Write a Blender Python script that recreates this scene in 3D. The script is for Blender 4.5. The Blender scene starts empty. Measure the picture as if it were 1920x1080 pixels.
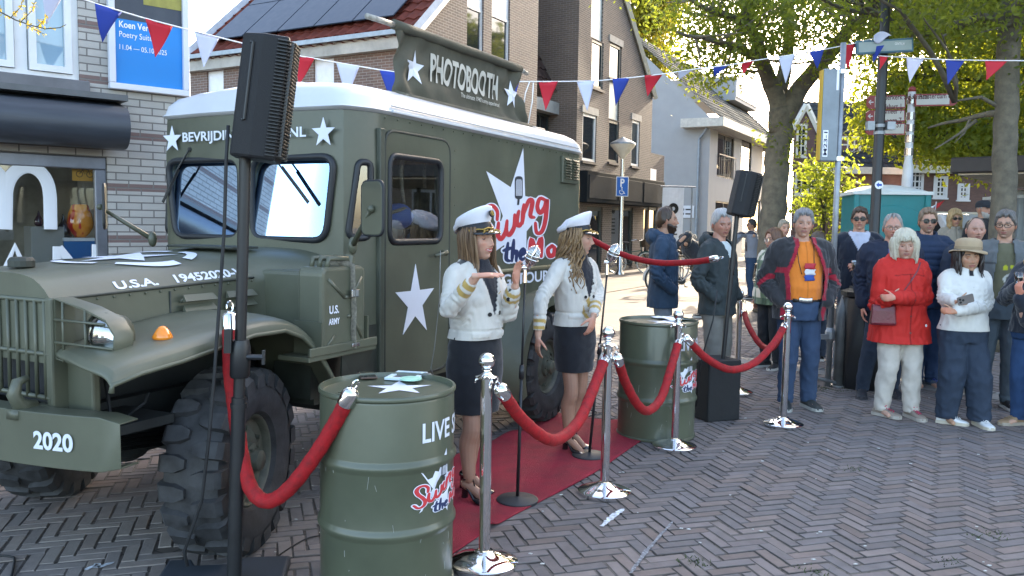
import bpy, math, random
import numpy as np
from mathutils import Vector, Matrix, noise as mnoise
from mathutils.bvhtree import BVHTree
S = bpy.context.scene
COL = S.collection
PI = math.pi
R = math.radians
# ---------------------------------------------------------------- camera
FPX, PITCH, ROLL, EYE = 1550.0, R(-4.5), R(0.9), 1.6
_f = Vector((0, math.cos(PITCH), math.sin(PITCH))); _r = Vector((1, 0, 0)); _u = _r.cross(_f)
CR = _r*math.cos(ROLL)+_u*math.sin(ROLL); CU = -_r*math.sin(ROLL)+_u*math.cos(ROLL); CF = _f
CP = Vector((0, 0, EYE))
cd = bpy.data.cameras.new('camera'); cam = bpy.data.objects.new('camera', cd); COL.objects.link(cam)
cd.sensor_width = 36; cd.lens = 36*FPX/1920; cd.clip_end = 3000; cd.clip_start = 0.05
mw = Matrix((CR, CU, -CF)).transposed().to_4x4(); mw.translation = CP
cam.matrix_world = mw
S.camera = cam
# ---------------------------------------------------------------- sky, sun, exposure
SUN_EL, SUN_AZ = R(24), R(32)                       # azimuth to the right of the view axis
w = bpy.data.worlds.new('World'); S.world = w; w.use_nodes = True
nt = w.node_tree; sk = nt.nodes.new('ShaderNodeTexSky'); sk.sky_type = 'NISHITA'; sk.sun_disc = False
sk.sun_elevation = SUN_EL; sk.sun_rotation = SUN_AZ; sk.air_density = 0.8; sk.dust_density = 2.2; sk.ozone_density = 1.0
tw = nt.nodes.new('ShaderNodeMix'); tw.data_type = 'RGBA'; tw.blend_type = 'MULTIPLY'; tw.inputs[0].default_value = 1; tw.inputs[7].default_value = (1.09, 1, .87, 1); nt.links.new(sk.outputs[0], tw.inputs[6]); nt.links.new(tw.outputs[2], nt.nodes['Background'].inputs[0]); nt.nodes['Background'].inputs[1].default_value = 0.15
sl = bpy.data.lights.new('sun', 'SUN'); sl.energy = 2.1; sl.angle = R(0.5); sl.color = (1, .86, .66)
so = bpy.data.objects.new('sun', sl); COL.objects.link(so)
SUN = Vector((math.sin(SUN_AZ)*math.cos(SUN_EL), math.cos(SUN_AZ)*math.cos(SUN_EL), math.sin(SUN_EL)))
so.rotation_euler = SUN.to_track_quat('Z', 'Y').to_euler()
S.view_settings.view_transform = 'Standard'; S.view_settings.look = 'None'; S.view_settings.gamma = 1
S.view_settings.exposure = 2.98
S.cycles.max_bounces = 8; S.cycles.transparent_max_bounces = 12
# ---------------------------------------------------------------- pixel -> world helpers (1920x1080 photo pixels)
def ray(px, py): return CR*((px-960)/FPX) - CU*((py-540)/FPX) + CF
def zp(px, py, z=0.0):
    d = ray(px, py); return CP + d*((z-EYE)/d.z)
def yp(px, py, Y):
    d = ray(px, py); return CP + d*(Y/d.y)
def V(*a): return Vector(a)
# ---------------------------------------------------------------- mesh helpers
class MB:
    def __init__(s): s.v = []; s.f = []; s.m = []; s.n = 0
    def add(s, vs, fs, mi=0):
        o = s.n; s.v.extend([tuple(v) for v in vs]); s.n += len(vs)
        for f in fs: s.f.append(tuple(i+o for i in f)); s.m.append(mi)
        return s
    def box(s, c, d, rot=None, mi=0, taper=None):
        hx, hy, hz = d[0]/2, d[1]/2, d[2]/2; c = Vector(c); vs = []
        for z in (-1, 1):
            t = taper if (taper and z > 0) else 1
            for x, y in ((-1, -1), (1, -1), (1, 1), (-1, 1)):
                p = Vector((x*hx*t, y*hy*t, z*hz))
                vs.append(c+(rot @ p if rot else p))
        return s.add(vs, [(3, 2, 1, 0), (4, 5, 6, 7), (0, 1, 5, 4), (1, 2, 6, 5), (2, 3, 7, 6), (3, 0, 4, 7)], mi)
    def bb(s, a, b, mi=0):                                  # box from min to max corner
        return s.box([(a[i]+b[i])/2 for i in range(3)], [abs(b[i]-a[i]) for i in range(3)], None, mi)
    def tube(s, path, rad, seg=8, N=None, mi=0, caps=True, closed=False):
        P = [Vector(p) for p in path]; n = len(P)
        if not isinstance(rad, (list, tuple)): rad = [rad]*n
        rings = []; u = None
        for i in range(n):
            if closed: t = P[(i+1) % n]-P[i-1]
            else: t = P[min(i+1, n-1)]-P[max(i-1, 0)]
            if t.length < 1e-9: t = Vector((0, 0, 1))
            t.normalize()
            if N is not None: a = t.cross(N).normalized(); b = Vector(N)
            else:
                if u is None:
                    u = Vector((0, 0, 1)) if abs(t.z) < .9 else Vector((1, 0, 0))
                u = u-t*u.dot(t)
                if u.length < 1e-6: u = t.orthogonal()
                u.normalize(); a = u; b = t.cross(u)
            r = rad[i]; ra, rb = (r if isinstance(r, (tuple, list)) else (r, r))
            rings.append([P[i]+a*(ra*math.cos(2*PI*k/seg))+b*(rb*math.sin(2*PI*k/seg)) for k in range(seg)])
        vs = [p for r_ in rings for p in r_]; fs = []
        m = n if closed else n-1
        for i in range(m):
            j = (i+1) % n
            for k in range(seg):
                k2 = (k+1) % seg; fs.append((i*seg+k, i*seg+k2, j*seg+k2, j*seg+k))
        if caps and not closed:
            fs.append(tuple(range(seg))[::-1]); fs.append(tuple((n-1)*seg+k for k in range(seg)))
        return s.add(vs, fs, mi)
    def cyl(s, a, b, r1, r2=None, seg=16, mi=0): return s.tube([a, b], [r1, r1 if r2 is None else r2], seg, None, mi)
    def lathe(s, prof, c=(0, 0, 0), seg=24, axis=None, mi=0, caps=True):   # prof: (r, h) along axis
        A = Vector(axis).normalized() if axis else Vector((0, 0, 1)); a = A.orthogonal().normalized(); b = A.cross(a); c = Vector(c)
        if not axis: a, b = Vector((1, 0, 0)), Vector((0, 1, 0))
        vs = [c+A*h+a*(r*math.cos(2*PI*k/seg))+b*(r*math.sin(2*PI*k/seg)) for r, h in prof for k in range(seg)]; fs = []
        for i in range(len(prof)-1):
            for k in range(seg):
                k2 = (k+1) % seg; fs.append((i*seg+k, i*seg+k2, (i+1)*seg+k2, (i+1)*seg+k))
        if caps:
            fs.append(tuple(range(seg))[::-1]); fs.append(tuple((len(prof)-1)*seg+k for k in range(seg)))
        return s.add(vs, fs, mi)
    def prism(s, poly, o, a, b, n, th, mi=0, both=True):    # polygon in plane (o + x a + y b), thickness th along n
        o, a, b, n = Vector(o), Vector(a), Vector(b), Vector(n); k = len(poly)
        lo = [o+a*x+b*y for x, y in poly]; hi = [p+n*th for p in lo]
        fs = [tuple(range(k, 2*k))] + [(i, (i+1) % k, k+(i+1) % k, k+i) for i in range(k)]
        if both: fs.append(tuple(range(k))[::-1])
        return s.add(lo+hi, fs, mi)
    def ell(s, c, r, seg=16, rings=10, rot=None, mi=0):
        c = Vector(c); vs = []; fs = []
        for i in range(rings+1):
            ph = -PI/2+PI*i/rings
            for k in range(seg):
                p = Vector((r[0]*math.cos(ph)*math.cos(2*PI*k/seg), r[1]*math.cos(ph)*math.sin(2*PI*k/seg), r[2]*math.sin(ph)))
                vs.append(c+(rot @ p if rot else p))
        for i in range(rings):
            for k in range(seg):
                k2 = (k+1) % seg; fs.append((i*seg+k, i*seg+k2, (i+1)*seg+k2, (i+1)*seg+k))
        return s.add(vs, fs, mi)
    def grid(s, fn, nu, nv, mi=0, wrap=False):
        vs = [fn(i/(nu-1), j/(nv-1)) for j in range(nv) for i in range(nu)]
        fs = [(j*nu+i, j*nu+i+1, (j+1)*nu+i+1, (j+1)*nu+i) for j in range(nv-1) for i in range(nu-1)]
        return s.add(vs, fs, mi)
    def mesh(s, name='m'):
        me = bpy.data.meshes.new(name); me.from_pydata(s.v, [], s.f); me.polygons.foreach_set('material_index', s.m); me.update(); return me
    def build(s, name, mats, parent=None, smooth=None, bevel=0, loc=None):
        return link(name, s.mesh(name), mats, parent, smooth, bevel, loc)
def link(name, me, mats, parent=None, smooth=None, bevel=0, loc=None):
    if not isinstance(mats, (list, tuple)): mats = [mats]
    for m_ in mats: me.materials.append(m_)
    if smooth is not None and smooth is not False:
        if smooth is True: me.shade_smooth()
        else: me.shade_smooth(); me.set_sharp_from_angle(angle=R(smooth))
    o = bpy.data.objects.new(name, me); COL.objects.link(o)
    if parent: o.parent = parent
    if loc is not None: o.location = loc
    if bevel:
        b = o.modifiers.new('bevel', 'BEVEL'); b.width = bevel; b.segments = 2; b.limit_method = 'ANGLE'; b.angle_limit = R(40)
    return o
def thing(name, label, cat, loc=(0, 0, 0), rz=0, group=None, tilt=None):
    o = bpy.data.objects.new(name, None); COL.objects.link(o); o.empty_display_size = .1
    o.location = loc; o.rotation_euler = (tilt[0], tilt[1], rz) if tilt else (0, 0, rz)
    return tag(o, label, cat, group)
def tag(o, label, cat, group=None):
    o['label'] = label; o['category'] = cat
    if group: o['group'] = group
    return o
def kind(o, k): o['kind'] = k; return o
def dup(root, loc, rz, label=None, group=None):
    r = root.copy(); COL.objects.link(r); r.location = loc; r.rotation_euler = (root.rotation_euler.x, root.rotation_euler.y, rz)
    if label: r['label'] = label
    if group: r['group'] = group
    for ch in list(root.children):
        c = ch.copy(); COL.objects.link(c); c.parent = r
        for g in list(ch.children):
            d = g.copy(); COL.objects.link(d); d.parent = c
    return r
# ---------------------------------------------------------------- materials
MATS = {}
def nodes(name):
    m = bpy.data.materials.new(name); m.use_nodes = True; t = m.node_tree
    return m, t, t.nodes['Principled BSDF']
def lin(c): return tuple((x/12.92 if x <= .04045 else ((x+.055)/1.055)**2.4) for x in c)
def mat(name, col, rough=.6, metal=0, var=.12, scale=6, bump=0, bscale=60, spec=.5, coat=0, stretch=None, col2=None, objc=True):
    if name in MATS: return MATS[name]
    m, t, b = nodes(name); N = t.nodes; L = t.links
    b.inputs['Roughness'].default_value = rough; b.inputs['Metallic'].default_value = metal; b.inputs['Specular IOR Level'].default_value = spec
    b.inputs['Coat Weight'].default_value = coat
    tc = N.new('ShaderNodeTexCoord'); src = tc.outputs['Object']
    if stretch:
        mp = N.new('ShaderNodeMapping'); mp.inputs['Scale'].default_value = stretch; L.new(src, mp.inputs[0]); src = mp.outputs[0]
    if var or col2:
        nz = N.new('ShaderNodeTexNoise'); nz.inputs['Scale'].default_value = scale; nz.inputs['Detail'].default_value = 6; nz.inputs['Roughness'].default_value = .6; L.new(src, nz.inputs['Vector'])
        rp = N.new('ShaderNodeValToRGB'); c2 = col2 or tuple(x*(1-var*1.6) for x in col); c1 = col if col2 else tuple(min(1, x*(1+var)) for x in col)
        rp.color_ramp.elements[0].position = .3; rp.color_ramp.elements[1].position = .7
        rp.color_ramp.elements[0].color = (*c2, 1); rp.color_ramp.elements[1].color = (*c1, 1)
        L.new(nz.outputs[0], rp.inputs[0]); L.new(rp.outputs[0], b.inputs['Base Color'])
        mr = N.new('ShaderNodeMapRange'); mr.inputs['To Min'].default_value = max(0, rough-.08); mr.inputs['To Max'].default_value = min(1, rough+.1); L.new(nz.outputs[0], mr.inputs[0]); L.new(mr.outputs[0], b.inputs['Roughness'])
    else: b.inputs['Base Color'].default_value = (*col, 1)
    if bump:
        n2 = N.new('ShaderNodeTexNoise'); n2.inputs['Scale'].default_value = bscale; n2.inputs['Detail'].default_value = 4; L.new(src, n2.inputs['Vector'])
        bp = N.new('ShaderNodeBump'); bp.inputs['Strength'].default_value = bump; bp.inputs['Distance'].default_value = .01; L.new(n2.outputs[0], bp.inputs['Height']); L.new(bp.outputs[0], b.inputs['Normal'])
    MATS[name] = m; return m
def vmat(name, rough=.7, bump=.15, bscale=300, sheen=0, spec=.4, sss=0, wave=None, var=0.0):
    if name in MATS: return MATS[name]
    m, t, b = nodes(name); N = t.nodes; L = t.links
    at = N.new('ShaderNodeAttribute'); at.attribute_name = 'Col'; out = at.outputs['Color']
    tc = N.new('ShaderNodeTexCoord')
    if var:
        nz = N.new('ShaderNodeTexNoise'); nz.inputs['Scale'].default_value = 14; nz.inputs['Detail'].default_value = 5; L.new(tc.outputs['Object'], nz.inputs['Vector'])
        mr = N.new('ShaderNodeMapRange'); mr.inputs['To Min'].default_value = 1-var; mr.inputs['To Max'].default_value = 1+var; L.new(nz.outputs[0], mr.inputs[0])
        mx = N.new('ShaderNodeMix'); mx.data_type = 'RGBA'; mx.blend_type = 'MULTIPLY'; mx.inputs[0].default_value = 1
        L.new(out, mx.inputs[6]); L.new(mr.outputs[0], mx.inputs[7]); out = mx.outputs[2]
    L.new(out, b.inputs['Base Color'])
    b.inputs['Roughness'].default_value = rough; b.inputs['Specular IOR Level'].default_value = spec; b.inputs['Sheen Weight'].default_value = sheen
    if sss: b.inputs['Subsurface Weight'].default_value = sss; b.inputs['Subsurface Radius'].default_value = (.01, .004, .002); b.inputs['Subsurface Scale'].default_value = 1
    if bump:
        n2 = N.new('ShaderNodeTexNoise'); n2.inputs['Scale'].default_value = bscale; n2.inputs['Detail'].default_value = 3; L.new(tc.outputs['Object'], n2.inputs['Vector'])
        bp = N.new('ShaderNodeBump'); bp.inputs['Strength'].default_value = bump; bp.inputs['Distance'].default_value = .004; L.new(n2.outputs[0], bp.inputs['Height']); L.new(bp.outputs[0], b.inputs['Normal'])
    MATS[name] = m; return m
def brickmat(name, c1, c2, mortar, bw=.21, bh=.0625, mo=.011, axis='XZ', rough=.85, bias=0, bands=None, off=.5):
    """bricks laid in the object's own metres; bands = (period, offset, height, colour) of darker courses"""
    if name in MATS: return MATS[name]
    m, t, b = nodes(name); N = t.nodes; L = t.links
    tc = N.new('ShaderNodeTexCoord'); mp = N.new('ShaderNodeSeparateXYZ'); L.new(tc.outputs['Object'], mp.inputs[0])
    cb = N.new('ShaderNodeCombineXYZ'); L.new(mp.outputs[axis[0]], cb.inputs[0]); L.new(mp.outputs[axis[1]], cb.inputs[1])
    br = N.new('ShaderNodeTexBrick'); L.new(cb.outputs[0], br.inputs['Vector']); br.offset = off; br.squash = 1
    br.inputs['Scale'].default_value = 1; br.inputs['Brick Width'].default_value = bw; br.inputs['Row Height'].default_value = bh; br.inputs['Mortar Size'].default_value = mo/2
    br.inputs['Mortar Smooth'].default_value = .3; br.inputs['Bias'].default_value = bias
    br.inputs['Color1'].default_value = (*c1, 1); br.inputs['Color2'].default_value = (*c2, 1); br.inputs['Mortar'].default_value = (*mortar, 1)
    nz = N.new('ShaderNodeTexNoise'); nz.inputs['Scale'].default_value = 1.3; nz.inputs['Detail'].default_value = 8; nz.inputs['Roughness'].default_value = .7; L.new(tc.outputs['Object'], nz.inputs['Vector'])
    mr = N.new('ShaderNodeMapRange'); mr.inputs['To Min'].default_value = .72; mr.inputs['To Max'].default_value = 1.25; L.new(nz.outputs[0], mr.inputs[0])
    out = br.outputs[0]
    if bands:
        md = N.new('ShaderNodeMath'); md.operation = 'ADD'; md.inputs[1].default_value = bands[1]; L.new(mp.outputs[axis[1]], md.inputs[0])
        m2 = N.new('ShaderNodeMath'); m2.operation = 'FLOORED_MODULO'; m2.inputs[1].default_value = bands[0]; L.new(md.outputs[0], m2.inputs[0])
        m3 = N.new('ShaderNodeMath'); m3.operation = 'LESS_THAN'; m3.inputs[1].default_value = bands[2]; L.new(m2.outputs[0], m3.inputs[0])
        m4 = N.new('ShaderNodeMath'); m4.operation = 'SUBTRACT'; m4.inputs[0].default_value = 1; L.new(br.outputs['Fac'], m4.inputs[1])
        m5 = N.new('ShaderNodeMath'); m5.operation = 'MULTIPLY'; L.new(m3.outputs[0], m5.inputs[0]); L.new(m4.outputs[0], m5.inputs[1])
        mb = N.new('ShaderNodeMix'); mb.data_type = 'RGBA'; L.new(m5.outputs[0], mb.inputs[0]); L.new(out, mb.inputs[6]); mb.inputs[7].default_value = (*bands[3], 1); out = mb.outputs[2]
    mx = N.new('ShaderNodeMix'); mx.data_type = 'RGBA'; mx.blend_type = 'MULTIPLY'; mx.inputs[0].default_value = 1
    L.new(out, mx.inputs[6]); L.new(mr.outputs[0], mx.inputs[7]); L.new(mx.outputs[2], b.inputs['Base Color'])
    b.inputs['Roughness'].default_value = rough
    bp = N.new('ShaderNodeBump'); bp.inputs['Strength'].default_value = .6; bp.inputs['Distance'].default_value = .008; bp.invert = True
    ad = N.new('ShaderNodeMath'); ad.operation = 'SUBTRACT'; n3 = N.new('ShaderNodeTexNoise'); n3.inputs['Scale'].default_value = 90; L.new(tc.outputs['Object'], n3.inputs['Vector'])
    m6 = N.new('ShaderNodeMath'); m6.operation = 'MULTIPLY'; m6.inputs[1].default_value = .5; L.new(n3.outputs[0], m6.inputs[0])
    L.new(br.outputs['Fac'], ad.inputs[0]); L.new(m6.outputs[0], ad.inputs[1]); L.new(ad.outputs[0], bp.inputs['Height']); L.new(bp.outputs[0], b.inputs['Normal'])
    MATS[name] = m; return m
def glassmat(name, tint=(.03, .035, .04), rough=.03, spec=1.0, alpha=1):
    if name in MATS: return MATS[name]
    m, t, b = nodes(name); b.inputs['Base Color'].default_value = (*tint, 1); b.inputs['Roughness'].default_value = rough; b.inputs['IOR'].default_value = 1.6; b.inputs['Specular IOR Level'].default_value = spec
    if alpha < 1: b.inputs['Alpha'].default_value = alpha
    MATS[name] = m; return m
def clearglass(name, refl=.5, tint=(.9, .95, .95), gc=(1, 1, 1)):
    if name in MATS: return MATS[name]
    m = bpy.data.materials.new(name); m.use_nodes = True; t = m.node_tree; t.nodes.clear(); N = t.nodes; L = t.links
    o = N.new('ShaderNodeOutputMaterial'); tr = N.new('ShaderNodeBsdfTransparent'); tr.inputs[0].default_value = (*tint, 1)
    gl = N.new('ShaderNodeBsdfGlossy'); gl.inputs['Roughness'].default_value = .02; gl.inputs[0].default_value = (*gc, 1)
    fr = N.new('ShaderNodeFresnel'); fr.inputs[0].default_value = 1.5; ma = N.new('ShaderNodeMath'); ma.operation = 'ADD'; ma.inputs[1].default_value = refl; ma.use_clamp = True
    mx = N.new('ShaderNodeMixShader'); L.new(fr.outputs[0], ma.inputs[0]); L.new(ma.outputs[0], mx.inputs[0]); L.new(tr.outputs[0], mx.inputs[1]); L.new(gl.outputs[0], mx.inputs[2]); L.new(mx.outputs[0], o.inputs[0])
    MATS[name] = m; return m
def setcol(me, cols):
    a = me.color_attributes.new('Col', 'FLOAT_COLOR', 'POINT'); c = np.ones((len(me.vertices), 4), np.float32); c[:, :3] = cols; a.data.foreach_set('color', c.ravel())
def coords(me):
    a = np.empty(len(me.vertices)*3); me.vertices.foreach_get('co', a); return a.reshape(-1, 3)
# ---------------------------------------------------------------- lettering
def text2d(txt, size=1, bold=.012, xs=.62, shear=0, space=1.0):
    c = bpy.data.curves.new('t', 'FONT'); c.body = txt; c.size = size; c.offset = bold; c.shear = shear; c.space_character = space; c.align_x = 'CENTER'; c.align_y = 'CENTER'; c.resolution_u = 4
    o = bpy.data.objects.new('t', c); COL.objects.link(o); dg = bpy.context.evaluated_depsgraph_get()
    me = bpy.data.meshes.new_from_object(o.evaluated_get(dg)); v = coords(me); fs = [tuple(p.vertices) for p in me.polygons]
    bpy.data.objects.remove(o); bpy.data.curves.remove(c); bpy.data.meshes.remove(me)
    v = v[:, :2]*np.array([xs, 1]); lo, hi = v.min(0), v.max(0); v -= (lo+hi)/2
    return v, fs
def lettering(name, txt, m, parent, fn, w=None, h=None, **k):
    """flat letters mapped by fn(x, y) onto a surface; w, h = overall size"""
    v, fs = text2d(txt, 1, **k); e = v.max(0)-v.min(0)
    s1 = (w/e[0]) if w else (h/e[1]); s2 = (h/e[1]) if h else s1
    mb = MB(); mb.add([fn(x*s1, y*s2) for x, y in v], fs)
    return mb.build(name, m, parent)
def star_pts(r, r2=None, rot=PI/2):
    r2 = r2 or r*.42
    return [((r if i % 2 == 0 else r2)*math.cos(rot+i*PI/5), (r if i % 2 == 0 else r2)*math.sin(rot+i*PI/5)) for i in range(10)]
random.seed(7); rng = np.random.default_rng(7)
# ---------------------------------------------------------------- shared materials
WHITE = mat('white_paint', (.72, .73, .76), .45, var=.05)
LETTER = mat('lettering_white', (.78, .79, .82), .5, var=.03)
BLACKM = mat('black_metal', (.012, .013, .015), .42, var=.2)
BLACKR = mat('black_rubber', (.014, .015, .017), .65, var=.3, bump=.2)
CHROME = mat('chrome', (.82, .82, .82), .06, metal=1, var=0)
STEEL = mat('brushed_steel', (.55, .56, .57), .22, metal=1, var=.08)
GALV = mat('galvanised_steel', (.30, .32, .34), .5, metal=.6, var=.2)
VELVET = mat('red_velvet', (.30, .001, .005), .75, var=.25, scale=30, bump=.3, bscale=200)
MATS['red_velvet'].node_tree.nodes['Principled BSDF'].inputs['Sheen Weight'].default_value = 0
OLIVE = mat('olive_paint', (.086, .091, .062), .42, var=.17, scale=1.9, bump=.07, bscale=18, coat=.08)
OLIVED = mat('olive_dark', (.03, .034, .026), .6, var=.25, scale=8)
# ================================================================ ground
def clinker_ground():
    m, t, b = nodes('street_ground'); N = t.nodes; L = t.links
    tc = N.new('ShaderNodeTexCoord'); nz = N.new('ShaderNodeTexNoise'); nz.inputs['Scale'].default_value = .7; nz.inputs['Detail'].default_value = 9; nz.inputs['Roughness'].default_value = .65; L.new(tc.outputs['Object'], nz.inputs['Vector'])
    rp = N.new('ShaderNodeValToRGB'); rp.color_ramp.elements[0].position = .35; rp.color_ramp.elements[1].position = .68
    rp.color_ramp.elements[0].color = (.07, .062, .056, 1); rp.color_ramp.elements[1].color = (.14, .122, .106, 1)
    mp = N.new('ShaderNodeMapping'); mp.inputs['Rotation'].default_value = (0, 0, R(-62)); L.new(tc.outputs['Object'], mp.inputs[0])
    br = N.new('ShaderNodeTexBrick'); br.inputs['Scale'].default_value = 1; br.inputs['Brick Width'].default_value = .21; br.inputs['Row Height'].default_value = .09; br.inputs['Mortar Size'].default_value = .006
    br.inputs['Color1'].default_value = (1, .95, .92, 1); br.inputs['Color2'].default_value = (.7, .72, .75, 1); br.inputs['Mortar'].default_value = (.35, .33, .3, 1); L.new(mp.outputs[0], br.inputs['Vector'])
    mx = N.new('ShaderNodeMix'); mx.data_type = 'RGBA'; mx.blend_type = 'MULTIPLY'; mx.inputs[0].default_value = .85
    L.new(nz.outputs[0], rp.inputs[0]); L.new(rp.outputs[0], mx.inputs[6]); L.new(br.outputs[0], mx.inputs[7]); L.new(mx.outputs[2], b.inputs['Base Color']); b.inputs['Roughness'].default_value = .75
    return m
g = MB(); g.add([(-250, -60, 0), (300, -60, 0), (300, 500, 0), (-250, 500, 0)], [(0, 1, 2, 3)])
kind(g.build('ground', clinker_ground(), loc=(0, 0, -.0065)), 'structure')
def herringbone():
    W, n, ang = .0705, 3, R(17); ca, sa = math.cos(ang), math.sin(ang)
    J, I = np.meshgrid(np.arange(-60, 300), np.arange(-260, 330)); J = J.ravel(); I = I.ravel()
    d = (I-J) % (2*n)
    out = []
    for sel, L_, Wd, hz in ((d == 0, n, 1, 1), (d == 2*n-1, 1, n, 0)):
        i = I[sel]; j = J[sel]; cx = (i+L_/2)*W; cy = (j+Wd/2)*W
        out.append(np.stack([cx, cy, np.full(len(cx), L_*W/2), np.full(len(cx), Wd*W/2)], 1))
    B = np.concatenate(out); x = B[:, 0]*ca-B[:, 1]*sa; y = B[:, 0]*sa+B[:, 1]*ca
    keep = (y > 2.6) & (y < 17.5) & (np.abs(x) < .66*y+.6)
    wl = (x+3.08)*.65-(y-7.89)*.76                      # keep clear of the shop wall
    keep &= wl > -.02
    B = B[keep]; k = len(B); gap = .0025+rng.random(k)*.003
    hx = B[:, 2]-gap; hy = B[:, 3]-gap; ch = .003+rng.random(k)*.003
    zt = rng.normal(0, .0016, k)-.001; tx = rng.normal(0, .006, k); ty = rng.normal(0, .006, k); rot = rng.normal(0, .018, k)
    cx = B[:, 0]+rng.normal(0, .002, k); cy = B[:, 1]+rng.normal(0, .002, k)
    vs = np.zeros((k, 8, 3)); q = [(-1, -1), (1, -1), (1, 1), (-1, 1)]
    for r_, (top) in enumerate((1, 0)):
        for c_, (sx, sy) in enumerate(q):
            lx = sx*(hx-ch*top); ly = sy*(hy-ch*top)
            zz = (zt+tx*lx+ty*ly) if top else -.013
            if top == 0: zz = zt-.004-.0015
            X_ = cx+lx*np.cos(rot)-ly*np.sin(rot); Y_ = cy+lx*np.sin(rot)+ly*np.cos(rot)
            vs[:, r_*4+c_, 0] = X_*ca-Y_*sa; vs[:, r_*4+c_, 1] = X_*sa+Y_*ca; vs[:, r_*4+c_, 2] = zz
    fs = np.array([(0, 1, 2, 3), (4, 5, 1, 0), (5, 6, 2, 1), (6, 7, 3, 2), (7, 4, 0, 3)])
    F = (np.arange(k)[:, None, None]*8+fs[None]).reshape(-1, 4)
    me = bpy.data.meshes.new('brick_paving'); nv = k*8
    me.vertices.add(nv); me.vertices.foreach_set('co', vs.ravel()); me.loops.add(F.size); me.loops.foreach_set('vertex_index', F.ravel().astype(np.int32))
    me.polygons.add(len(F)); me.polygons.foreach_set('loop_start', np.arange(0, F.size, 4).astype(np.int32)); me.update(calc_edges=True); me.shade_flat()
    base = np.array([[.170, .146, .140], [.156, .138, .134], [.184, .156, .145], [.176, .142, .128], [.156, .141, .139]])[rng.integers(0, 5, k)]*rng.uniform(.86, 1.14, (k, 1))
    wx, wy = vs[:, 0, 0], vs[:, 0, 1]                      # sand-dusted patch under and beside the truck
    dust = np.clip(1.25-np.hypot((wx+1.9)/1.3, (wy-3.9)/.85), 0, 1)*rng.uniform(.5, 1, k)
    base = base*(1-dust[:, None]*.75)+np.array([.33, .29, .25])*dust[:, None]*.75
    cc = np.repeat(base, 8, 0).reshape(k, 8, 3); cc[:, 4:] = cc[:, 4:]*dust[:, None, None]*.8+np.array([.05, .045, .04]); setcol(me, cc.reshape(-1, 3))
    m = vmat('clinker', .88, .5, 60, spec=.2, var=.25)
    kind(link('brick_paving', me, m), 'structure')
herringbone()
# drain gully strip crossing the square
p0, p1 = zp(1480, 684), zp(1770, 724); dd = (p1-p0).normalized(); nn = V(-dd.y, dd.x, 0)
b = MB(); L0 = p0-dd*6
for i in range(330):
    c = L0+dd*(i*.06); b.prism([(-.018, -.06), (.012, -.06), (.024, .06), (-.006, .06)], c+V(0, 0, .003), dd, nn, V(0, 0, 1), .004)
g_ = thing('drain_gully', 'dark slotted drain gully crossing the brick paving', 'drain', L0)
gb = MB(); gb.box(L0+dd*9.9+V(0, 0, .001), (20, .14, .004), Matrix.Rotation(math.atan2(dd.y, dd.x), 3, 'Z'))
o = gb.build('channel', BLACKM, g_); o.location = -L0
o = b.build('grating', mat('grating_grey', (.2, .2, .2), .7), g_); o.location = -L0; o['kind'] = 'stuff'
gb = MB(); gb.box(L0+dd*9.9-nn*.22+V(0, 0, .0025), (20, .28, .006), Matrix.Rotation(math.atan2(dd.y, dd.x), 3, 'Z'))
kind(gb.build('concrete_strip', mat('concrete', (.22, .21, .2), .85, var=.15, scale=3)), 'structure')
gb = MB(); gb.box(V(7, 36, -.001), (46, 8, .02), Matrix.Rotation(R(60.6), 3, 'Z'))
kind(gb.build('pavement', mat('pavement_slabs', (.13, .115, .10), .9, var=.25, scale=1.2)), 'structure')
# chalk and paint marks on the bricks
def mark(name, label, cat, pts, wd, m, z=.0045, jit=.006):
    P = [zp(*p) for p in pts]; mb = MB(); n = 26; vs = []
    for i in range(n+1):
        t = i/n*(len(P)-1); k = min(int(t), len(P)-2); q = P[k].lerp(P[k+1], t-k); d = (P[k+1]-P[k]).normalized(); s = V(-d.y, d.x, 0)
        ww = wd*(.6+.5*random.random())*(math.sin(PI*min(1, max(.12, i/n)))**.3)
        for e in (-1, 1): vs += [V(q.x, q.y, z)+s*(e*ww/2+random.uniform(-jit, jit)*.5)]
    vs = [v+V(0, 0, 0) for v in vs]
    mb.add(vs, [(2*i, 2*i+1, 2*i+3, 2*i+2) for i in range(n)])
    tag(mb.build(name, m), label, cat)
PAINT = mat('pale_marking', (.62, .66, .7), .8, var=.3, scale=40); CHALK = mat('chalk', (.23, .235, .25), .95, var=.5, scale=60)
mark('tape_strip', 'torn strip of white tape stuck to the bricks in front of the chrome posts', 'tape', [(1128, 988), (1150, 968), (1170, 955)], .042, PAINT)
mark('chalk_line', 'faint pale chalk line drawn on the bricks at bottom centre', 'chalk mark', [(1182, 1076), (1215, 1030), (1262, 978)], .024, CHALK)
mark('paint_scribble', 'white painted squiggle on the bricks beside the black speaker base', 'paint mark', [(160, 1070), (185, 1058), (180, 1066), (215, 1055)], .03, PAINT)
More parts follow.
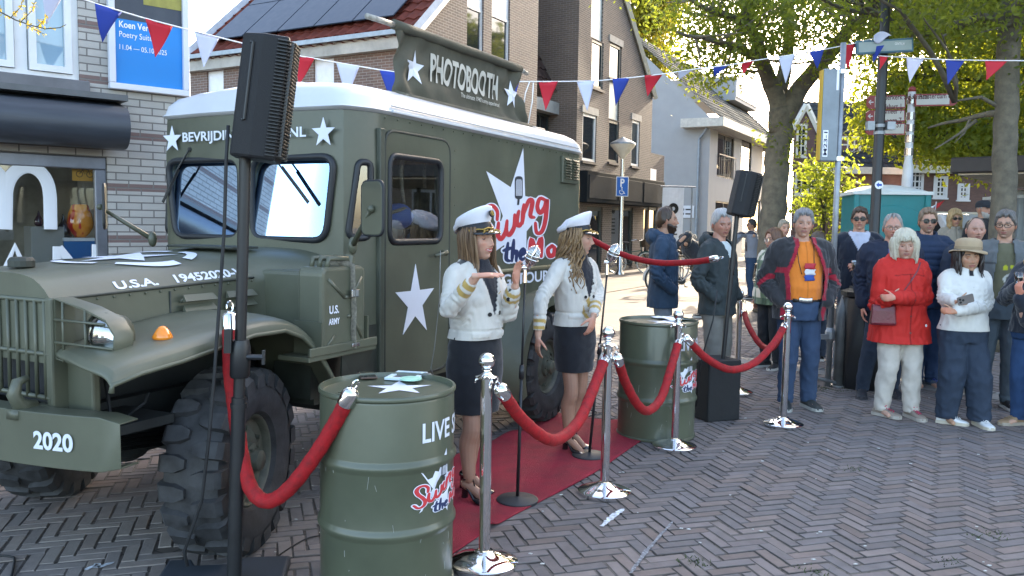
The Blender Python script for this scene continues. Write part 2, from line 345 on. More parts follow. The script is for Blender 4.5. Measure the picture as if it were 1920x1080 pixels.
# bits of litter, all one carpet of confetti
mb = MB()
for i in range(170):
    y = 2.9+9*random.random()**1.4; x = random.uniform(-.3, .62)*y; r = random.uniform(.003, .013); a = random.uniform(0, 6.28)
    mb.prism([(r*math.cos(a+q), r*.6*math.sin(a+q)) for q in (0, 1.4, 2.9, 4.4)], (x, y, .002), (1, 0, 0), (0, 1, 0), (0, 0, 1), .003)
o = mb.build('litter_specks', mat('paper_scraps', (.5, .5, .48), .9)); o['kind'] = 'stuff'; o['label'] = 'tiny pale scraps of paper scattered over the bricks'
mb = MB()
for cx, cy, n_, rr in [(zp(1780, 1055).x, zp(1780, 1055).y, 34, .08), (zp(1520, 1070).x, zp(1520, 1070).y, 50, .1), (zp(1545, 728).x, zp(1545, 728).y, 260, .3), (zp(1590, 722).x, zp(1590, 722).y, 200, .25), (zp(1300, 1055).x, zp(1300, 1055).y, 60, .09), (zp(1850, 1000).x, zp(1850, 1000).y, 50, .12), (zp(1600, 880).x, zp(1600, 880).y, 40, .1)]:
    for _ in range(n_):
        a = random.uniform(0, 6.28); r = rr*random.random()**.7; x = cx+r*math.cos(a); y = cy+r*math.sin(a)*.8; h = random.uniform(.004, .015); t = random.uniform(0, 6.28); w_ = .005
        mb.add([(x-w_*math.cos(t), y-w_*math.sin(t), -.006), (x+w_*math.cos(t), y+w_*math.sin(t), -.006), (x+random.uniform(-.02, .02), y+random.uniform(-.02, .02), h)], [(0, 1, 2)])
o = mb.build('moss_tufts', mat('moss_green', (.06, .075, .03), .9, var=.3)); o['kind'] = 'stuff'; o['label'] = 'small green moss and weeds growing between the bricks'
# ================================================================ buildings
class Frame:
    def __init__(s, o, ang):
        s.o = Vector(o); s.ang = ang; s.X = V(math.cos(ang), math.sin(ang), 0); s.Y = V(-math.sin(ang), math.cos(ang), 0)
    def hit(s, px, py, n, off):
        d = ray(px, py); t = ((s.o-CP).dot(n)+off)/d.dot(n); q = CP+d*t-s.o; return V(q.dot(s.X), q.dot(s.Y), q.z)
    def fy(s, px, py, y=0): q = s.hit(px, py, s.Y, y); return (q.x, q.z)      # on plane local y
    def fx(s, px, py, x=0): q = s.hit(px, py, s.X, x); return (q.y, q.z)      # on plane local x
    def rect(s, p, y=0):                                                      # pixel box -> x0,x1,z0,z1
        a = s.fy(p[0], (p[1]+p[3])/2, y); c = s.fy(p[2], (p[1]+p[3])/2, y); xm = (p[0]+p[2])/2
        return [a[0], c[0], s.fy(xm, p[3], y)[1], s.fy(xm, p[1], y)[1]]
def clip(poly, hp):                                     # keep a*x+b*z<=c
    for a, b, c in hp:
        out = []
        for i in range(len(poly)):
            p, q = poly[i], poly[(i+1) % len(poly)]; fp = a*p[0]+b*p[1]-c; fq = a*q[0]+b*q[1]-c
            if fp <= 0: out.append(p)
            if fp*fq < 0: t = fp/(fp-fq); out.append((p[0]+(q[0]-p[0])*t, p[1]+(q[1]-p[1])*t))
        poly = out
        if len(poly) < 3: return []
    return poly
def wall(mb, mp, x0, x1, z0, z1, holes=(), hp=(), depth=.12):
    """wall cells mapped by mp(u, z, inward)"""
    us = sorted({x0, x1, *[min(max(h[k], x0), x1) for h in holes for k in (0, 1)]}); zs = sorted({z0, z1, *[min(max(h[k], z0), z1) for h in holes for k in (2, 3)]})
    for i in range(len(us)-1):
        for j in range(len(zs)-1):
            cu, cz = (us[i]+us[i+1])/2, (zs[j]+zs[j+1])/2
            if any(h[0] < cu < h[1] and h[2] < cz < h[3] for h in holes): continue
            p = clip([(us[i], zs[j]), (us[i+1], zs[j]), (us[i+1], zs[j+1]), (us[i], zs[j+1])], hp)
            if p: mb.add([mp(u, z, 0) for u, z in p], [tuple(range(len(p)))])
    for h in holes:
        q = [(h[0], h[2]), (h[1], h[2]), (h[1], h[3]), (h[0], h[3])]
        for i in range(4):
            a, c = q[i], q[(i+1) % 4]; mb.add([mp(*a, 0), mp(*c, 0), mp(*c, depth), mp(*a, depth)], [(0, 1, 2, 3)])
WINGLASS = glassmat('window_glass', (.02, .024, .028), .04, .40)
CREAM = mat('cream_frame', (.62, .59, .5), .5, var=.06); WFRAME = mat('white_frame', (.66, .67, .68), .45, var=.04); DKGREEN = mat('dark_frame', (.03, .042, .045), .45, var=.1)
def window(mp, r, parent, fm=WFRAME, bars=(1, 1), fw=.06, bw=.03, dep=.05, sill=None, glass=WINGLASS):
    """frame with panes: part window (> pane, sill)"""
    x0, x1, z0, z1 = r; mb = MB()
    def bar(a, b, c, d, y0=.0, y1=.07):
        vs = [mp(u, z, y) for y in (dep+y0, dep+y1) for u, z in ((a, c), (b, c), (b, d), (a, d))]
        mb.add(vs, [(0, 1, 2, 3), (4, 5, 6, 7), (0, 1, 5, 4), (1, 2, 6, 5), (2, 3, 7, 6), (3, 0, 4, 7)])
    bar(x0, x1, z0, z0+fw); bar(x0, x1, z1-fw, z1); bar(x0, x0+fw, z0+fw, z1-fw); bar(x1-fw, x1, z0+fw, z1-fw)
    for i in range(1, bars[0]): u = x0+(x1-x0)*i/bars[0]; bar(u-bw/2, u+bw/2, z0+fw, z1-fw, .015, .06)
    for j in range(1, bars[1]): z = z0+(z1-z0)*j/bars[1]; bar(x0+fw, x1-fw, z-bw/2, z+bw/2, .017, .058)
    o = mb.build('window', fm, parent)
    g = MB(); vs = [mp(u, z, dep+.04) for u, z in ((x0+.01, z0+.01), (x1-.01, z0+.01), (x1-.01, z1-.01), (x0+.01, z1-.01))]; g.add(vs, [(0, 1, 2, 3)]); g.build('pane', glass, o)
    if sill:
        s = MB(); vs = [mp(u, z, y) for y in (-.06, .1) for u, z in ((x0-.05, z0-.08), (x1+.05, z0-.08), (x1+.05, z0-.003), (x0-.05, z0-.003))]
        s.add(vs, [(0, 1, 2, 3), (4, 5, 6, 7), (0, 1, 5, 4), (1, 2, 6, 5), (2, 3, 7, 6), (3, 0, 4, 7)]); s.build('sill', sill, o)
    return o
def roofplane(name, o, a, b, la, lb, m, parent, tw=.3, tl=.36):
    """pantiles as real relief: a along the eave, b up the slope"""
    a, b = Vector(a).normalized(), Vector(b).normalized(); n = a.cross(b); nu = max(2, int(la/tw))*6+1; nv = max(1, int(lb/tl))
    vs = []; fs = []
    for j in range(nv):
        for e in (0, 1):
            for i in range(nu):
                u = la*i/(nu-1); q = math.sin(2*PI*u/tw)*.024; h = q+(.035 if e == 0 else .0); vs.append(Vector(o)+a*u+b*(lb*(j+e)/nv)+n*h)
    for j in range(nv*2-1):
        for i in range(nu-1): fs.append((j*nu+i, j*nu+i+1, (j+1)*nu+i+1, (j+1)*nu+i))
    mb = MB(); mb.add(vs, fs); return mb.build(name, m, parent)
# ---- left: shop with pale bricks
SH = Frame((-3.08, 7.89, 0), R(40.5)); X1 = .0
sh = thing('shop_building', 'pale grey brick shop with brown courses, awning and big display window', 'shop', SH.o, SH.ang)
PALEB = brickmat('pale_brick', (.42, .40, .37), (.36, .345, .32), (.16, .15, .14), .215, .0665, .013, 'XZ', bands=(.0665*7, .03, .0665, (.17, .115, .105)))
fy = lambda u, z, d: (u, d, z)
win_up = SH.rect((38, -150, 146, 146)); win_up[0] = win_up[1]-3*(win_up[1]-win_up[0]); shopw = SH.rect((-120, 286, 204, 600)); shopw[0] = -7; shopw[2] = .35
mb = MB(); wall(mb, fy, -9, 0, 0, 8, [win_up, shopw], depth=.10); mb.add([(0, 0, 0), (0, 7, 0), (0, 7, 8), (0, 0, 8)], [(0, 1, 2, 3)]); mb.add([(-9, 0, 8), (0, 0, 8), (0, 7, 8), (-9, 7, 8)], [(0, 1, 2, 3)])
mb.build('wall', PALEB, sh)
BG = glassmat('sky_tint_glass', (.24, .36, .44), .04, .8); window(fy, win_up, sh, WFRAME, (3, 1), .05, .09, .03, None, BG)  # pale blue glass colour stands in for the reflected sky
for k_ in range(3):
    w3 = (win_up[1]-win_up[0])/3; u0 = win_up[0]+w3*k_; window(fy, [u0+.055, u0+w3-.055, win_up[2]+.055, win_up[3]-.05], sh, WFRAME, (1, 1), .055, .03, .005, None, BG)
s = MB(); s.bb((win_up[0], -.09, win_up[2]-.13), (win_up[1]+.06, .05, win_up[2]-.003)); s.build('sill', mat('grey_stone', (.13, .13, .14), .7), sh, bevel=.008)
# shop display window: frame, clear pane, room behind
mb = MB(); x0, x1, z0, z1 = shopw
for a_, c_ in (((x0, .02, z1-.11), (x1, .10, z1)), ((x0, .02, z0), (x1, .10, z0+.12)), ((x1-.10, .022, z0+.12), (x1, .098, z1-.11)), ((-3.4, .024, z0+.12), (-3.3, .096, z1-.11))): mb.bb(a_, c_)
sf = mb.build('shop_window', mat('alu_grey', (.20, .21, .24), .35, .5), sh, bevel=.01)
mb = MB(); mb.add([(x0, .05, z0), (x1-.1, .05, z0), (x1-.1, .05, z1-.05), (x0, .05, z1-.05)], [(0, 1, 2, 3)]); mb.build('pane', clearglass('shop_pane', .10), sf)
mb = MB(); mb.add([(x0, 2.4, 0), (x1+.3, 2.4, 0), (x1+.3, 2.4, 3), (x0, 2.4, 3), (x0, .12, .3), (x1+.3, .12, .3), (x0, .12, 2.6), (x1+.3, .12, 2.6)], [(0, 1, 2, 3), (0, 1, 5, 4), (1, 5, 7, 2), (3, 2, 7, 6)])
mb.build('interior', mat('shop_interior', (.40, .36, .31), .8, var=.3, scale=2), sh)
LW = mat('window_lettering', (.72, .73, .76), .5, var=0)
def swn(px, py): q = SH.fy(px, py, .035); return V(q[0], .035, q[1])
# lower-case m of thick strokes and the capitals A N, cut off by the frame of the photo
mb = MB()
def stroke(mb, pts, wd, n, flat=True):
    P = [swn(*p) for p in pts]
    mb.tube(P, [(wd, .006)]*len(P), 8, V(0, 1, 0))
arc = lambda cx, cy, rx, ry, a0, a1, n=14: [(cx+rx*math.cos(R(a0+(a1-a0)*i/n)), cy-ry*math.sin(R(a0+(a1-a0)*i/n))) for i in range(n+1)]
wd = .052
stroke(mb, [(10, 430)]+[(11, 372)]+arc(52, 365, 41, 52, 175, 5)+[(94, 372), (95, 430)], wd, 1)
stroke(mb, [(-75, 430), (-75, 372)]+arc(-34, 362, 43, 52, 175, 8), wd, 1)
stroke(mb, [(-4, 540), (28, 462), (62, 540)], .035, 1); stroke(mb, [(12, 522), (46, 524)], .03, 1)
stroke(mb, [(107, 545), (107, 462)], .035, 1); stroke(mb, [(110, 464), (176, 545)], .035, 1); stroke(mb, [(180, 545), (180, 458)], .035, 1)
mb.build('window_lettering', LW, sf)
# awning box above the shop window
a0 = SH.fy(236, 215); mb = MB(); z1_ = SH.fy(150, 190)[1]; zb = SH.fy(150, 272, -.45)[1]
prof = [(0.02, z1_+.02), (-.06, z1_+.02), (-.30, z1_-.05)]+[(-.30-.16*math.sin(R(a)), z1_-.05-(z1_-.05-zb)*(1-math.cos(R(a)))/2) for a in range(15, 181, 15)]+[(-.2, zb+.0), (0.02, zb+.12)]
n_ = len(prof); ax0, ax1 = -7.5, SH.fy(235, 230, -.3)[0]
vs = [(x, y, z) for x in (ax0, ax1) for y, z in prof]; mb.add(vs, [(i, (i+1) % n_, n_+(i+1) % n_, n_+i) for i in range(n_)]+[tuple(range(n_)), tuple(range(n_, 2*n_))])
aw = mb.build('awning_box', mat('awning_charcoal', (.035, .042, .055), .42, var=.15, scale=3, stretch=(1, 8, 8)), sh, smooth=35)
mb = MB(); mb.bb((ax0, -.33, z1_+.0), (ax1+.02, .02, z1_+.05)); mb.build('awning_cap', mat('awning_cap_grey', (.10, .105, .11), .6), sh)
# framed exhibition poster on the wall
pr = SH.rect((203, -110, 356, 176)); pz = SH.fy(280, 100)[1]
pt = thing('exhibition_poster', 'framed blue exhibition poster with white lettering on the pale brick wall', 'poster', SH.o, SH.ang)
pz0 = SH.fy(280, 175)[1]; pz1 = pz0+2.3; px0 = SH.fy(204, 80, -.06)[0]; px1 = SH.fy(355, 100, -.06)[0]
mb = MB(); fwid = .055
for a_, c_ in (((px0, -.07, pz0), (px1, -.005, pz0+fwid)), ((px0, -.07, pz1-fwid), (px1, -.005, pz1)), ((px0, -.068, pz0+fwid), (px0+fwid, -.005, pz1-fwid)), ((px1-fwid, -.068, pz0+fwid), (px1, -.005, pz1-fwid))): mb.bb(a_, c_)
mb.build('frame', mat('poster_frame', (.6, .62, .68), .4, var=.02), pt, bevel=.008)
zc = SH.fy(280, 45)[1]
mb = MB(); mb.bb((px0+fwid, -.03, pz0+fwid), (px1-fwid, -.01, zc)); mb.build('blue_panel', mat('poster_blue', (.0, .20, .58), .5, var=.02), pt)
mb = MB(); mb.bb((px0+fwid, -.03, zc+.001), (px1-fwid, -.01, pz1-fwid)); mb.build('artwork_panel', mat('poster_art', (.05, .06, .075), .5, var=.35, scale=3, col2=(.022, .03, .05)), pt)
mb = MB(); mb.bb((px0+fwid+.25, -.034, SH.fy(280, 12)[1]), (px1-fwid-.001, -.0305, pz1-fwid-.3)); mb.build('artwork_patch', mat('poster_olive', (.30, .27, .05), .5, var=.3, scale=4), pt)
xl = px0+fwid+.04
def plett(txt, yb, h, bold, wmax):
    v, fs = text2d(txt, 1, bold, .8); e = v.max(0)-v.min(0); s_ = h/.72; m_ = MB()
    z = SH.fy(250, yb)[1]; m_.add([(xl+(x-v[:, 0].min())*s_, -.0325, z+y*s_) for x, y in v], fs); m_.build('lettering', LETTER, pt)
plett('Koen Vermeule', 50, .058, .018, 1); plett('Poetry Suite', 70, .052, .0, 1); plett('11.04 — 05.10.2025', 92, .046, .002, 1)
# things in the shop window
def sp(px, py, d): q = SH.fy(px, py, d); w_ = SH.o+SH.X*q[0]+SH.Y*d; return V(w_.x, w_.y, q[1])
c = sp(151, 445, .24); zt_ = c.z
t = thing('display_plinth', 'bright blue display plinth with a white top in the shop window', 'plinth', (c.x, c.y, .35), SH.ang)
mb = MB(); mb.box((0, 0, (zt_-.38)/2), (.34, .34, zt_-.38)); mb.build('body', mat('plinth_blue', (0, .14, .42), .45, var=.03), t, bevel=.006)
mb = MB(); mb.box((0, 0, zt_-.365), (.35, .35, .028)); mb.build('top', WHITE, t)
vz = thing('glass_vase', 'big orange and red striped glass vase on the blue plinth', 'vase', (c.x, c.y, zt_), 0)
hv = sp(151, 383, .24).z-zt_
m, tt, bb_ = nodes('orange_glass'); NN = tt.nodes; tc = NN.new('ShaderNodeTexCoord'); mp_ = NN.new('ShaderNodeMapping'); mp_.inputs['Scale'].default_value = (1, 1, .18); wv = NN.new('ShaderNodeTexNoise'); wv.inputs['Scale'].default_value = 16; wv.inputs['Detail'].default_value = 1; rp = NN.new('ShaderNodeValToRGB')
tt.links.new(tc.outputs['Object'], mp_.inputs[0]); tt.links.new(mp_.outputs[0], wv.inputs['Vector']); tt.links.new(wv.outputs[0], rp.inputs[0]); tt.links.new(rp.outputs[0], bb_.inputs['Base Color'])
rp.color_ramp.elements[0].position = .45; rp.color_ramp.elements[1].position = .52; rp.color_ramp.elements[0].color = (.62, .03, .02, 1); rp.color_ramp.elements[1].color = (1, .36, .04, 1); bb_.inputs['Roughness'].default_value = .1; bb_.inputs['Coat Weight'].default_value = .6
mb = MB(); mb.lathe([(.045, 0), (.075, .03*hv/.26), (.108, .3*hv), (.112, .45*hv), (.098, .7*hv), (.072, .95*hv), (.06, hv), (.05, hv*.99), (.05, hv*.6)], seg=24); mb.build('body', m, vz, smooth=True)
for (bx, by, sz, col, nm, lb) in ((120, 452, .075, (.015, .012, .02), 'dark_vase', 'dark egg-shaped glass object behind the orange vase'), (82, 515, .06, (.25, .06, .015), 'amber_bottle', 'small amber glass bottle low in the shop window'), (73, 424, .042, (.05, .015, .03), 'drop_vase', 'purple drop-shaped glass ornament on a white shelf block')):
    c = sp(bx, by, .26); mb = MB(); mb.lathe([(sz*.55, 0), (sz*.9, sz*.5), (sz*.8, sz*1.4), (sz*.3, sz*2.3), (sz*.12, sz*3.0), (sz*.1, sz*3.2)], seg=18)
    tag(mb.build(nm, mat(nm+'_glass', col, .1, var=.2, coat=.5), None, True, loc=c), lb, 'ornament')
for (bx, by, ww, hh, lb) in ((82, 424, .26, .32, 'grey display block under the purple glass ornament'), (74, 515, .42, .3, 'wide white display block under the amber bottle')):
    c = sp(bx, by, .26); mb = MB(); mb.box((0, 0, -hh/2-.003), (ww, .3, hh)); tag(mb.build('display_block', mat('display_grey', (.3, .29, .28), .6, var=.03), None, None, .006, loc=c), lb, 'display block').rotation_euler[2] = SH.ang
c = sp(158, 312, .13); t = thing('bicycle_notice', 'yellow house-shaped notice with a bicycle drawing inside the shop window', 'notice', c, SH.ang)
mb = MB(); mb.prism([(-.10, -.13), (.10, -.13), (.10, .07), (.0, .14), (-.10, .07)], (0, 0, 0), (1, 0, 0), (0, 0, 1), (0, -1, 0), .004); mb.build('panel', mat('notice_yellow', (.62, .29, .02), .5, var=.05), t)
mb = MB()
for sx in (-1, 1): mb.tube([(sx*.042+.026*math.cos(k*PI/6), -.007, -.07+.026*math.sin(k*PI/6)) for k in range(12)], .003, 5, closed=True)
mb.tube([(-.042, -.007, -.07), (-.015, -.007, -.03), (.03, -.007, -.03), (0, -.007, -.07), (-.015, -.007, -.03)], .003, 5); mb.tube([(.042, -.007, -.07), (.03, -.007, -.03), (.025, -.007, -.015)], .003, 5)
mb.tube([(.042*math.cos(k*PI/8), -.007, .045+.028*math.sin(k*PI/8)) for k in range(16)], .006, 5, closed=True); mb.build('drawing', mat('notice_ink', (.06, .035, .02), .6), t)
# wheelie bin beside the shop
c = V(-2.95, 7.2, 0)
def wheelie(c, rz, label):
    t = thing('wheelie_bin', label, 'bin', c, rz); mb = MB()
    vs = []
    for z, s_ in ((.08, .8), (.95, 1)): vs += [(x*.28*s_, y*.33*s_, z) for x, y in ((-1, -1), (1, -1), (1, 1), (-1, 1))]
    mb.add(vs, [(3, 2, 1, 0), (4, 5, 6, 7), (0, 1, 5, 4), (1, 2, 6, 5), (2, 3, 7, 6), (3, 0, 4, 7)]); mb.build('body', mat('bin_plastic', (.02, .024, .028), .5, var=.1), t, bevel=.02)
    mb = MB(); mb.grid(lambda u, v: (.31*(2*u-1), .36*(2*v-1), .97+.06*math.sin(PI*v)), 6, 12); mb.box((0, 0, .965), (.6, .7, .03)); mb.build('lid', mat('bin_lid', (.03, .033, .036), .45), t)
    for sx in (-1, 1):
        mb = MB(); mb.lathe([(.03, -.02), (.09, -.02), (.09, .02), (.03, .02)], (sx*.27, .27, .092), 16, (1, 0, 0)); mb.build('wheel', BLACKR, t)
wheelie(c, SH.ang, 'dark wheelie bin between the truck and the pale brick shop')
# ---- the street of houses behind the truck
AX = R(60.6); HC = (-2.2, 18.0, 0)
H1 = Frame(HC, AX); BRN = brickmat('brown_brick', (.118, .090, .082), (.088, .072, .070), (.26, .24, .225), .21, .0625, .013, 'XZ'); BRNY = brickmat('brown_brick_side', (.19, .115, .09), (.14, .095, .08), (.30, .27, .24), .21, .0625, .013, 'YZ')
h1 = thing('gabled_house', 'brown brick house with red tiled roof covered in solar panels', 'house', HC, AX)
sl = .9; ez = 5.55
w1 = [H1.rect(p) for p in ((876, -60, 907, 106), (922, -40, 956, 119))]
mb = MB(); wall(mb, fy, 0, 5.7, 0, 11, w1, [(-sl, 1, ez)], .14); mb.build('gable_wall', BRN, h1)
fxm = lambda u, z, d: (d, u, z)
hs = []
for p in ((588, 110, 626, 190), (388, 135, 419, 200)):
    a_ = H1.fx(p[0], 150); c_ = H1.fx(p[2], 150); zt_ = H1.fx((p[0]+p[2])/2, p[1])[1]; zb_ = H1.fx((p[0]+p[2])/2, p[3])[1]; hs.append([c_[0], a_[0], zb_-1, 5.27])
mb = MB(); wall(mb, fxm, 0, 7.0, 0, 5.28, hs, (), .14); mb.build('eave_wall', BRNY, h1)
mb = MB(); mb.add([(5.7, 0, 0), (5.7, 7, 0), (5.7, 7, 11), (5.7, 0, 11), (0, 7, 0), (0, 7, 5.28), (5.7, 7, 10.6)], [(0, 1, 2, 3), (4, 1, 6, 5)]); mb.build('party_wall', BRNY, h1)
mb = MB(); mb.bb((-.18, -.16, 5.28), (.1, 7.05, 5.56)); mb.build('fascia', mat('concrete_fascia', (.42, .40, .36), .8, var=.2, scale=2), h1)
mb = MB(); mb.bb((-.30, -.18, 5.56), (-.16, 7.05, 5.66)); mb.build('gutter', mat('zinc', (.30, .34, .38), .5, .4), h1)
RED = mat('red_tiles', (.13, .036, .026),.9, spec=.12, var=.25, scale=3); sd = V(1, 0, sl).normalized()
roofplane('roof', (-.2, 7.05, 5.5), (0, -1, 0), sd, 7.2, 8.2, RED, h1)
for y in (-.2, 7.07): mb = MB(); mb.tube([(-.25, y, 5.5), (5.8, y, 5.5+6.05*sl)], [(.14, .05)]*2, 4, V(0, 1, 0)); mb.build('bargeboard', mat('barge_grey', (.42, .45, .5), .5), h1)
# solar panels laid on the roof, each a part
up = sd; nrm = V(-sl, 0, 1).normalized(); PVM = mat('solar_panel', (.028, .040, .062), .4, var=.05, spec=.25); pfr = mat('panel_rim', (.02, .022, .026), .4)
pv0 = None
for r_ in range(4):
    for c_ in range(5):
        mb = MB(); y = 6.55-c_*1.17; d0 = .75+r_*1.74; o_ = V(-.2, y, 5.5)+up*d0+nrm*.12
        mb.prism([(0, 0), (1.14, 0), (1.14, 1.71), (0, 1.71)], o_, (0, -1, 0), up, nrm, .035); mb.build('solar_panel', PVM, h1, bevel=.01)
for r in w1:
    z2 = r[3]; window(fy, [r[0], r[1], r[2], r[2]+1.15], h1, WFRAME, (1, 1), .06, .03, .04); mb = MB(); mb.bb((r[0], .05, r[2]+1.153), (r[1], .08, r[3])); mb.build('window_panel', WHITE, h1)
for r in hs:
    window(fxm, [r[0], r[1], r[2], r[3]-.75], h1, WFRAME, (1, 2), .06, .06, .04); mb = MB(); mb.bb((.05, r[0], r[3]-.747), (.08, r[1], r[3])); mb.build('window_panel', WHITE, h1)
# link wall with dark windows between the two brick houses
lk = thing('link_building', 'low recessed brick link with dark framed windows between two houses', 'building', HC, AX)
r = H1.rect((1000, 215, 1056, 262), .9); mb = MB(); mpl = lambda u, z, d: (u, .9+d, z)
wall(mb, mpl, 5.7, 8.3, 0, 5.2, [[r[0], r[1], r[2]-1, r[3]]], (), .1); mb.build('wall', BRN, lk)
window(mpl, [r[0], r[1], r[2]-1, r[3]], lk, DKGREEN, (4, 3), .07, .06, .02)
mb = MB(); mb.bb((5.7, .6, r[3]), (8.3, .93, r[3]+.35)); mb.build('lintel', mat('panel_grey', (.32, .33, .33), .7), lk)
roofplane('roof', (5.7, .7, 5.6), (1, 0, 0), V(0, .55, 1), 2.6, 6, mat('brown_tiles', (.06, .04, .035), .9, spec=.12, var=.25), lk)
# second brick house
BR2 = brickmat('grey_brown_brick', (.100, .080, .070), (.074, .062, .056), (.21, .19, .175), .21, .0625, .013, 'XZ'); BR2Y = brickmat('grey_brown_brick_side', (.15, .115, .09), (.12, .095, .078), (.22, .2, .18), .21, .0625, .013, 'YZ')
h2 = thing('brick_house', 'tall grey-brown brick house with steep sloping verge and dark shopfront', 'house', HC, AX)
up_w = [H1.rect(p) for p in ((1109, 76, 1131, 166), (1143, 83, 1165, 150), (1092, 214, 1118, 303), (1141, 226, 1160, 305), (1184, 226, 1199, 312))]
pan = [H1.rect(p) for p in ((1109, -40, 1131, 74.5), (1142, 152, 1161, 224.5))]
d2 = [H1.rect(p) for p in ((1100, 388, 1129, 488), (1146, 388, 1186, 492), (1206, 388, 1232, 492))]
for q in d2: q[2] = .05
xe = 14.8
mb = MB(); wall(mb, fy, 8.3, xe, 0, 13, up_w+pan+d2, [(sl, 1, 6.36+sl*14.8)], .14); mb.build('wall', BR2, h2)
mb = MB(); mb.add([(8.3, 0, 0), (8.3, 5, 0), (8.3, 5, 12.2), (8.3, 0, 12.2), (xe, 0, 0), (xe, 5, 0), (xe, 5, 6.3), (xe, 0, 6.3)], [(0, 1, 2, 3), (4, 5, 6, 7)]); mb.build('side_wall', BR2Y, h2)
for i, r in enumerate(up_w): window(fy, r, h2, WFRAME if i in (2, 4) else DKGREEN, (1, 1), .09, .03, .03, mat('dark_sill', (.07, .06, .06), .7))
for r in (up_w[1], up_w[2], up_w[4]):
    mb = MB(); mb.bb((r[0]-.08, -.03, r[3]+.003), (r[1]+.08, .1, r[3]+.22)); mb.build('lintel', mat('lintel_concrete', (.36, .34, .31), .85), h2)
for r in pan: mb = MB(); mb.bb((r[0], .05, r[2]), (r[1], .09, r[3])); mb.build('window_panel', mat('panel_green_grey', (.40, .44, .43), .5, var=.04), h2)
mb = MB(); mb.tube([(8.2, -.08, 6.36+sl*6.6), (xe+.1, -.08, 6.27)], [(.1, .1)]*2, 4, V(0, 1, 0)); mb.build('bargeboard', CREAM, h2)
roofplane('roof', (xe+.2, 0, 6.3), (0, 1, 0), V(-1, 0, sl), 5, 9, MATS['brown_tiles'], h2)
for q in d2:
    window(fy, q, h2, DKGREEN, (1, 1), .12, .05, .05)
rf = H1.rect((1098, 337, 1244, 384), -.5); mb = MB(); mb.bb((rf[0], -.55, rf[2]), (rf[1], .0, rf[3]+.12)); mb.build('shop_fascia', mat('fascia_dark', (.014, .017, .02), .8, var=.1, spec=.05), h2, bevel=.02)
mb = MB()
for i in range(3): xa = rf[0]+.12+(rf[1]-rf[0])*i/3; mb.bb((xa, -.57, rf[2]+.12), (xa+(rf[1]-rf[0])/3-.2, -.548, rf[3]))
mb.build('fascia_panel', mat('fascia_panel', (.022, .025, .029), .8, spec=.05), h2, bevel=.01)
# small brick porch with light panel beside it
pch = thing('brick_porch', 'small brick side porch with a pale panel beside the pale house', 'porch', HC, AX)
mb = MB(); ra = H1.rect((1216, 286, 1248, 500)); mb.bb((xe+.02, .25, 0), (ra[1]+.4, 2.5, ra[3])); mb.build('wall', BR2, pch)
mb = MB(); mb.bb((xe+.1, .2, 2.9), (xe+1.2, .249, ra[3]-.6)); mb.build('panel', WHITE, pch)
# ---- pale grey house with tiled roof and dormer
GO = (8.8, 37.6, 0); G = Frame(GO, AX); gh = thing('pale_house', 'pale grey rendered house with tiled roof and a boxy dormer', 'house', GO, AX)
REN = mat('render_grey', (.37, .365, .36), .85, var=.04, scale=1.5, bump=.05)
gw = [G.rect(p) for p in ((1345, 252, 1376, 334), (1390, 260, 1409, 328), (1430, 262, 1442, 330), (1340, 378, 1372, 480), (1392, 372, 1424, 490))]
gw[3][2] = gw[4][2] = .1
gsl = .94; gez = 6.45
mb = MB(); wall(mb, fy, 0, 13, 0, gez, gw, (), .15); mb.build('wall', REN, gh)
mb = MB(); wall(mb, fxm, 0, 8, 0, 11.5, [], [(-gsl, 1, gez), (gsl, 1, gez+8*gsl)], .1); mb.build('gable_wall', REN, gh)
for i, r in enumerate(gw): window(fy, r, gh, mat('bronze_frame', (.10, .09, .075), .5), (2, 1) if i in (0, 3, 4) else (1, 2), .07, .06, .03)
GT = mat('pantile_grey', (.10, .10, .09),.9, spec=.12, var=.3, scale=4)
roofplane('roof', (-.1, -.5, gez-.1), (1, 0, 0), V(0, 1, gsl), 13.3, 6.3, GT, gh, .32, .34)
mb = MB(); mb.bb((-.6, -.75, gez-.45), (13, -.0, gez-.06)); mb.bb((-.6, -.0, gez-.45), (-.01, 1.2, gez-.06)); mb.build('eave_board', mat('eave_cream', (.60, .56, .48), .6), gh)
mb = MB()
for i in range(22): mb.cyl((i*.62-.3, 4.0, gez+4*gsl+.12), (i*.62+.28, 4.0, gez+4*gsl+.2), .13, .15, 8)
mb.build('ridge_tiles', GT, gh)
da = G.fy(1362, 150, 1.6); db = G.fy(1400, 200, 1.6); mb = MB(); mb.bb((da[0], 1.1, db[1]-.25), (db[0]+.5, 5.5, da[1]+.2)); dm = mb.build('dormer', REN, gh)
window(lambda u, z, d: (u, 1.05+d, z), [da[0]+.15, db[0]+.35, db[1]-.05, da[1]+.05], gh, WFRAME, (4, 1), .08, .12, -.0)
mb = MB(); q1 = G.fx(1318, 232); q2 = G.fx(1313, 480); yq = G.fx(1311, 300)[0]; mb.tube([(-.35, .05, gez-.5), (-.2, yq*.6, gez-.75), (-.09, yq, gez-.95), (-.09, yq, .2)], .06, 8); mb.build('downpipe', mat('zinc', (.3, .34, .38), .5), gh)
mb = MB(); r = gw[0]
for i in range(9): u = r[0]+(r[1]-r[0])*i/8; mb.bb((u-.012, -.12, r[2]-.05), (u+.012, -.1, r[2]+1.0))
mb.bb((r[0]-.05, -.125, r[2]+1.0), (r[1]+.05, -.095, r[2]+1.05)); mb.build('balcony_rail', mat('rail_grey', (.12, .12, .12), .5), gh)
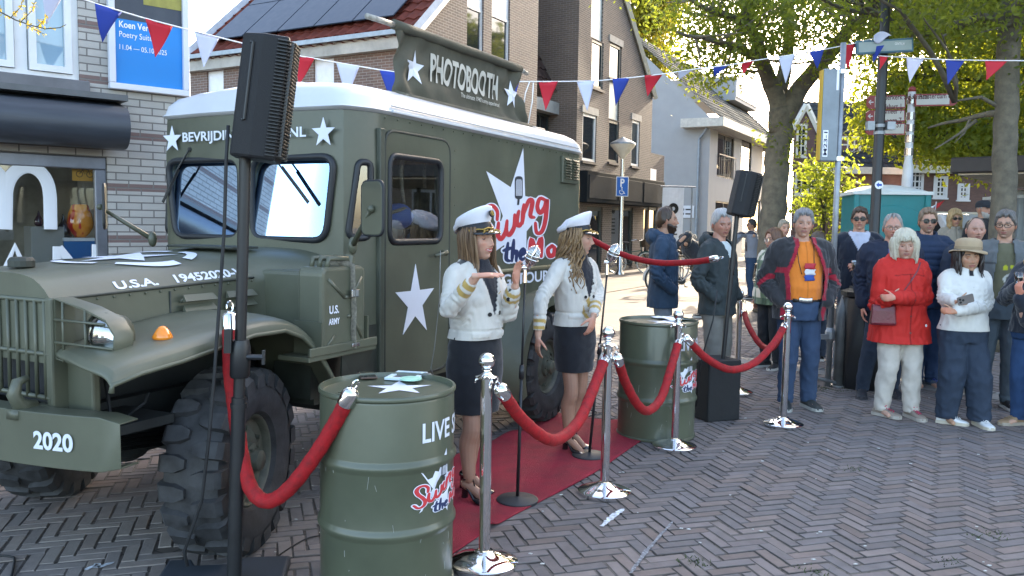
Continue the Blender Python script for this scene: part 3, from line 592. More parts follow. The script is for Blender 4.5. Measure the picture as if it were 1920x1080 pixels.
# upright white banner and notice plate by the pale house
c = yp(1259, 480, 30); c.z = 0
t = thing('banner_sign', 'tall narrow white banner with a black round logo beside the brick house', 'banner', c, R(15))
zt_ = yp(1259, 352, 30).z; zb_ = .7
mb = MB(); mb.grid(lambda u, v: (-.42+.84*u, .02*math.sin(u*7+v*3), zb_+(zt_-zb_)*v), 8, 14); o = mb.build('cloth', WHITE, t); o.modifiers.new('s', 'SOLIDIFY').thickness = .006
mb = MB(); mb.cyl((-.5, .03, zt_+.05), (.9, .03, zt_+.05), .025, None, 8); mb.cyl((.75, .03, 0), (.75, .03, zt_+.05), .03, None, 8); mb.build('arm', GALV, t)
mb = MB(); mb.lathe([(.07, 0), (.2, 0), (.2, .01), (.07, .01)], (0, -.03, zt_-.75), 24, (0, -1, 0), caps=False)
for k_ in range(5): mb.box((0, -.03, zt_-1.15-.13*k_), (.36-.05*(k_ % 2), .012, .045))
mb.build('logo', BLACKM, t)
NP = G.fx(1293, 397); mb = MB(); ya = G.fx(1276, 397)[0]; yb_ = G.fx(1302, 397)[0]
t = thing('notice_plate', 'small white notice plate fixed to the pale house wall', 'notice', GO, AX); mb.bb((-.05, yb_, NP[1]-.28), (-.01, ya, NP[1]+.28)); mb.build('plate', WHITE, t)
mb = MB()
for dz in (.1, -.1): mb.bb((-.056, yb_+.12, NP[1]+dz-.03), (-.051, ya-.25, NP[1]+dz+.03)); mb.lathe([(.001, 0), (.06, 0), (.06, .006)], (-.051, ya-.13, NP[1]+dz), 12, (-1, 0, 0))
mb.build('lettering', BLACKM, t)
# ---- far brick terrace with white windows
FB = Frame((0, 46, 0), 0)
DB = brickmat('red_brown_brick', (.15, .085, .07), (.12, .07, .06), (.14, .09, .08), .21, .065, .01, 'XZ'); SLATE = mat('slate_tiles', (.045, .048, .052),.9, spec=.12, var=.25)
def fp(px, py, y=0): return FB.fy(px, py, y)
def fr(p, y=0): return FB.rect(p, y)
f1 = thing('terrace_house', 'far brown brick house with white-trimmed gable and dark tiled roof', 'house', (0, 46, 0), 0)
xl, xr = fp(1484, 400)[0], fp(1700, 400)[0]; ez_ = fp(1600, 322)[1]
gwn = [fr(p) for p in ((1490, 324, 1542, 366), (1493, 232, 1513, 294), (1545, 370, 1600, 372))][:2]
gx0, gx1 = fp(1486, 300)[0], fp(1527, 300)[0]; gm = (gx0+gx1)/2; gz = fp(1505, 200)[1]; ge = fp(1505, 243)[1]
mb = MB(); wall(mb, fy, xl, xr, 0, ez_, [gwn[0]], (), .12); k_ = (gz-ge)/((gx1-gx0)/2)
wall(mb, fy, gx0, gx1, ez_, gz, [gwn[1]], [(-k_, 1, gz-k_*gm), (k_, 1, gz+k_*gm)], .12); mb.build('wall', DB, f1)
window(fy, gwn[0], f1, CREAM, (4, 3), .14, .07, .0, CREAM); window(fy, gwn[1], f1, CREAM, (2, 3), .12, .06, .0, CREAM)
mb = MB(); mb.bb((gx1, -.3, ez_-.12), (xr+.2, .02, ez_+.25)); mb.build('cornice', CREAM, f1); mb = MB(); mb.bb((xl, -.06, fp(1550, 488)[1]-.1), (xr, .0, fp(1550, 470)[1]+.3)); mb.build('shop_fascia', CREAM, f1)
mb = MB(); mb.tube([(gx0-.25, -.1, ge-.3), (gm, -.1, gz+.1)], [(.16, .1)]*2, 4, V(0, 1, 0)); mb.tube([(gm, -.1, gz+.1), (gx1+.25, -.1, ge-.3)], [(.16, .1)]*2, 4, V(0, 1, 0)); mb.build('bargeboard', CREAM, f1)
roofplane('roof', (gx1, -.25, ez_+.2), (1, 0, 0), V(0, .9, 1), xr-gx1, 5.5, SLATE, f1, .34, .38)
mb = MB(); mb.add([(gx0-.2, -.05, ge-.2), (gm, -.05, gz+.15), (gm, 4, gz+.15), (gx0-.2, 4, ge-.2), (gx1+.2, -.05, ge-.2), (gx1+.2, 4, ge-.2)], [(0, 1, 2, 3), (1, 4, 5, 2)]); mb.build('gable_roof', SLATE, f1)
wd_ = fr((1562, 256, 1612, 288), .8); window(lambda u, z, d: (u, .6+d, z), wd_, f1, CREAM, (4, 2), .14, .08, .0)
mb = MB(); mb.bb((wd_[0]-.1, .62, wd_[2]), (wd_[1]+.1, 3, wd_[3]+.1)); mb.build('dormer', DB, f1)
f2 = thing('corner_house', 'far brown brick house with tall white grid windows behind the toilet', 'house', (0, 46, 0), 0)
xa, xb = fp(1701, 400, -2)[0], 64; e2 = fp(1760, 255, -2)[1]
fm2 = lambda u, z, d: (u, -2+d, z)
ws = [fr(p, -2) for p in ((1700, 318, 1732, 362), (1750, 330, 1777, 371), (1795, 344, 1818, 375), (1700, 388, 1730, 410))]
mb = MB(); wall(mb, fm2, xa, xb, 0, e2, ws[:3], (), .12); mb.build('wall', DB, f2)
for q in ws[:3]: window(fm2, q, f2, WFRAME, (4, 4), .14, .07, -.02, WFRAME)
roofplane('roof', (xa-.3, -2.3, e2-.1), (1, 0, 0), V(0, .8, 1), xb-xa, 5, SLATE, f2, .34, .38)
mb = MB(); mb.bb((xa-.1, -2.35, fp(1750, 325, -2)[1]), (xa+2.6, -2.0, fp(1750, 318, -2)[1]+.2)); mb.build('cornice', CREAM, f2); mb = MB(); mb.bb((xa+1, -3.2, fp(1780, 412, -2)[1]), (xb, -2.003, fp(1780, 398, -2)[1])); mb.build('shop_canopy', CREAM, f2)
mb = MB(); cx_ = fp(1740, 230, -2)[0]; mb.bb((cx_-.3, -2.5, e2-1.8), (cx_-.12, -2.2, e2+2)); mb.build('bargeboard', CREAM, f2)
# ---- kiosk canopy at the right edge
c0 = yp(1782, 310, 13.0); kz = c0.z
t = thing('kiosk', 'flat dark canopy of a kiosk with slatted pale ceiling at the right', 'kiosk', (c0.x, c0.y, 0), R(-40))
mb = MB(); mb.bb((0, 0, kz-.12), (6, 5, kz+.12)); mb.build('canopy_roof', mat('canopy_dark', (.028, .022, .022), .5, var=.15), t, bevel=.02)
mb = MB()
for i in range(28): mb.bb((.1, .1+i*.175, kz-.15), (5.9, .1+i*.175+.15, kz-.122))
mb.build('ceiling', mat('canopy_ceiling', (.62, .54, .42), .7, var=.2), t)
for px_, py_ in ((1.1, 1.2), (5, 1.2), (5, 4)):
    mb = MB(); mb.cyl((px_, py_, 0), (px_, py_, kz-.16), .06, None, 10); mb.build('post', BLACKM, t)

# ---- unseen block added right of the square to shade the foreground
AB = (15.3, 8.0, 0); ab = thing('shade_block', 'unseen brown brick apartment block added to shade the square from the right', 'apartment block', AB)
mb = MB(); bz = 13.5; hs = [[1.0+i*2.4, 2.3+i*2.4, z, z+1.6] for i in range(6) for z in (.9, 3.9, 6.9, 9.9)]
wall(mb, lambda u, z, d: (d, u, z), 0, 16, 0, bz, hs); mb.add([(0, 0, 0), (12, 0, 0), (12, 0, bz), (0, 0, bz), (12, 16, 0), (12, 16, bz), (0, 16, 0), (0, 16, bz)], [(0, 1, 2, 3), (1, 4, 5, 2), (4, 6, 7, 5)]); mb.build('wall', BRNY, ab)
mb = MB(); mb.bb((-.3, -.3, bz), (12.3, 16.3, bz+.3)); mb.build('roof', SLATE, ab)
for h in hs: window(lambda u, z, d: (d, u, z), h, ab, WFRAME, (2, 1), .08, .05, .04)
# ================================================================ trees
def leafmat(name, c1, c2, trans=.55):
    m = bpy.data.materials.new(name); m.use_nodes = True; t = m.node_tree; N = t.nodes; L = t.links; N.clear()
    o = N.new('ShaderNodeOutputMaterial'); at = N.new('ShaderNodeAttribute'); at.attribute_name = 'Col'
    rp = N.new('ShaderNodeValToRGB'); rp.color_ramp.elements[0].color = (*c1, 1); rp.color_ramp.elements[1].color = (*c2, 1); L.new(at.outputs['Fac'], rp.inputs[0])
    df = N.new('ShaderNodeBsdfPrincipled'); df.inputs['Roughness'].default_value = .5; L.new(rp.outputs[0], df.inputs['Base Color'])
    tl = N.new('ShaderNodeBsdfTranslucent'); mu = N.new('ShaderNodeMix'); mu.data_type = 'RGBA'; mu.blend_type = 'MULTIPLY'; mu.inputs[0].default_value = 1; mu.inputs[7].default_value = (3.2, 2.6, .9, 1)
    L.new(rp.outputs[0], mu.inputs[6]); L.new(mu.outputs[2], tl.inputs[0]); mx = N.new('ShaderNodeMixShader'); mx.inputs[0].default_value = trans
    L.new(df.outputs[0], mx.inputs[1]); L.new(tl.outputs[0], mx.inputs[2]); L.new(mx.outputs[0], o.inputs[0]); return m
BARK = mat('bark', (.085, .072, .055), .9, var=.5, scale=9, bump=.9, bscale=22, col2=(.035, .03, .024))
BARKP = mat('plane_bark', (.17, .148, .108), .9, var=.5, scale=9, bump=.9, bscale=30, col2=(.085, .075, .058))
def leaves(blobs, n, size, seed, per=22, spread=.38):
    """blobs: (centre, radii, weight). Leaves come in clumps at random points of the blobs' outer volume."""
    r = np.random.default_rng(seed); W_ = np.array([b[2] for b in blobs], float); W_ /= W_.sum(); nc = n//per
    bi = r.choice(len(blobs), nc, p=W_); d = r.normal(size=(nc, 3)); d /= np.linalg.norm(d, axis=1)[:, None]; rad = r.uniform(.15, 1, nc)**.5
    C_ = np.array([list(b[0]) for b in blobs]); R_ = np.array([b[1] for b in blobs]); cc = C_[bi]+d*rad[:, None]*R_[bi]
    tone = np.repeat(r.uniform(0, 1, nc)*.5, per); P = np.repeat(cc, per, 0)+r.normal(0, spread, (nc*per, 3))*np.array([1, 1, .55]); k = len(P)
    s = size*r.uniform(.55, 1.25, k); a = r.normal(size=(k, 3)); a /= np.linalg.norm(a, axis=1)[:, None]; a[:, 2] -= .35
    a /= np.linalg.norm(a, axis=1)[:, None]; b = np.cross(a, r.normal(size=(k, 3))); b /= np.linalg.norm(b, axis=1)[:, None]
    a *= s[:, None]; b *= (s*.62)[:, None]
    vs = np.stack([P-a, P+b*.8-a*.1, P+a, P-b*.8-a*.1], 1).reshape(-1, 3)
    me = bpy.data.meshes.new('crown'); me.vertices.add(k*4); me.vertices.foreach_set('co', vs.ravel()); me.loops.add(k*4); me.loops.foreach_set('vertex_index', np.arange(k*4, dtype=np.int32))
    me.polygons.add(k); me.polygons.foreach_set('loop_start', np.arange(0, k*4, 4, dtype=np.int32)); me.update(calc_edges=True); me.shade_flat()
    v = np.clip(tone+r.uniform(0, .5, k), 0, 1); setcol(me, np.repeat(np.stack([v, v, v], 1), 4, 0)); return me, cc
def limb(mb, a, b, r0, r1, wob=.12, n=8, seg=8, sag=0):
    a, b = Vector(a), Vector(b); L_ = (b-a).length; P = []; o1 = V(random.gauss(0, 1), random.gauss(0, 1), random.gauss(0, 1))*wob*L_*.5
    for i in range(n+1):
        t = i/n; q = a.lerp(b, t)+o1*math.sin(PI*t)+V(random.gauss(0, 1), random.gauss(0, 1), random.gauss(0, .7))*wob*L_*.06*(0 < i < n); q.z += sag*math.sin(PI*t); P.append(q)
    mb.tube(P, [r0+(r1-r0)*(i/n)**.8 for i in range(n+1)], seg); return P
def tree(label, base, trunk, limbs, blobs, n, size, lm, bark, seed, group=None, twigs=26, spread=.38, cat='tree', name='tree', per=22):
    """trunk/limbs: lists of (points, r0, r1)"""
    random.seed(seed); t = thing(name, label, cat, base, 0, group); base = Vector(base)
    mb = MB(); ends = []
    P = [Vector(p)-base for p in trunk[0]]; nn_ = len(P); Q = []
    for i in range(nn_-1):
        for k in range(6): u = k/6; Q.append(P[i].lerp(P[i+1], u)+V(random.gauss(0, 1), random.gauss(0, 1), 0)*trunk[1]*.05*(i+k > 0))
    Q.append(P[-1]); m_ = len(Q); rr = [trunk[1]+(trunk[2]-trunk[1])*i/(m_-1) for i in range(m_)]; rr[0] *= 1.25
    mb.tube(Q, rr, 18); ends.append(Q[-1])
    for pts, r0, r1 in limbs:
        for i in range(len(pts)-1):
            f0, f1 = i/(len(pts)-1), (i+1)/(len(pts)-1)
            L_ = limb(mb, Vector(pts[i])-base, Vector(pts[i+1])-base, r0+(r1-r0)*f0, r0+(r1-r0)*f1, .06); ends += L_[3:]
    me, cc = leaves([(Vector(c)-base, r_, w_) for c, r_, w_ in blobs], n, size, seed, per, spread)
    sel = cc[np.random.default_rng(seed).choice(len(cc), min(twigs, len(cc)), replace=False)] if twigs else []
    for c in sel:
        c = Vector(c); e = min(ends, key=lambda p: (p-c).length+max(0, p.z-c.z)*.6); limb(mb, e, c, .035*min(1.5, .5+(c-e).length*.25), .009, .12, 7, 5)
    link('trunk', mb.mesh(), bark, t, True); link('crown', me, lm, t); return t
LF1 = leafmat('leaf_plane', (.055, .088, .024), (.13, .175, .036), .6); LF2 = leafmat('leaf_spring', (.075, .115, .022), (.18, .22, .035), .62); LF3 = leafmat('leaf_far', (.06, .08, .012), (.17, .17, .025), .55)
# big plane tree at 15.5 m
D1 = 15.5; T = lambda x, y, D=D1: yp(x, y, D)
b0 = T(1450, 400); b0.z = 0
tree('large plane tree with blotchy bark forking behind the crowd', b0, ([b0, T(1447, 420), T(1455, 330), T(1463, 250), T(1462, 205)], .25, .21),
     [([T(1462, 215), T(1445, 160), T(1425, 110, 15), T(1400, 40, 14.5), T(1390, -80, 14)], .19, .06), ([T(1466, 225), T(1500, 165), T(1560, 95, 15), T(1600, 45, 14.5), T(1700, -20, 14)], .2, .06),
      ([T(1461, 215), T(1470, 140, 16), T(1480, 60, 16.5), T(1490, -80, 17)], .17, .06), ([T(1428, 115, 15), T(1370, 85, 14), T(1320, 70, 13.5), T(1270, 60, 13)], .08, .02), ([T(1400, 50, 14.5), T(1330, 20, 13.5), T(1260, -20, 13)], .07, .02)],
     [(T(1370, 70, 14.5), (1.0, 2.0, .7), 3), (T(1315, 15, 14), (.8, 1.6, .6), 2.2), (T(1330, 130, 14), (.55, .9, .35), 1.0), (T(1450, 30, 14.5), (1.4, 2, .8), 5), (T(1380, -90, 15), (2.6, 3, 1.1), 6), (T(1550, -20, 15), (1.8, 2.5, 1.0), 5), (T(1480, 270, 15.1), (.28, .35, .5), .35), (T(1580, 90, 14), (.9, 1.5, .45), 1.6), (T(1480, -260, 15), (3.5, 4, 1.6), 7)],
     21500, .050, LF1, BARKP, 11, twigs=110, spread=.22, per=26)
D2 = 11.0; T2 = lambda x, y, D=D2: yp(x, y, D)
b0 = T2(1880, 400); b0.z = 0
tree('tall smooth trunked tree at the right with long drooping branches', b0, ([b0, T2(1882, 380), T2(1884, 260), T2(1890, 100), T2(1905, -60)], .158, .135),
     [([T2(1888, 40), T2(1840, 30, 11.2), T2(1760, 50, 11.6), T2(1715, 62, 11.9), T2(1640, 30, 12.2)], .09, .02), ([T2(1884, 205), T2(1840, 182, 11), T2(1790, 190, 11)], .035, .012), ([T2(1884, 212), T2(1850, 214, 11.2), T2(1800, 226, 11.5), T2(1740, 240, 11.8)], .055, .014), ([T2(1830, 226, 11.3), T2(1800, 250, 11.3), T2(1752, 280, 11.3)], .03, .009), ([T2(1820, 222, 11.3), T2(1808, 250, 11.3), T2(1790, 268, 11.3)], .02, .007), ([T2(1895, 60), T2(1915, 10, 10.7), T2(1960, -60, 10)], .1, .03)],
     [(T2(1700, 20, 12.2), (1.3, 1.0, .5), 3.2), (T2(1800, 50, 11), (.9, 1.3, .35), 1.8), (T2(1850, -60, 10), (2.0, 2.0, .8), 6), (T2(1650, 80, 12.4), (.5, .6, .25), .5), (T2(1960, 60, 11), (.8, 1.5, .8), 2), (T2(1650, -120, 9.5), (1.8, 1.5, .7), 4), (T2(1900, -260, 11), (3, 3.5, 1.6), 5)],
     15500, .043, LF1, BARKP, 12, twigs=90, spread=.18, per=26)
D3 = 20.0; T3 = lambda x, y, D=D3: yp(x, y, D)
b0 = T3(1960, 400); b0.z = 0
tree('sunlit yellow-green tree filling the gap left of the right trunk', b0, ([b0, T3(1955, 300), T3(1930, 120)], .26, .15),
     [([T3(1950, 290), T3(1880, 230, 19.5), T3(1780, 250, 19), T3(1680, 260, 19)], .1, .02), ([T3(1940, 200), T3(1850, 150, 20), T3(1720, 140, 20)], .09, .02)],
     [(T3(1700, 215, 20), (.9, 1.4, .9), 2.2), (T3(1800, 215, 20), (1.3, 1.6, 1.2), 4), (T3(1760, 265, 19), (1.1, 1.0, .5), 2.2), (T3(1840, 290, 19.5), (.8, 1.2, .6), 1.6), (T3(1920, 200, 21), (1.2, 2, 1.6), 3.4), (T3(1660, 160, 20.5), (.6, 1, .8), 1.1), (T3(1640, 240, 20), (.45, .8, .55), .7), (T3(1800, 90, 21), (2.0, 2.2, 1.1), 3.6), (T3(1700, 60, 22), (1.8, 2.0, .9), 2)],
     25000, .075, LF2, BARK, 13, twigs=70, spread=.28)
b0 = yp(1545, 470, 30); b0.z = 0; T4 = lambda x, y, D=30: yp(x, y, D)
tree('small young tree in front of the far brown brick house', b0, ([b0, T4(1545, 420), T4(1550, 330)], .07, .04), [([T4(1546, 400), T4(1530, 350), T4(1525, 320)], .04, .012), ([T4(1549, 380), T4(1580, 340), T4(1585, 320)], .04, .012)],
     [(T4(1545, 350), (1.0, 1.0, 1.3), 3), (T4(1570, 330), (.9, .9, .8), 2), (T4(1530, 390), (.8, .8, .6), 1.4), (T4(1565, 400), (.7, .7, .5), 1.2), (T4(1530, 450), (.7, .7, .45), 1)], 2400, .10, LF1, BARK, 14, twigs=16, spread=.3)
b0 = yp(1215, 450, 52); b0.z = 0; T5 = lambda x, y, D=52: yp(x, y, D)
tree('tall autumn-yellow tree rising behind the second brick house', b0, ([b0, T5(1210, 300), T5(1205, 100)], .5, .3), [([T5(1208, 220), T5(1160, 80), T5(1130, 0)], .2, .05), ([T5(1208, 200), T5(1250, 100), T5(1270, 30)], .2, .05)],
     [(T5(1200, 60), (2.1, 3, 2.2), 4), (T5(1190, -60), (2.8, 3, 2.5), 4), (T5(1230, 20), (1.5, 3, 1.6), 2.6), (T5(1225, 120), (1.3, 2, 1.0), 1.7), (T5(1255, 165), (1.0, 1.6, .35), .7), (T5(1270, -30), (2, 2, 1.3), 2)], 15000, .17, LF3, BARK, 15, twigs=40, spread=.5)
# bare twig with young leaves reaching in at top left
b0 = yp(-60, 20, 3.9); t = thing('spring_twig', 'thin twig with small yellow leaves in front of the upper window', 'twig', b0); mb = MB(); rr_ = random.Random(4)
TW = lambda x, y, D=3.9: yp(x, y, D)-b0
segs = [([TW(-60, 10), TW(0, 22), TW(30, 38), TW(60, 48), TW(85, 54), TW(112, 52), TW(124, 46)], .004), ([TW(20, 33), TW(40, 12), TW(44, -10)], .002), ([TW(38, 42), TW(60, 20), TW(66, 2)], .002), ([TW(50, 45), TW(72, 60), TW(84, 64)], .0018), ([TW(-10, 18), TW(0, 15), TW(1, 16)], .002), ([TW(70, 50), TW(80, 40), TW(88, 28)], .0015)]
for p, r in segs: mb.tube(p, [r*1.1]+[r*(1-.7*i/len(p)) for i in range(1, len(p))], 5)
link('stem', mb.mesh(), BARK, t, True)
vs = []; fs = []
for p, r in segs[1:]+segs[:1]:
    for k in range(24):
        i = rr_.randrange(len(p)-1); q = p[i].lerp(p[i+1], rr_.random()); a = V(rr_.gauss(0, 1), rr_.gauss(0, .6), rr_.gauss(-.3, 1)).normalized()*rr_.uniform(.012, .026); b_ = a.cross(V(rr_.gauss(0, 1), rr_.gauss(0, 1), 1)).normalized()*.004
        n_ = len(vs); vs += [q, q+a*.5+b_, q+a, q+a*.5-b_]; fs.append((n_, n_+1, n_+2, n_+3))
me = bpy.data.meshes.new('leaves'); me.from_pydata(vs, [], fs); setcol(me, np.full((len(vs), 3), .8)); link('leaves', me, leafmat('leaf_young', (.2, .17, .03), (.34, .29, .06), .4), t)
# clipped shrub by the white van
b0 = yp(1735, 400, 22); b0.z = 0
tree('dark green shrub behind the man in sunglasses', b0, ([b0, b0+V(0, 0, 1)], .05, .03), [], [(b0+V(0, 0, 1.5), (.75, .6, .55), 1), (b0+V(.3, 0, 1.2), (.8, .6, .5), 1)], 2600, .08, LF1, BARK, 16, cat='shrub', name='shrub', twigs=14, spread=.15)

b0 = V(12.4, 18.6, 0)  # extra tree, added so its high crown shades the foreground
tree('tall leafy tree added behind the kiosk to shade the square, its crown above the picture', b0, ([b0, b0+V(-.1, 0, 3), b0+V(-.3, .1, 6)], .24, .16), [([b0+V(-.3, .1, 5.6), b0+V(-2.5, -1, 8)], .1, .03), ([b0+V(-.3, .1, 5.8), b0+V(1.5, 1, 8.5)], .1, .03)],
     [(b0+V(-3.2, -1.5, 8.3), (3.0, 3.2, 1.2), 4), (b0+V(-.5, 0, 9.5), (3.4, 3.4, 2.0), 6), (b0+V(-3, 2.5, 9.2), (2.6, 2.6, 1.5), 3.5), (b0+V(2, .5, 9), (2, 2.5, 1.5), 2), (b0+V(-1, 2.6, 7.4), (2.2, 2.4, .9), 3), (b0+V(-4.5, .5, 7.6), (1.6, 2.4, .8), 2)], 20000, .15, LF1, BARK, 19, twigs=40, spread=.45)

for bx_, by_, sd_, lb_ in ((20.5, 31, 23, 'large leafy tree added to darken window reflections, left one of the two behind the sunlit tree'), (26, 36, 24, 'large leafy tree added to darken window reflections, right one of the two behind the sunlit tree')):  # both added so the house windows reflect foliage instead of bright sky
    b0 = V(bx_, by_, 0); tree(lb_, b0, ([b0, b0+V(.1, 0, 3), b0+V(0, .2, 6)], .3, .2), [([b0+V(0, .2, 5.5), b0+V(-2, 0, 8)], .12, .04), ([b0+V(0, .2, 5.8), b0+V(2, .5, 8.5)], .12, .04)],
         [(b0+V(0, 0, 5.5), (3.2, 3, 1.8), 3), (b0+V(-1, 0, 8), (3.2, 3, 2.2), 4), (b0+V(1, .5, 10.5), (2.6, 2.6, 2), 3)], 7500, .26, LF1, BARK, sd_, twigs=30, spread=.6)
# ================================================================ the army truck
TO = (-1.916, 4.316, 0); TF = Frame(TO, R(62.85)); YS = -.80
tk = thing('army_truck', 'olive army ambulance truck with white roof, white stars and Swing the Mood lettering', 'truck', TO, TF.ang)
def ev(o):
    dg = bpy.context.evaluated_depsgraph_get(); return bpy.data.meshes.new_from_object(o.evaluated_get(dg))
def boolean(me, cutters, op='DIFFERENCE'):
    o = bpy.data.objects.new('b', me); COL.objects.link(o); cs = []
    for c in cutters:
        co = bpy.data.objects.new('c', c); COL.objects.link(co); cs.append(co)
        m = o.modifiers.new('b', 'BOOLEAN'); m.operation = op; m.object = co; m.solver = 'EXACT'
    r = ev(o); bpy.data.objects.remove(o)
    for c in cs: bpy.data.objects.remove(c)
    return r
def rrect(x0, x1, z0, z1, r=.07, n=5, top=None):                  # rounded quad; top = (x0, x1) at z1
    t0, t1 = top or (x0, x1); P = [V(x0, z0, 0), V(x1, z0, 0), V(t1, z1, 0), V(t0, z1, 0)]; out = []
    for i in range(4):
        p, a, b = P[i], P[i-1], P[(i+1) % 4]; da = (a-p).normalized(); db = (b-p).normalized(); rr = min(r, (a-p).length*.45, (b-p).length*.45); A, B = p+da*rr, p+db*rr
        for k in range(n+1): t = k/n; q = A*(1-t)**2+p*2*t*(1-t)+B*t*t; out.append((q.x, q.y))
    return out
def outline(s):                                                    # plan outline of body shrunk by s
    P = []; xf, xr, hw, hc = .72+s, 4.05-s, .80-s, .70-s*.8
    def arc2(cx, cy, r, a0, a1, n=6):
        return [(cx+r*math.cos(R(a0+(a1-a0)*i/n)), cy+r*math.sin(R(a0+(a1-a0)*i/n))) for i in range(n+1)]
    q_ = min(.30, s*1.2); near = [(xf, -hc+.10+q_), (xf+.004+q_*.05, -hc+.04+q_*.5), (xf+.018+q_*.2, -hc-.006+q_*.12), (xf+.05+q_*.45, -hc-.030), (.90+s*.6+q_*.6, -hw+.012), (.97+s*.6+q_*.9, -hw)]
    r = .14; P = near+arc2(xr-r, -hw+r, r, -90, 0)+arc2(xr-r, hw-r, r, 0, 90)+[(x, -y) for x, y in reversed(near)]
    P += [(xf-.03*(1-(y/hc)**2), y) for y in (hc*.5, hc*.25, 0, -hc*.25, -hc*.5)]
    return P
def loft(levels):
    mb = MB(); n = len(outline(0)); vs = []
    for z, s, dz in levels: vs += [(x, y, z+dz*(1-(y/.8)**2)) for x, y in outline(s)]
    fs = [(i*n+k, i*n+(k+1) % n, (i+1)*n+(k+1) % n, (i+1)*n+k) for i in range(len(levels)-1) for k in range(n)]
    mb.add(vs, fs+[tuple(range(n))[::-1], tuple((len(levels)-1)*n+k for k in range(n))]); return mb
bodym = loft([(.60, .01, 0), (.66, 0, 0), (1.35, 0, 0), (2.0, 0, 0), (2.215, .006, 0)]).mesh()
inn = MB(); inn.prism([(.81, -.63), (.95, -.735), (1.02, -.755), (3.95, -.755), (3.95, .755), (1.02, .755), (.95, .735), (.81, .63)], (0, 0, .9), (1, 0, 0), (0, 1, 0), (0, 0, 1), 1.27)
WS = {}
def cutx(poly, x0, x1, s=1): mb = MB(); mb.prism(poly, (x0, 0, 0), (0, 1, 0), (0, 0, 1), (1, 0, 0), x1-x0); me = mb.mesh(); return me
WS['wl'] = rrect(.045, .60, 1.485, 1.955, .09, top=(.045, .665)); WS['wr'] = [(-y, z) for y, z in WS['wl']][::-1]
cn = V(.93, -.80, 0)-V(.735, -.715, 0); cnl = cn.normalized(); cnn = V(cnl.y, -cnl.x, 0)
WS['q'] = rrect(.02, .165, 1.50, 1.93, .06, top=(.085, .165))
def corner(u, z, d, s=1): p = V(.735, -.715, 0)+cnl*u-cnn*d; return V(p.x, p.y*s, z)
def cutq(s):
    mb = MB(); n = len(WS['q']); vs = [corner(u, z, d, s) for d in (-.1, .12) for u, z in WS['q']]; fs = [tuple(range(n)), tuple(range(n, 2*n))[::-1]]+[(i, n+i, n+(i+1) % n, (i+1) % n) for i in range(n)]
    if s > 0: fs = [f[::-1] for f in fs]
    mb.add(vs, fs); return mb.mesh()
WS['d'] = rrect(1.03, 1.60, 1.475, 1.985, .075)
def cuty(poly, y0, y1): mb = MB(); mb.prism(poly, (0, y0, 0), (1, 0, 0), (0, 0, 1), (0, 1, 0), y1-y0); return mb.mesh()
def fixn(me):
    import bmesh; b = bmesh.new(); b.from_mesh(me); bmesh.ops.recalc_face_normals(b, faces=b.faces); b.to_mesh(me); b.free(); return me
cut = [inn.mesh(), cutx(WS['wl'], .5, .95), cutx(WS['wr'], .5, .95), cutq(1), cutq(-1), cuty(WS['d'], -1, -.6), cuty(WS['d'], .6, 1)]
body = boolean(fixn(bodym), [fixn(c) for c in cut]); link('body', body, OLIVE, tk, 30)
roofm = mat('truck_roof_white', (.54, .555, .585), .35, var=.06, scale=2, coat=.3)
lv = [(2.217, .004, 0), (2.235, -.012, 0), (2.25, .0, 0), (2.30, .012, .0), (2.345, .05, .01), (2.375, .11, .015), (2.39, .2, .03), (2.395, .34, .04)]
link('roof', loft(lv).mesh(), roofm, tk, 50)
mb = MB(); mb.bb((1.05, -.822, 2.228), (3.9, -.80, 2.245)); mb.bb((1.05, -.815, 2.265), (3.9, -.80, 2.275)); mb.build('roof_gutter', roofm, tk, bevel=.004)
# glazing
PANE = clearglass('truck_glass', .14, (.72, .78, .8)); PANEW = clearglass('windshield_glass', .13, (.62, .70, .76), (.50, .68, .92)); SEAL = mat('window_seal', (.012, .014, .018), .5, var=.1)  # windscreen reflections are tinted blue in place of a bluer sky
def flat3(poly, fn): mb = MB(); mb.add([fn(a, b) for a, b in poly], [tuple(range(len(poly)))]); return mb
def seal(poly, fn, r=.017): mb = MB(); mb.tube([fn(a, b) for a, b in poly], r, 8, closed=True); return mb
for key, fn, pm, nm in (('wl', lambda y, z: V(.712, y, z), PANEW, 'windscreen'), ('wr', lambda y, z: V(.712, y, z), PANEW, 'windscreen'), ('q', lambda u, z: corner(u, z, .0), PANE, 'quarter_window'), ('q', lambda u, z: corner(u, z, 0, -1), PANE, 'quarter_window'), ('d', lambda x, z: V(x, -.806, z), PANE, 'door_window'), ('d', lambda x, z: V(x, .806, z), PANE, 'door_window')):
    o = seal(WS[key], fn, .02).build(nm, SEAL, tk, True); flat3(WS[key], lambda a, b: fn(a, b)+(V((b-1.72)*.12+.02, 0, 0) if key in ('wl', 'wr') else V(0, 0, 0))).build('pane', pm, o)
# windscreen wipers
for y0, y1 in ((.46, .62), (-.18, -.42)):
    mb = MB(); a, b_ = V(.70, y0, 2.02), V(.685, y1, 1.78); mb.cyl(a+V(.03, 0, 0), a, .015, None, 8); mb.tube([a, a.lerp(b_, .5)+V(-.012, 0, 0), b_], .006, 6); mb.tube([a.lerp(b_, .5)+V(-.004, 0, 0), b_, b_+(b_-a)*.35], [(.012, .004)]*3, 6, V(1, 0, 0)); mb.build('wiper', BLACKM, tk)
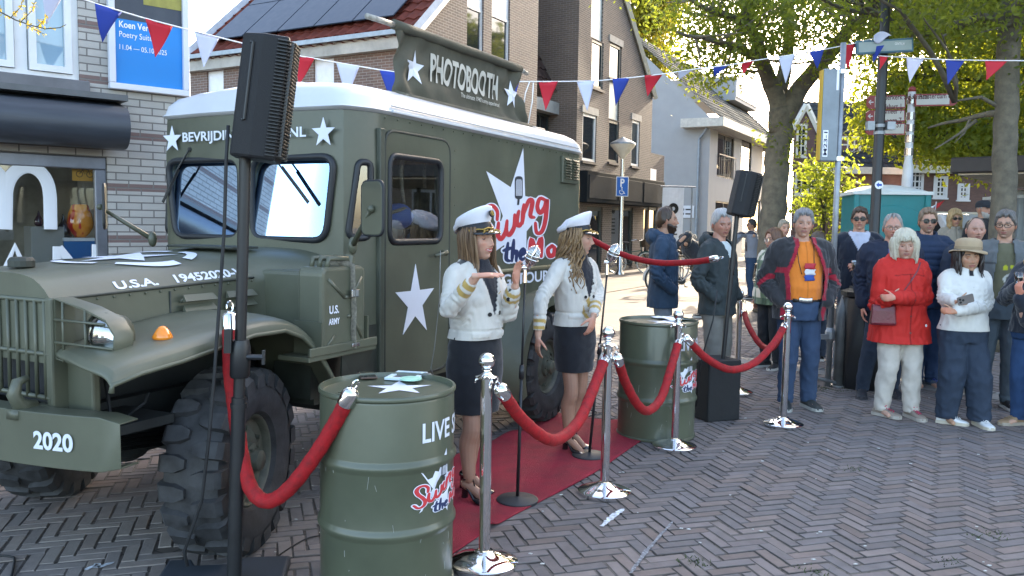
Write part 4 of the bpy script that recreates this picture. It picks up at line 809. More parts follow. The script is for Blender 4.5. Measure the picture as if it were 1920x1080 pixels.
# door: raised panel with its own frame, handle, hinge post
dp = rrect(.985, 1.70, .64, 2.125, .1); dm = MB(); dm.prism(dp, (0, -.812, 0), (1, 0, 0), (0, 0, 1), (0, 1, 0), .0125)
dme = boolean(fixn(dm.mesh()), [fixn(cuty(rrect(1.01, 1.62, 1.455, 2.0, .09), -1, -.6))]); dr = link('door', dme, OLIVE, tk, None, .004)
mb = MB(); mb.tube([(x, -.806, z) for x, z in dp], .011, 6, closed=True); mb.build('door_edge', OLIVED, dr, True)
mb = MB(); mb.bb((.925, -.822, .70), (.965, -.79, 2.13)); mb.bb((.967, -.815, .70), (.983, -.795, 2.13)); mb.build('hinge_post', mat('olive_shade', (.055, .062, .045), .5, var=.15), tk, bevel=.006)
mb = MB(); mb.cyl((1.60, -.81, 1.40), (1.60, -.86, 1.40), .018, None, 10); mb.tube([(1.60, -.855, 1.40), (1.55, -.862, 1.398), (1.46, -.858, 1.385)], .011, 8); mb.build('handle', OLIVE, dr, True)
def sd(px, py, y=YS): q = TF.fy(px, py, y); return q
def decal(name, poly, m, th=.0025, y=YS-.001, parent=tk): mb = MB(); mb.prism(poly, (0, y, 0), (1, 0, 0), (0, 0, 1), (0, -1, 0), th); return mb.build(name, m, parent)
DEC = mat('decal_white', (.66, .69, .78), .45, var=.03)
cx_, cz_ = sd(778, 566, -.812); decal('star', [(cx_+x*.95, cz_+z) for x, z in star_pts(.235, .088)], DEC, y=-.8132, parent=dr)
# logo in its own drawing space, mapped onto any surface
def logo(mp, parent, sc=1.0, star=True):
    def put(name, mb, m): mb.v = [tuple(mp(*v)) for v in mb.v]; mb.build(name, m, parent)
    NN_ = V(0, 0, 1)
    if star:
        st = [(350, 95), (363, 410), (520, 440), (405, 600), (372, 640), (368, 900), (280, 690), (118, 806), (217, 540), (108, 246), (268, 352)]
        mb = MB(); tri = [(0, 1, 10), (10, 1, 8), (9, 10, 8), (1, 2, 3), (1, 3, 8), (3, 4, 6), (4, 5, 6), (3, 6, 8), (6, 7, 8)]
        mb.add([V(x, y, 2) for x, y in st], tri); put('logo_star', mb, DEC)
    S_ = [[(178, 560), (178, 510), (152, 476), (118, 482), (100, 520), (110, 570), (140, 620), (158, 670), (148, 720), (112, 738), (85, 700)]]
    W2 = [[(186, 588), (182, 655), (202, 690), (232, 645), (242, 575)], [(242, 575), (238, 640), (258, 662), (288, 612), (292, 536)]]
    I_ = [[(318, 512), (306, 580), (322, 603), (345, 572)]]; N_ = [[(352, 470), (342, 585)], [(346, 540), (383, 442), (408, 448), (394, 535), (415, 548)]]
    G_ = [[(498, 440), (458, 425), (440, 478), (458, 520), (490, 480), (503, 432), (494, 560), (470, 640), (436, 648), (428, 590)]]
    red = S_+W2+I_+N_+G_+[[(388, 800), (402, 690), (430, 765), (466, 682), (466, 800)], [(536, 735), (510, 760), (520, 800), (548, 790), (552, 750), (536, 735)], [(606, 735), (578, 760), (590, 800), (616, 790), (622, 750), (606, 735)], [(690, 660), (680, 800)], [(680, 750), (655, 740), (645, 790), (676, 790)]]
    navy = [[(248, 720), (236, 815), (256, 832)], [(222, 765), (268, 748)], [(286, 700), (274, 830)], [(276, 795), (304, 768), (302, 830)], [(326, 800), (356, 782), (348, 756), (330, 780), (334, 822), (362, 815)]]
    def smooth(p, n=5):
        P = [V(x, y, 0) for x, y in p]; out = []
        for i in range(len(P)-1):
            a, b, c, d = P[max(i-1, 0)], P[i], P[i+1], P[min(i+2, len(P)-1)]
            for k in range(n): t = k/n; out.append(.5*((2*b)+(c-a)*t+(2*a-5*b+4*c-d)*t*t+(3*b-a-3*c+d)*t**3))
        return out+[P[-1]]
    for nm, strokes, wd, th, lvl, m in (('logo_outline', red+navy, 21, 1.2, 4, DEC), ('logo_red', red, 14, 1.2, 6.0, mat('logo_red_paint', (.52, .035, .045), .45, var=.05)), ('logo_navy', navy, 12, 1.2, 6.2, mat('logo_navy_paint', (.015, .03, .10), .45, var=.05))):
        mb = MB()
        for k, s_ in enumerate(strokes):
            P = [p+V(0, 0, lvl+k*.05) for p in smooth(s_)]; n = len(P); rr = [((wd if nm == 'logo_outline' else wd*(.75+.35*math.sin(PI*i/(n-1)))), th) for i in range(n)]
            d0, d1 = (P[0]-P[1]).normalized(), (P[-1]-P[-2]).normalized()
            e = 5; P = [P[0]+d0*wd*math.sin(R(90*(e-i)/e)) for i in range(e)]+P+[P[-1]+d1*wd*math.sin(R(90*(i+1)/e)) for i in range(e)]
            rr = [(rr[0][0]*max(.08, math.cos(R(90*(e-i)/e))), th) for i in range(e)]+rr+[(rr[-1][0]*max(.08, math.cos(R(90*(i+1)/e))), th) for i in range(e)]
            mb.tube(P, rr, 6, NN_)
        put(nm, mb, m)
    mb = MB(); pill = lambda x0, x1, y0, y1, zz: [V(*p, zz) for p in rrect(x0, x1, y0, y1, 26)]
    q = pill(294, 346, 280, 430, 4.5); mb.add(q, [tuple(range(len(q)))])
    mb.add([V(312, 430, 4.5), V(326, 430, 4.5), V(322, 468, 4.5), V(308, 468, 4.5)], [(0, 1, 2, 3)]); put('logo_microphone', mb, mat('logo_ink', (.03, .035, .045), .45, var=.05))
    mb = MB()
    for i in range(6): x = 301+i*7; mb.add([V(x, 300+(0 if 0 < i < 5 else 12), 6), V(x+3.5, 300, 6), V(x+3.5, 408, 6), V(x, 408, 6)], [(0, 1, 2, 3)])
    put('logo_grille', mb, DEC)
def mlogo(u, v, n): x, z = sd(880+u/3.483, 250+v/3.483); return V(x, YS-.0012-n*.0007, z)
logo(mlogo, tk)
def side_text(txt, pxc, pyc, w, h, **k): x, z = sd(pxc, pyc); lettering('lettering', txt, DEC, tk, lambda a, b: V(x+a, YS-.0022, z+b), w=w, h=h, **k)
side_text('BEVRIJDINGSTOUR.NL', 952, 528, 2.12, .115, bold=.02)
for ob in [o for o in tk.children if o.name.startswith('lettering')]: ob['label'] = 'white lettering BEVRIJDINGSTOUR.NL low on the truck side'
fx_ = .70
lettering('lettering', 'BEVRIJDINGSTOUR.NL', DEC, tk, lambda a, b: V(fx_-.012-.02*(1-(a/.7)**2), -a, 2.085+b), w=.98, h=.075, bold=.022)
for y in (.60, -.60): mb = MB(); mb.prism([(-a, b) for a, b in star_pts(.085, .034)], (fx_-.004, y, 2.085), (0, 1, 0), (0, 0, 1), (-1, 0, 0), .003); mb.build('star', DEC, tk)
# moulding, louvre vent, rivets on the box side
mb = MB(); mb.tube([(1.75, -.804, sd(1000, 503)[1]), (4.0, -.804, sd(1000, 503)[1])], [(.018, .014)]*2, 6, V(0, 1, 0)); mb.build('side_moulding', mat('moulding_brass', (.20, .18, .11), .4, .3), tk, True)
x0, z1 = sd(1051, 292); x1, z0 = sd(1079, 346); mb = MB(); mb.bb((x0, -.825, z0), (x1, -.795, z1)); vt = mb.build('vent', OLIVE, tk, bevel=.006)
mb = MB()
for c_ in range(2):
    for i in range(8):
        xa = x0+.03+c_*(x1-x0)*.48; za = z0+.035+i*(z1-z0-.05)/8
        mb.add([(xa, -.826, za), (xa+.12, -.826, za), (xa+.12, -.848, za+.004), (xa, -.848, za+.004), (xa, -.826, za+.022), (xa+.12, -.826, za+.022)], [(0, 1, 2, 3), (3, 2, 5, 4), (0, 3, 4), (1, 5, 2)])
mb.build('louvre', OLIVE, vt)
mb = MB()
for i in range(24): mb.ell((1.0+i*.127, -.80, 2.195), (.006, .004, .006), 6, 4)
for z in [.75+.12*i for i in range(12)]: mb.ell((1.78, -.80, z), (.005, .004, .005), 6, 4)
o = mb.build('rivets', OLIVE, tk, True); o['kind'] = 'stuff'
# ---- bonnet, cowl, grille
def hw_(x): return .405+.05*(x+.8)/1.1 if x < .33 else .455+(x-.33)/.40*.27
def hood(u, v):
    x = -.80+1.53*u; h = hw_(x); zc = 1.355+.085*u; ze = 1.255+.06*u
    if v < .2: t = v/.2; return (x, -h-.012*(1-t), .98+(ze-.98)*t)
    if v > .8: t = (v-.8)/.2; return (x, h+.012*t, ze-(ze-.98)*t)
    a = (v-.2)/.6*2-1; return (x, h*a, ze+(zc-ze)*(1-abs(a)**5))
mb = MB(); mb.grid(hood, 22, 41); n_ = 22; vs0 = [hood(0, j/40) for j in range(41)]; mb.add(vs0, [tuple(range(41))]); mb.build('bonnet', OLIVE, tk, 40)
mb = MB()
for y in (-1, 1):
    mb.tube([(-.80+1.1*i/12, y*(hw_(-.80+1.1*i/12)+.004), 1.25+.04*i/12) for i in range(13)], .006, 6)
    for xb in (-.22,): mb.tube([(xb, y*(hw_(xb)+.006), z) for z in (1.0, 1.1, 1.25)], .005, 5)
mb.build('bonnet_seam', OLIVED, tk, True)
mb = MB()
for x0 in (-.08, .19):
    for z0 in (1.145, 1.195): mb.add([(x0-.1, -.472, z0), (x0+.1, -.474, z0), (x0+.1, -.50, z0+.006), (x0-.1, -.498, z0+.006), (x0-.09, -.47, z0+.036), (x0+.09, -.472, z0+.036)], [(0, 1, 2, 3), (3, 2, 5, 4), (0, 3, 4), (1, 5, 2)])
mb.build('louvre', OLIVE, tk)
mb = MB()
for i in range(14): x = -.75+i*.08; mb.ell((x, -hw_(x)-.004, 1.235+.003*i), (.007, .005, .007), 6, 4)
for x, z in ((-.16, 1.20), (-.10, 1.21), (-.16, 1.09), (-.10, 1.10), (.05, 1.1), (.12, 1.1), (.4, 1.2), (.4, 1.1)): mb.ell((x, -hw_(x)-.012, z), (.011, .008, .011), 8, 6)
o = mb.build('bolts', OLIVE, tk, True); o['kind'] = 'stuff'
mb = MB(); mb.lathe([(.03, 0), (.03, .012), (.02, .02)], (-.13, -.49, 1.08), 12, (0, -1, 0)); mb.tube([(-.13, -.50, 1.085), (-.10, -.515, 1.07), (-.08, -.51, 1.06)], .01, 6); mb.build('bonnet_latch', OLIVED, tk)
lettering('lettering', 'U.S.A.', DEC, tk, lambda a, b: V(-.38+a, -hw_(-.38)-.013, 1.262+b+.0) if b < .02 else V(-.38+a, -hw_(-.38)+.02, 1.262+b), w=.26, h=.058, bold=.03)
def hoodtext(txt, xc, w, h):
    def f(a, b):
        x = xc+a; u = (x+.8)/1.53; hh = hw_(x); ze = 1.255+.06*u; zc = 1.355+.085*u; s = b+h/2+.006; yy = hh-s*.55; return V(x, -yy-.012*(s < .03)*0, ze+(zc-ze)*(1-(yy/hh)**5)+.003)
    lettering('lettering', txt, DEC, tk, f, w=w, h=h, bold=.03)
for o in [o for o in tk.children if o.name.startswith('lettering')][2:]: COL.objects.unlink(o); bpy.data.objects.remove(o)
hoodtext('U.S.A.', -.38, .22, .06); hoodtext('19452020-V', .04, .42, .066)
# bonnet star in a broken ring
def top(x, y, d=.004): u = (x+.8)/1.53; hh = hw_(x); zc = 1.355+.085*u; ze = 1.255+.06*u; return V(x, y, ze+(zc-ze)*(1-min(1, abs(y/hh))**5)+d)
mb = MB(); cx_ = -.12
for i in range(10):
    a, b_ = star_pts(.25, .1, PI)[i], star_pts(.25, .1, PI)[(i+1) % 10]; mb.add([top(cx_, 0, .006), top(cx_+a[0]*.5, a[1]*.5, .006), top(cx_+a[0], a[1], .006), top(cx_+b_[0], b_[1], .006), top(cx_+b_[0]*.5, b_[1]*.5, .006)], [(0, 1, 4), (1, 2, 3, 4)])
for k in range(5):
    for i in range(8):
        a0, a1 = [R(36+72*k-28+56*j/8) for j in (i, i+1)]; mb.add([top(cx_+r_*math.cos(a)*1.0, r_*math.sin(a), .006) for r_, a in ((.29, a0), (.34, a0), (.34, a1), (.29, a1))], [(0, 1, 2, 3)])
mb.build('bonnet_star', DEC, tk)
mb = MB(); mb.lathe([(.055, 0), (.055, .03), (.045, .045)], top(-.66, 0), 14); mb.build('filler_cap', OLIVED, tk, bevel=.004); mb = MB(); mb.bb((.3, -.3, 1.435), (.5, .2, 1.447)); mb.build('cowl_vent', OLIVED, tk, bevel=.004)
# grille
mb = MB(); mb.bb((-.76, -.39, .80), (-.74, .39, 1.25)); mb.build('radiator', mat('radiator_black', (.012, .014, .018), .6), tk)
mb = MB()
for i in range(-6, 7): mb.cyl((-.805, i*.0625, .83), (-.805, i*.0625, 1.245), .0085, None, 8)
for z in (.835, 1.02, 1.245): mb.tube([(-.80, -.40, z), (-.80, .40, z)], .011, 8)
mb.build('grille', OLIVE, tk, True)
for s in (-1, 1): mb = MB(); mb.bb((-.81, s*.40-.022, .70), (-.73, s*.40+.022, 1.26)); mb.bb((-.74, s*.49-.09, .66), (-.70, s*.49+.09, 1.0)); mb.build('grille_frame', OLIVE, tk, bevel=.01)
for s in (-1, 1):
    P = [(.425, 1.255), (.60, 1.225), (.74, 1.185), (.79, 1.13), (.785, 1.05), (.73, 1.0), (.60, .985), (.425, 1.005)]
    mb = MB(); mb.tube([(-.75, s*y, z) for y, z in P], [(.008, .05)]*len(P), 6, V(1, 0, 0), closed=True); gd = mb.build('lamp_guard', OLIVE, tk, 50)
    mb = MB()
    for y, za, zb in ((.48, .995, 1.245), (.62, .985, 1.22)): mb.cyl((-.795, s*y, za), (-.795, s*y, zb), .006, None, 6)
    for z, ye in ((1.17, .74), (1.075, .785)): mb.cyl((-.797, s*.43, z), (-.797, s*ye, z), .006, None, 6)
    mb.build('guard_bar', OLIVE, gd, True)
    mb = MB(); mb.lathe([(.02, .14), (.08, .10), (.102, .02), (.104, 0), (.094, -.005)], (-.75, s*.655, 1.11), 24, (-1, 0, 0), caps=False); mb.v = [(-1.5-v[0]+.0, v[1], v[2]) for v in mb.v]; hl = mb.build('headlight', OLIVE, tk, True)
    mb = MB(); mb.lathe([(.094, 0), (.07, .022), (.03, .034), (.001, .037)], (-.75, s*.655, 1.11), 24, (-1, 0, 0), caps=False); mb.build('lens', clearglass('lamp_lens', .2), hl, True)
    mb = MB(); mb.lathe([(.093, .002), (.07, -.035), (.03, -.055), (.001, -.06)], (-.75, s*.655, 1.11), 20, (-1, 0, 0), caps=False); mb.build('reflector', CHROME, hl, True)
# ---- fenders
FP = [(-.93, 1.0), (-.925, 1.03), (-.80, 1.055), (-.6, 1.075), (-.4, 1.105), (-.2, 1.135), (0, 1.135), (.12, 1.09), (.22, 1.01), (.31, .90), (.37, .81), (.43, .72)]
for s in (-1, 1):
    mb = MB(); n = len(FP); cols = []
    for x, z in FP:
        inner = -.42; cols.append([(x+(.14 if x < -.7 else 0), inner, z+.012), (x+.06*(x < -.7), -.62, z+.02), (x, -.80, z+.012), (x, -.91, z), (x, -.945, z-.022), (x, -.95, z-.06)])
    vs = [(a, b if s < 0 else -b, c) for col in cols for a, b, c in col]
    mb.add(vs, [(i*6+k, i*6+k+1, (i+1)*6+k+1, (i+1)*6+k) for i in range(n-1) for k in range(5)])
    o = mb.build('front_fender', OLIVE, tk, 50); m = o.modifiers.new('sub', 'SUBSURF'); m.levels = m.render_levels = 2; m = o.modifiers.new('s', 'SOLIDIFY'); m.thickness = .012; m.offset = 0
    mb = MB(); mb.tube([(x, s*.95, z-.06) for x, z in FP], .011, 8); mb.build('fender_rim', OLIVE, tk, True)
    mb = MB(); mb.lathe([(.040, 0), (.042, .012), (.034, .026), (.024, .042), (.013, .054), (.001, .057)], (-.57, s*.80, 1.09), 20); mm, tt_, bb2 = nodes('amber_lens'); bb2.inputs['Base Color'].default_value = (.8, .24, .015, 1); bb2.inputs['Roughness'].default_value = .12; bb2.inputs['Coat Weight'].default_value = .6; mb.build('indicator', mm, tk, True)
    mb = MB(); mb.bb((-.70, s*.62-.05, 1.075), (-.60, s*.62+.05, 1.085)); mb.bb((-.74, s*.60-.02, 1.09), (-.66, s*.60+.02, 1.098)); mb.build('fender_bracket', OLIVE, tk)
    # rear fender arch
    mb = MB(); ar = [(3.07+.60*math.cos(R(a)), .46+.58*math.sin(R(a))) for a in range(200, -31, -10)]; arr = [(3.07+.50*math.cos(R(a)), .46+.49*math.sin(R(a))) for a in range(200, -31, -10)]
    n = len(ar); Y0, Y1 = s*.80, s*.965; vs = []
    for (xo, zo), (xi, zi) in zip(ar, arr): vs += [(xo+(xo-3.07)*.1, Y0, zo+.02), (xo, Y0+(Y1-Y0)*.8, zo), (xo-(xo-xi)*.15, Y1, zo-(zo-zi)*.15), (xi, Y1, zi), (xi, Y0, zi)]
    mb.add(vs, [(i*5+k, i*5+k+1, (i+1)*5+k+1, (i+1)*5+k) for i in range(n-1) for k in range(4)]); mb.build('rear_fender', OLIVE, tk, 50)
# side step carrying the jerrycan
mb = MB(); mb.bb((.12, -.99, .905), (.66, -.79, .93)); mb.bb((.12, -1.0, .93), (.66, -.985, .975)); mb.build('step', OLIVE, tk, bevel=.005)
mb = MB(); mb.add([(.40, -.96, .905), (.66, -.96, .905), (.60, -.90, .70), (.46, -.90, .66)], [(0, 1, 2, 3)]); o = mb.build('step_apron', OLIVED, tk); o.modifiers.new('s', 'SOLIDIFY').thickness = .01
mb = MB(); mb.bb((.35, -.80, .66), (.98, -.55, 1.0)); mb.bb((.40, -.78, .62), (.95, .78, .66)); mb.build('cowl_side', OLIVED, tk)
mb = MB(); mb.bb((.36, -.73, .98), (.95, .73, 1.33)); mb.build('cowl', OLIVE, tk, bevel=.02)
# ---- bumper, hook, chassis
mb = MB(); n = 21
def bmp(y): return -.955+.13*(abs(y)/.86)**2.2
vs = []
for i in range(n):
    y = -.86+1.72*i/(n-1); x = bmp(y); hh = .105-.02*(abs(y) > .8); zt = .70+hh; zb = .70-hh-.01*(1-(y/.86)**2)*0
    vs += [(x+.09, y*.985, zt), (x, y, zt), (x, y, zb), (x+.09, y*.985, zb)]
mb.add(vs, [(i*4+k, i*4+k+1, (i+1)*4+k+1, (i+1)*4+k) for i in range(n-1) for k in range(3)]); o = mb.build('bumper', OLIVE, tk, 30); m = o.modifiers.new('s', 'SOLIDIFY'); m.thickness = .008; m.offset = -1; m = o.modifiers.new('b', 'BEVEL'); m.width = .006; m.segments = 2
lettering('lettering', '2020', DEC, tk, lambda a, b: V(bmp(-.57-a)-.0125, -.57-a, .70+b), w=.19, h=.075, bold=.035)
for s in (-1, 1): mb = MB(); mb.tube([(-.85, s*.36, .80), (-.91, s*.36, .82), (-.935, s*.36, .87), (-.92, s*.36, .92), (-.875, s*.36, .93)], [(.035, .03), (.034, .03), (.028, .028), (.022, .022), (.014, .014)], 8); mb.bb((-.95, s*.36-.03, .77), (-.70, s*.36+.03, .81)); mb.build('tow_hook', OLIVE, tk, True)
mb = MB()
for s in (-1, 1): mb.bb((-.88, s*.36-.035, .62), (3.9, s*.36+.035, .77))
mb.bb((-.85, -.36, .66), (-.79, .36, .74)); mb.cyl((0, -.72, .44), (0, .72, .44), .05, None, 12); mb.cyl((3.07, -.72, .44), (3.07, .72, .44), .06, None, 12); mb.ell((0, .18, .44), (.16, .15, .16)); mb.ell((3.07, 0, .44), (.18, .17, .18)); mb.bb((-.5, -.3, .7), (.6, .3, 1.05)); mb.bb((-.76, -.72, .70), (-.45, -.40, .74)); mb.bb((-.6, -.4, .5), (.5, -.37, .62))
for k in range(4): mb.tube([(-.5, -.42, .60-.018*k), (0, -.42, .54-.018*k), (.5, -.42, .60-.018*k)], [(.028, .008)]*3, 4, V(0, 0, 1))
mb.bb((.9, -.5, .45), (2.3, .5, .64)); mb.build('chassis', mat('chassis_black', (.012, .014, .014), .7, var=.3), tk)
mb = MB(); mb.tube([(-.72, -.5, .80), (-.66, -.58, .76), (-.62, -.5, .9), (-.64, -.44, .98)], .01, 6); mb.tube([(-.6, -.6, .74), (-.55, -.66, .80), (-.5, -.62, .83)], .006, 5); mb.build('brake_hose', BLACKR, tk)
# ---- wheels
RIMM = mat('rim_olive', (.085, .088, .066), .5, var=.25, scale=14); TYRE = mat('tyre_rubber', (.034, .035, .038), .7, var=.35, scale=14, bump=.15)
def wheel(x, y, s, steer):
    cz = .445; A = V(0, s, 0); rz_ = Matrix.Rotation(steer, 3, 'Z'); tr = lambda v: rz_ @ V(v[0], v[1], v[2])+V(x, y, cz)
    mb = MB(); pr = [(.215, -.07), (.235, -.10), (.30, -.118), (.36, -.118), (.405, -.105), (.418, -.07), (.42, 0), (.418, .07), (.405, .105), (.36, .118), (.30, .118), (.235, .10), (.215, .07)]
    mb.lathe(pr, (0, 0, 0), 48, (0, s, 0), caps=False); N_ = 21
    for i in range(N_):
        for sd_ in (-1, 1):
            a = 2*PI*(i+(.5 if sd_ > 0 else 0))/N_; er = V(math.sin(a), 0, math.cos(a)); et = V(math.cos(a), 0, -math.sin(a)); ey = V(0, sd_, 0); w0 = .036
            pts = []
            for yy, r0, r1, ww in ((.012, .412, .44, .5), (.05, .412, .444, 1), (.105, .40, .438, 1), (.124, .355, .415, 1.0)): pts.append([er*r0+ey*yy+et*w0*ww*1.15, er*r0+ey*yy-et*w0*ww*1.15, er*r1+ey*yy-et*w0*ww, er*r1+ey*yy+et*w0*ww])
            vs = [p for q in pts for p in q]; fs = [(0, 1, 2, 3), (12, 15, 14, 13)]+[(j*4+k, j*4+4+k, j*4+4+(k+1) % 4, j*4+(k+1) % 4) for j in range(3) for k in range(4)]
            mb.add(vs, fs)
    mb.v = [tuple(tr((v[0], v[1]*1.18, v[2]))) for v in mb.v]; wh = mb.build('wheel', TYRE, tk, 40)
    mb = MB(); mb.lathe([(.228, -.085), (.228, .085), (.215, .098), (.205, .092), (.198, .06), (.16, .05), (.15, .055), (.12, .075), (.09, .078), (.001, .078)], (0, 0, 0), 36, (0, s, 0), caps=False); mb.v = [tuple(tr(v)) for v in mb.v]; mb.build('rim', RIMM, wh, 50)
    mb = MB(); mb.lathe([(.085, .075), (.08, .10), (.055, .11), (.05, .14), (.035, .15), (.001, .152)], (0, 0, 0), 20, (0, s, 0), caps=False)
    for i in range(6):
        a = i*PI/3; mb.cyl((.155*math.sin(a), s*.045, .155*math.cos(a)), (.155*math.sin(a), s*.078, .155*math.cos(a)), .013, .011, 6); mb.cyl((.068*math.sin(a+.5), s*.09, .068*math.cos(a+.5)), (.068*math.sin(a+.5), s*.118, .068*math.cos(a+.5)), .008, .008, 6)
    mb.v = [tuple(tr(v)) for v in mb.v]; mb.build('hub', RIMM, wh, 40)
wheel(-.10, -.71, -1, R(20)); wheel(0, .78, 1, R(27)); wheel(3.07, -.82, -1, 0); wheel(3.07, .82, 1, 0)
# ---- mirrors
for s in (-1, 1):
    mb = MB(); a, b_ = V(.70, s*.80, 1.46), V(.52, s*1.06, 1.66); mb.tube([a, a.lerp(b_, .6), b_], [.017, .014, .011], 8); mb.ell(a, (.03, .025, .05), 10, 8); mb.ell(b_, (.02, .02, .02), 8, 6); mi = mb.build('mirror', OLIVE, tk, True)
    pl = rrect(-.085, .085, -.14, .14, .045); pa = V(-.25, -.97, 0) if s < 0 else V(.64, .77, 0); pn = V(pa.y, -pa.x, 0)*(-1 if s < 0 else 1); mb = MB(); mb.prism(pl, V(.535, s*1.05, 1.665), pa, (0, 0, 1), pn, .02); mb.build('plate', OLIVE, mi, bevel=.006)
    mb = MB(); mb.tube([V(.535, s*1.05, 1.665)+pn*.01+pa*p[0]+V(0, 0, p[1]) for p in pl], .009, 6, closed=True); mb.build('rim', SEAL, mi, True)
# ---- inside the cab
mb = MB(); mb.bb((.82, -.74, 1.25), (.98, .74, 1.46)); mb.build('dashboard', OLIVED, tk, bevel=.03)
mb = MB(); c = V(1.08, -.38, 1.46); ax = V(-.75, 0, .66); e1, e2 = V(0, 1, 0), ax.cross(V(0, 1, 0)); mb.tube([c+e1*.2*math.cos(a)+e2*.2*math.sin(a) for a in [i*2*PI/24 for i in range(24)]], .012, 6, closed=True); mb.cyl(c, c+ax*-.3, .02, None, 8); mb.box(c, (.02, .38, .02)); mb.build('steering_wheel', BLACKM, tk)
for y in (-.38, .38): mb = MB(); mb.box((1.42, y, 1.35), (.14, .46, .5)); mb.box((1.25, y, 1.08), (.42, .46, .14)); mb.build('seat', mat('seat_brown', (.10, .06, .045), .7, var=.2), tk, bevel=.04)
mb = MB(); mb.bb((1.85, -.74, .92), (1.87, -.1, 2.15)); mb.bb((1.85, .35, .92), (1.87, .74, 2.15)); mb.bb((1.55, -.70, 2.02), (1.84, .70, 2.05)); mb.build('cab_partition', mat('partition_ochre', (.16, .13, .08), .8, var=.5, scale=5), tk)
mb = MB(); random.seed(3)
for k in range(7):
    x = 1.1+.09*k; mb.tube([(x+.02*math.sin(i*2), -.66+.06*(k % 3), 2.12-.1*i) for i in range(4+k % 3)], .012, 6)
mb.tube([(1.0, -.68, 1.70), (1.2, -.66, 1.64), (1.4, -.66, 1.68), (1.62, -.68, 1.62)], .012, 6); mb.build('rope', mat('rope_tan', (.30, .25, .18), .9, var=.3, scale=60), tk, True)
mb = MB(); mb.ell((1.42, -.60, 1.63), (.11, .09, .085), 14, 10); mb.build('blue_balloon', mat('blue_cloth', (.10, .16, .42), .6), tk, True)
# ---- jerrycan strapped to the step (a thing of its own)
jo = TF.o+TF.X*.405+TF.Y*(-.90)+V(0, 0, .935); jc = thing('jerrycan', 'olive jerrycan lettered U.S. ARMY strapped beside the truck door', 'jerrycan', jo, TF.ang)
pf = rrect(-.175, .175, 0, .43, .045); mb = MB(); mb.prism(pf, (0, -.08, 0), (1, 0, 0), (0, 0, 1), (0, 1, 0), .16); mb.build('body', OLIVE, jc, bevel=.018)
for a, b_ in (((-.14, .03), (-.08, .08)), ((-.13, .37), (.0, .27)), ((.14, .05), (.06, .17)), ((.14, .37), (.06, .27)), ((.0, .27), (.06, .27)), ((.02, .17), (.06, .17))): mb = MB(); mb.tube([(a[0], -.081, a[1]), (b_[0], -.081, b_[1])], [(.010, .006)]*2, 8, V(0, 1, 0)); mb.build('pressing', OLIVE, jc, True)
mb = MB()
for y in (-.05, 0, .05): mb.tube([(-.10, y, .425), (-.09, y, .47), (.06, y, .47), (.07, y, .425)], .013, 8)
mb.build('handle', OLIVE, jc, True); mb = MB(); mb.cyl((.12, 0, .42), (.14, 0, .475), .035, .03, 14); mb.build('cap', OLIVE, jc)
mb = MB(); mb.tube([(.055, .085, .44), (.05, -.02, .452), (.05, -.09, .43), (.048, -.096, .3), (.056, -.096, .2), (.05, -.096, .1), (.06, -.093, .0)], [(.019, .003)]*7, 6); mb.v = [tuple(v) for v in mb.v]; stp = mb.build('strap', mat('webbing', (.22, .20, .16), .9, var=.3, scale=60), jc)
mb = MB(); mb.box((.05, -.105, .29), (.055, .015, .04)); mb.box((.058, -.105, .02), (.06, .012, .02)); mb.build('buckle', STEEL, stp, bevel=.004)
lettering('lettering', 'U.S.', DEC, jc, lambda a, b: V(-.085+a, -.0826, .215+b), w=.075, h=.042, bold=.03); lettering('lettering', 'ARMY', DEC, jc, lambda a, b: V(-.085+a, -.0826, .155+b), w=.085, h=.032, bold=.03)
for x in (-.185, .185): mb = MB(); mb.bb((x-.006, -.09, -.004), (x+.006, .09, .16)); mb.build('holder', OLIVE, jc)
# ---- photo booth banner on the roof
bo = TF.o+TF.X*2.3+TF.Y*(-.60)+V(0, 0, 2.385); bn = thing('roof_banner', 'olive PHOTOBOOTH canvas banner on two poles lying along the truck roof', 'banner', bo, TF.ang)
BT = lambda px, py: (TF.fy(px, py, -.6)[0]-2.3, TF.fy(px, py, -.6)[1]-2.385)
A0, A1, B0, B1 = BT(738, 46), BT(975, 130), BT(742, 180), BT(992, 240)
CANV = mat('banner_canvas', (.078, .074, .052), .8, var=.2, scale=4, bump=.25, bscale=18)
mb = MB(); rw = random.Random(2)
def bnf(u, v):
    xa = A0[0]+(A1[0]-A0[0])*u; za = A0[1]+(A1[1]-A0[1])*u; xb = B0[0]+(B1[0]-B0[0])*u; zb = B0[1]+(B1[1]-B0[1])*u
    e = min(u, 1-u); pin = .05*math.sin(PI*v)*math.exp(-e/.06)
    x = xa+(xb-xa)*(1-v)+(pin if u < .5 else -pin); z = za*v+zb*(1-v)
    y = .030*math.sin(u*46+3*math.sin(v*5))*math.exp(-e/.13)+.010*math.sin(u*9-v*6)*math.sin(v*11+u*5)+.008*math.sin(u*15+v*7)+.02*math.sin(PI*v)
    return (x, y, z)
mb.grid(bnf, 60, 22); o = mb.build('canvas', CANV, bn, True); o.modifiers.new('s', 'SOLIDIFY').thickness = .006
mb = MB(); mb.tube([(A0[0]+(A1[0]-A0[0])*i/10, 0, A0[1]+.002+(A1[1]-A0[1])*i/10) for i in range(11)], .033, 10); mb.tube([(B0[0]+(B1[0]-B0[0])*i/10, 0, B0[1]+.0+(B1[1]-B0[1])*i/10) for i in range(11)], .036, 10); mb.build('hem', CANV, bn, True)
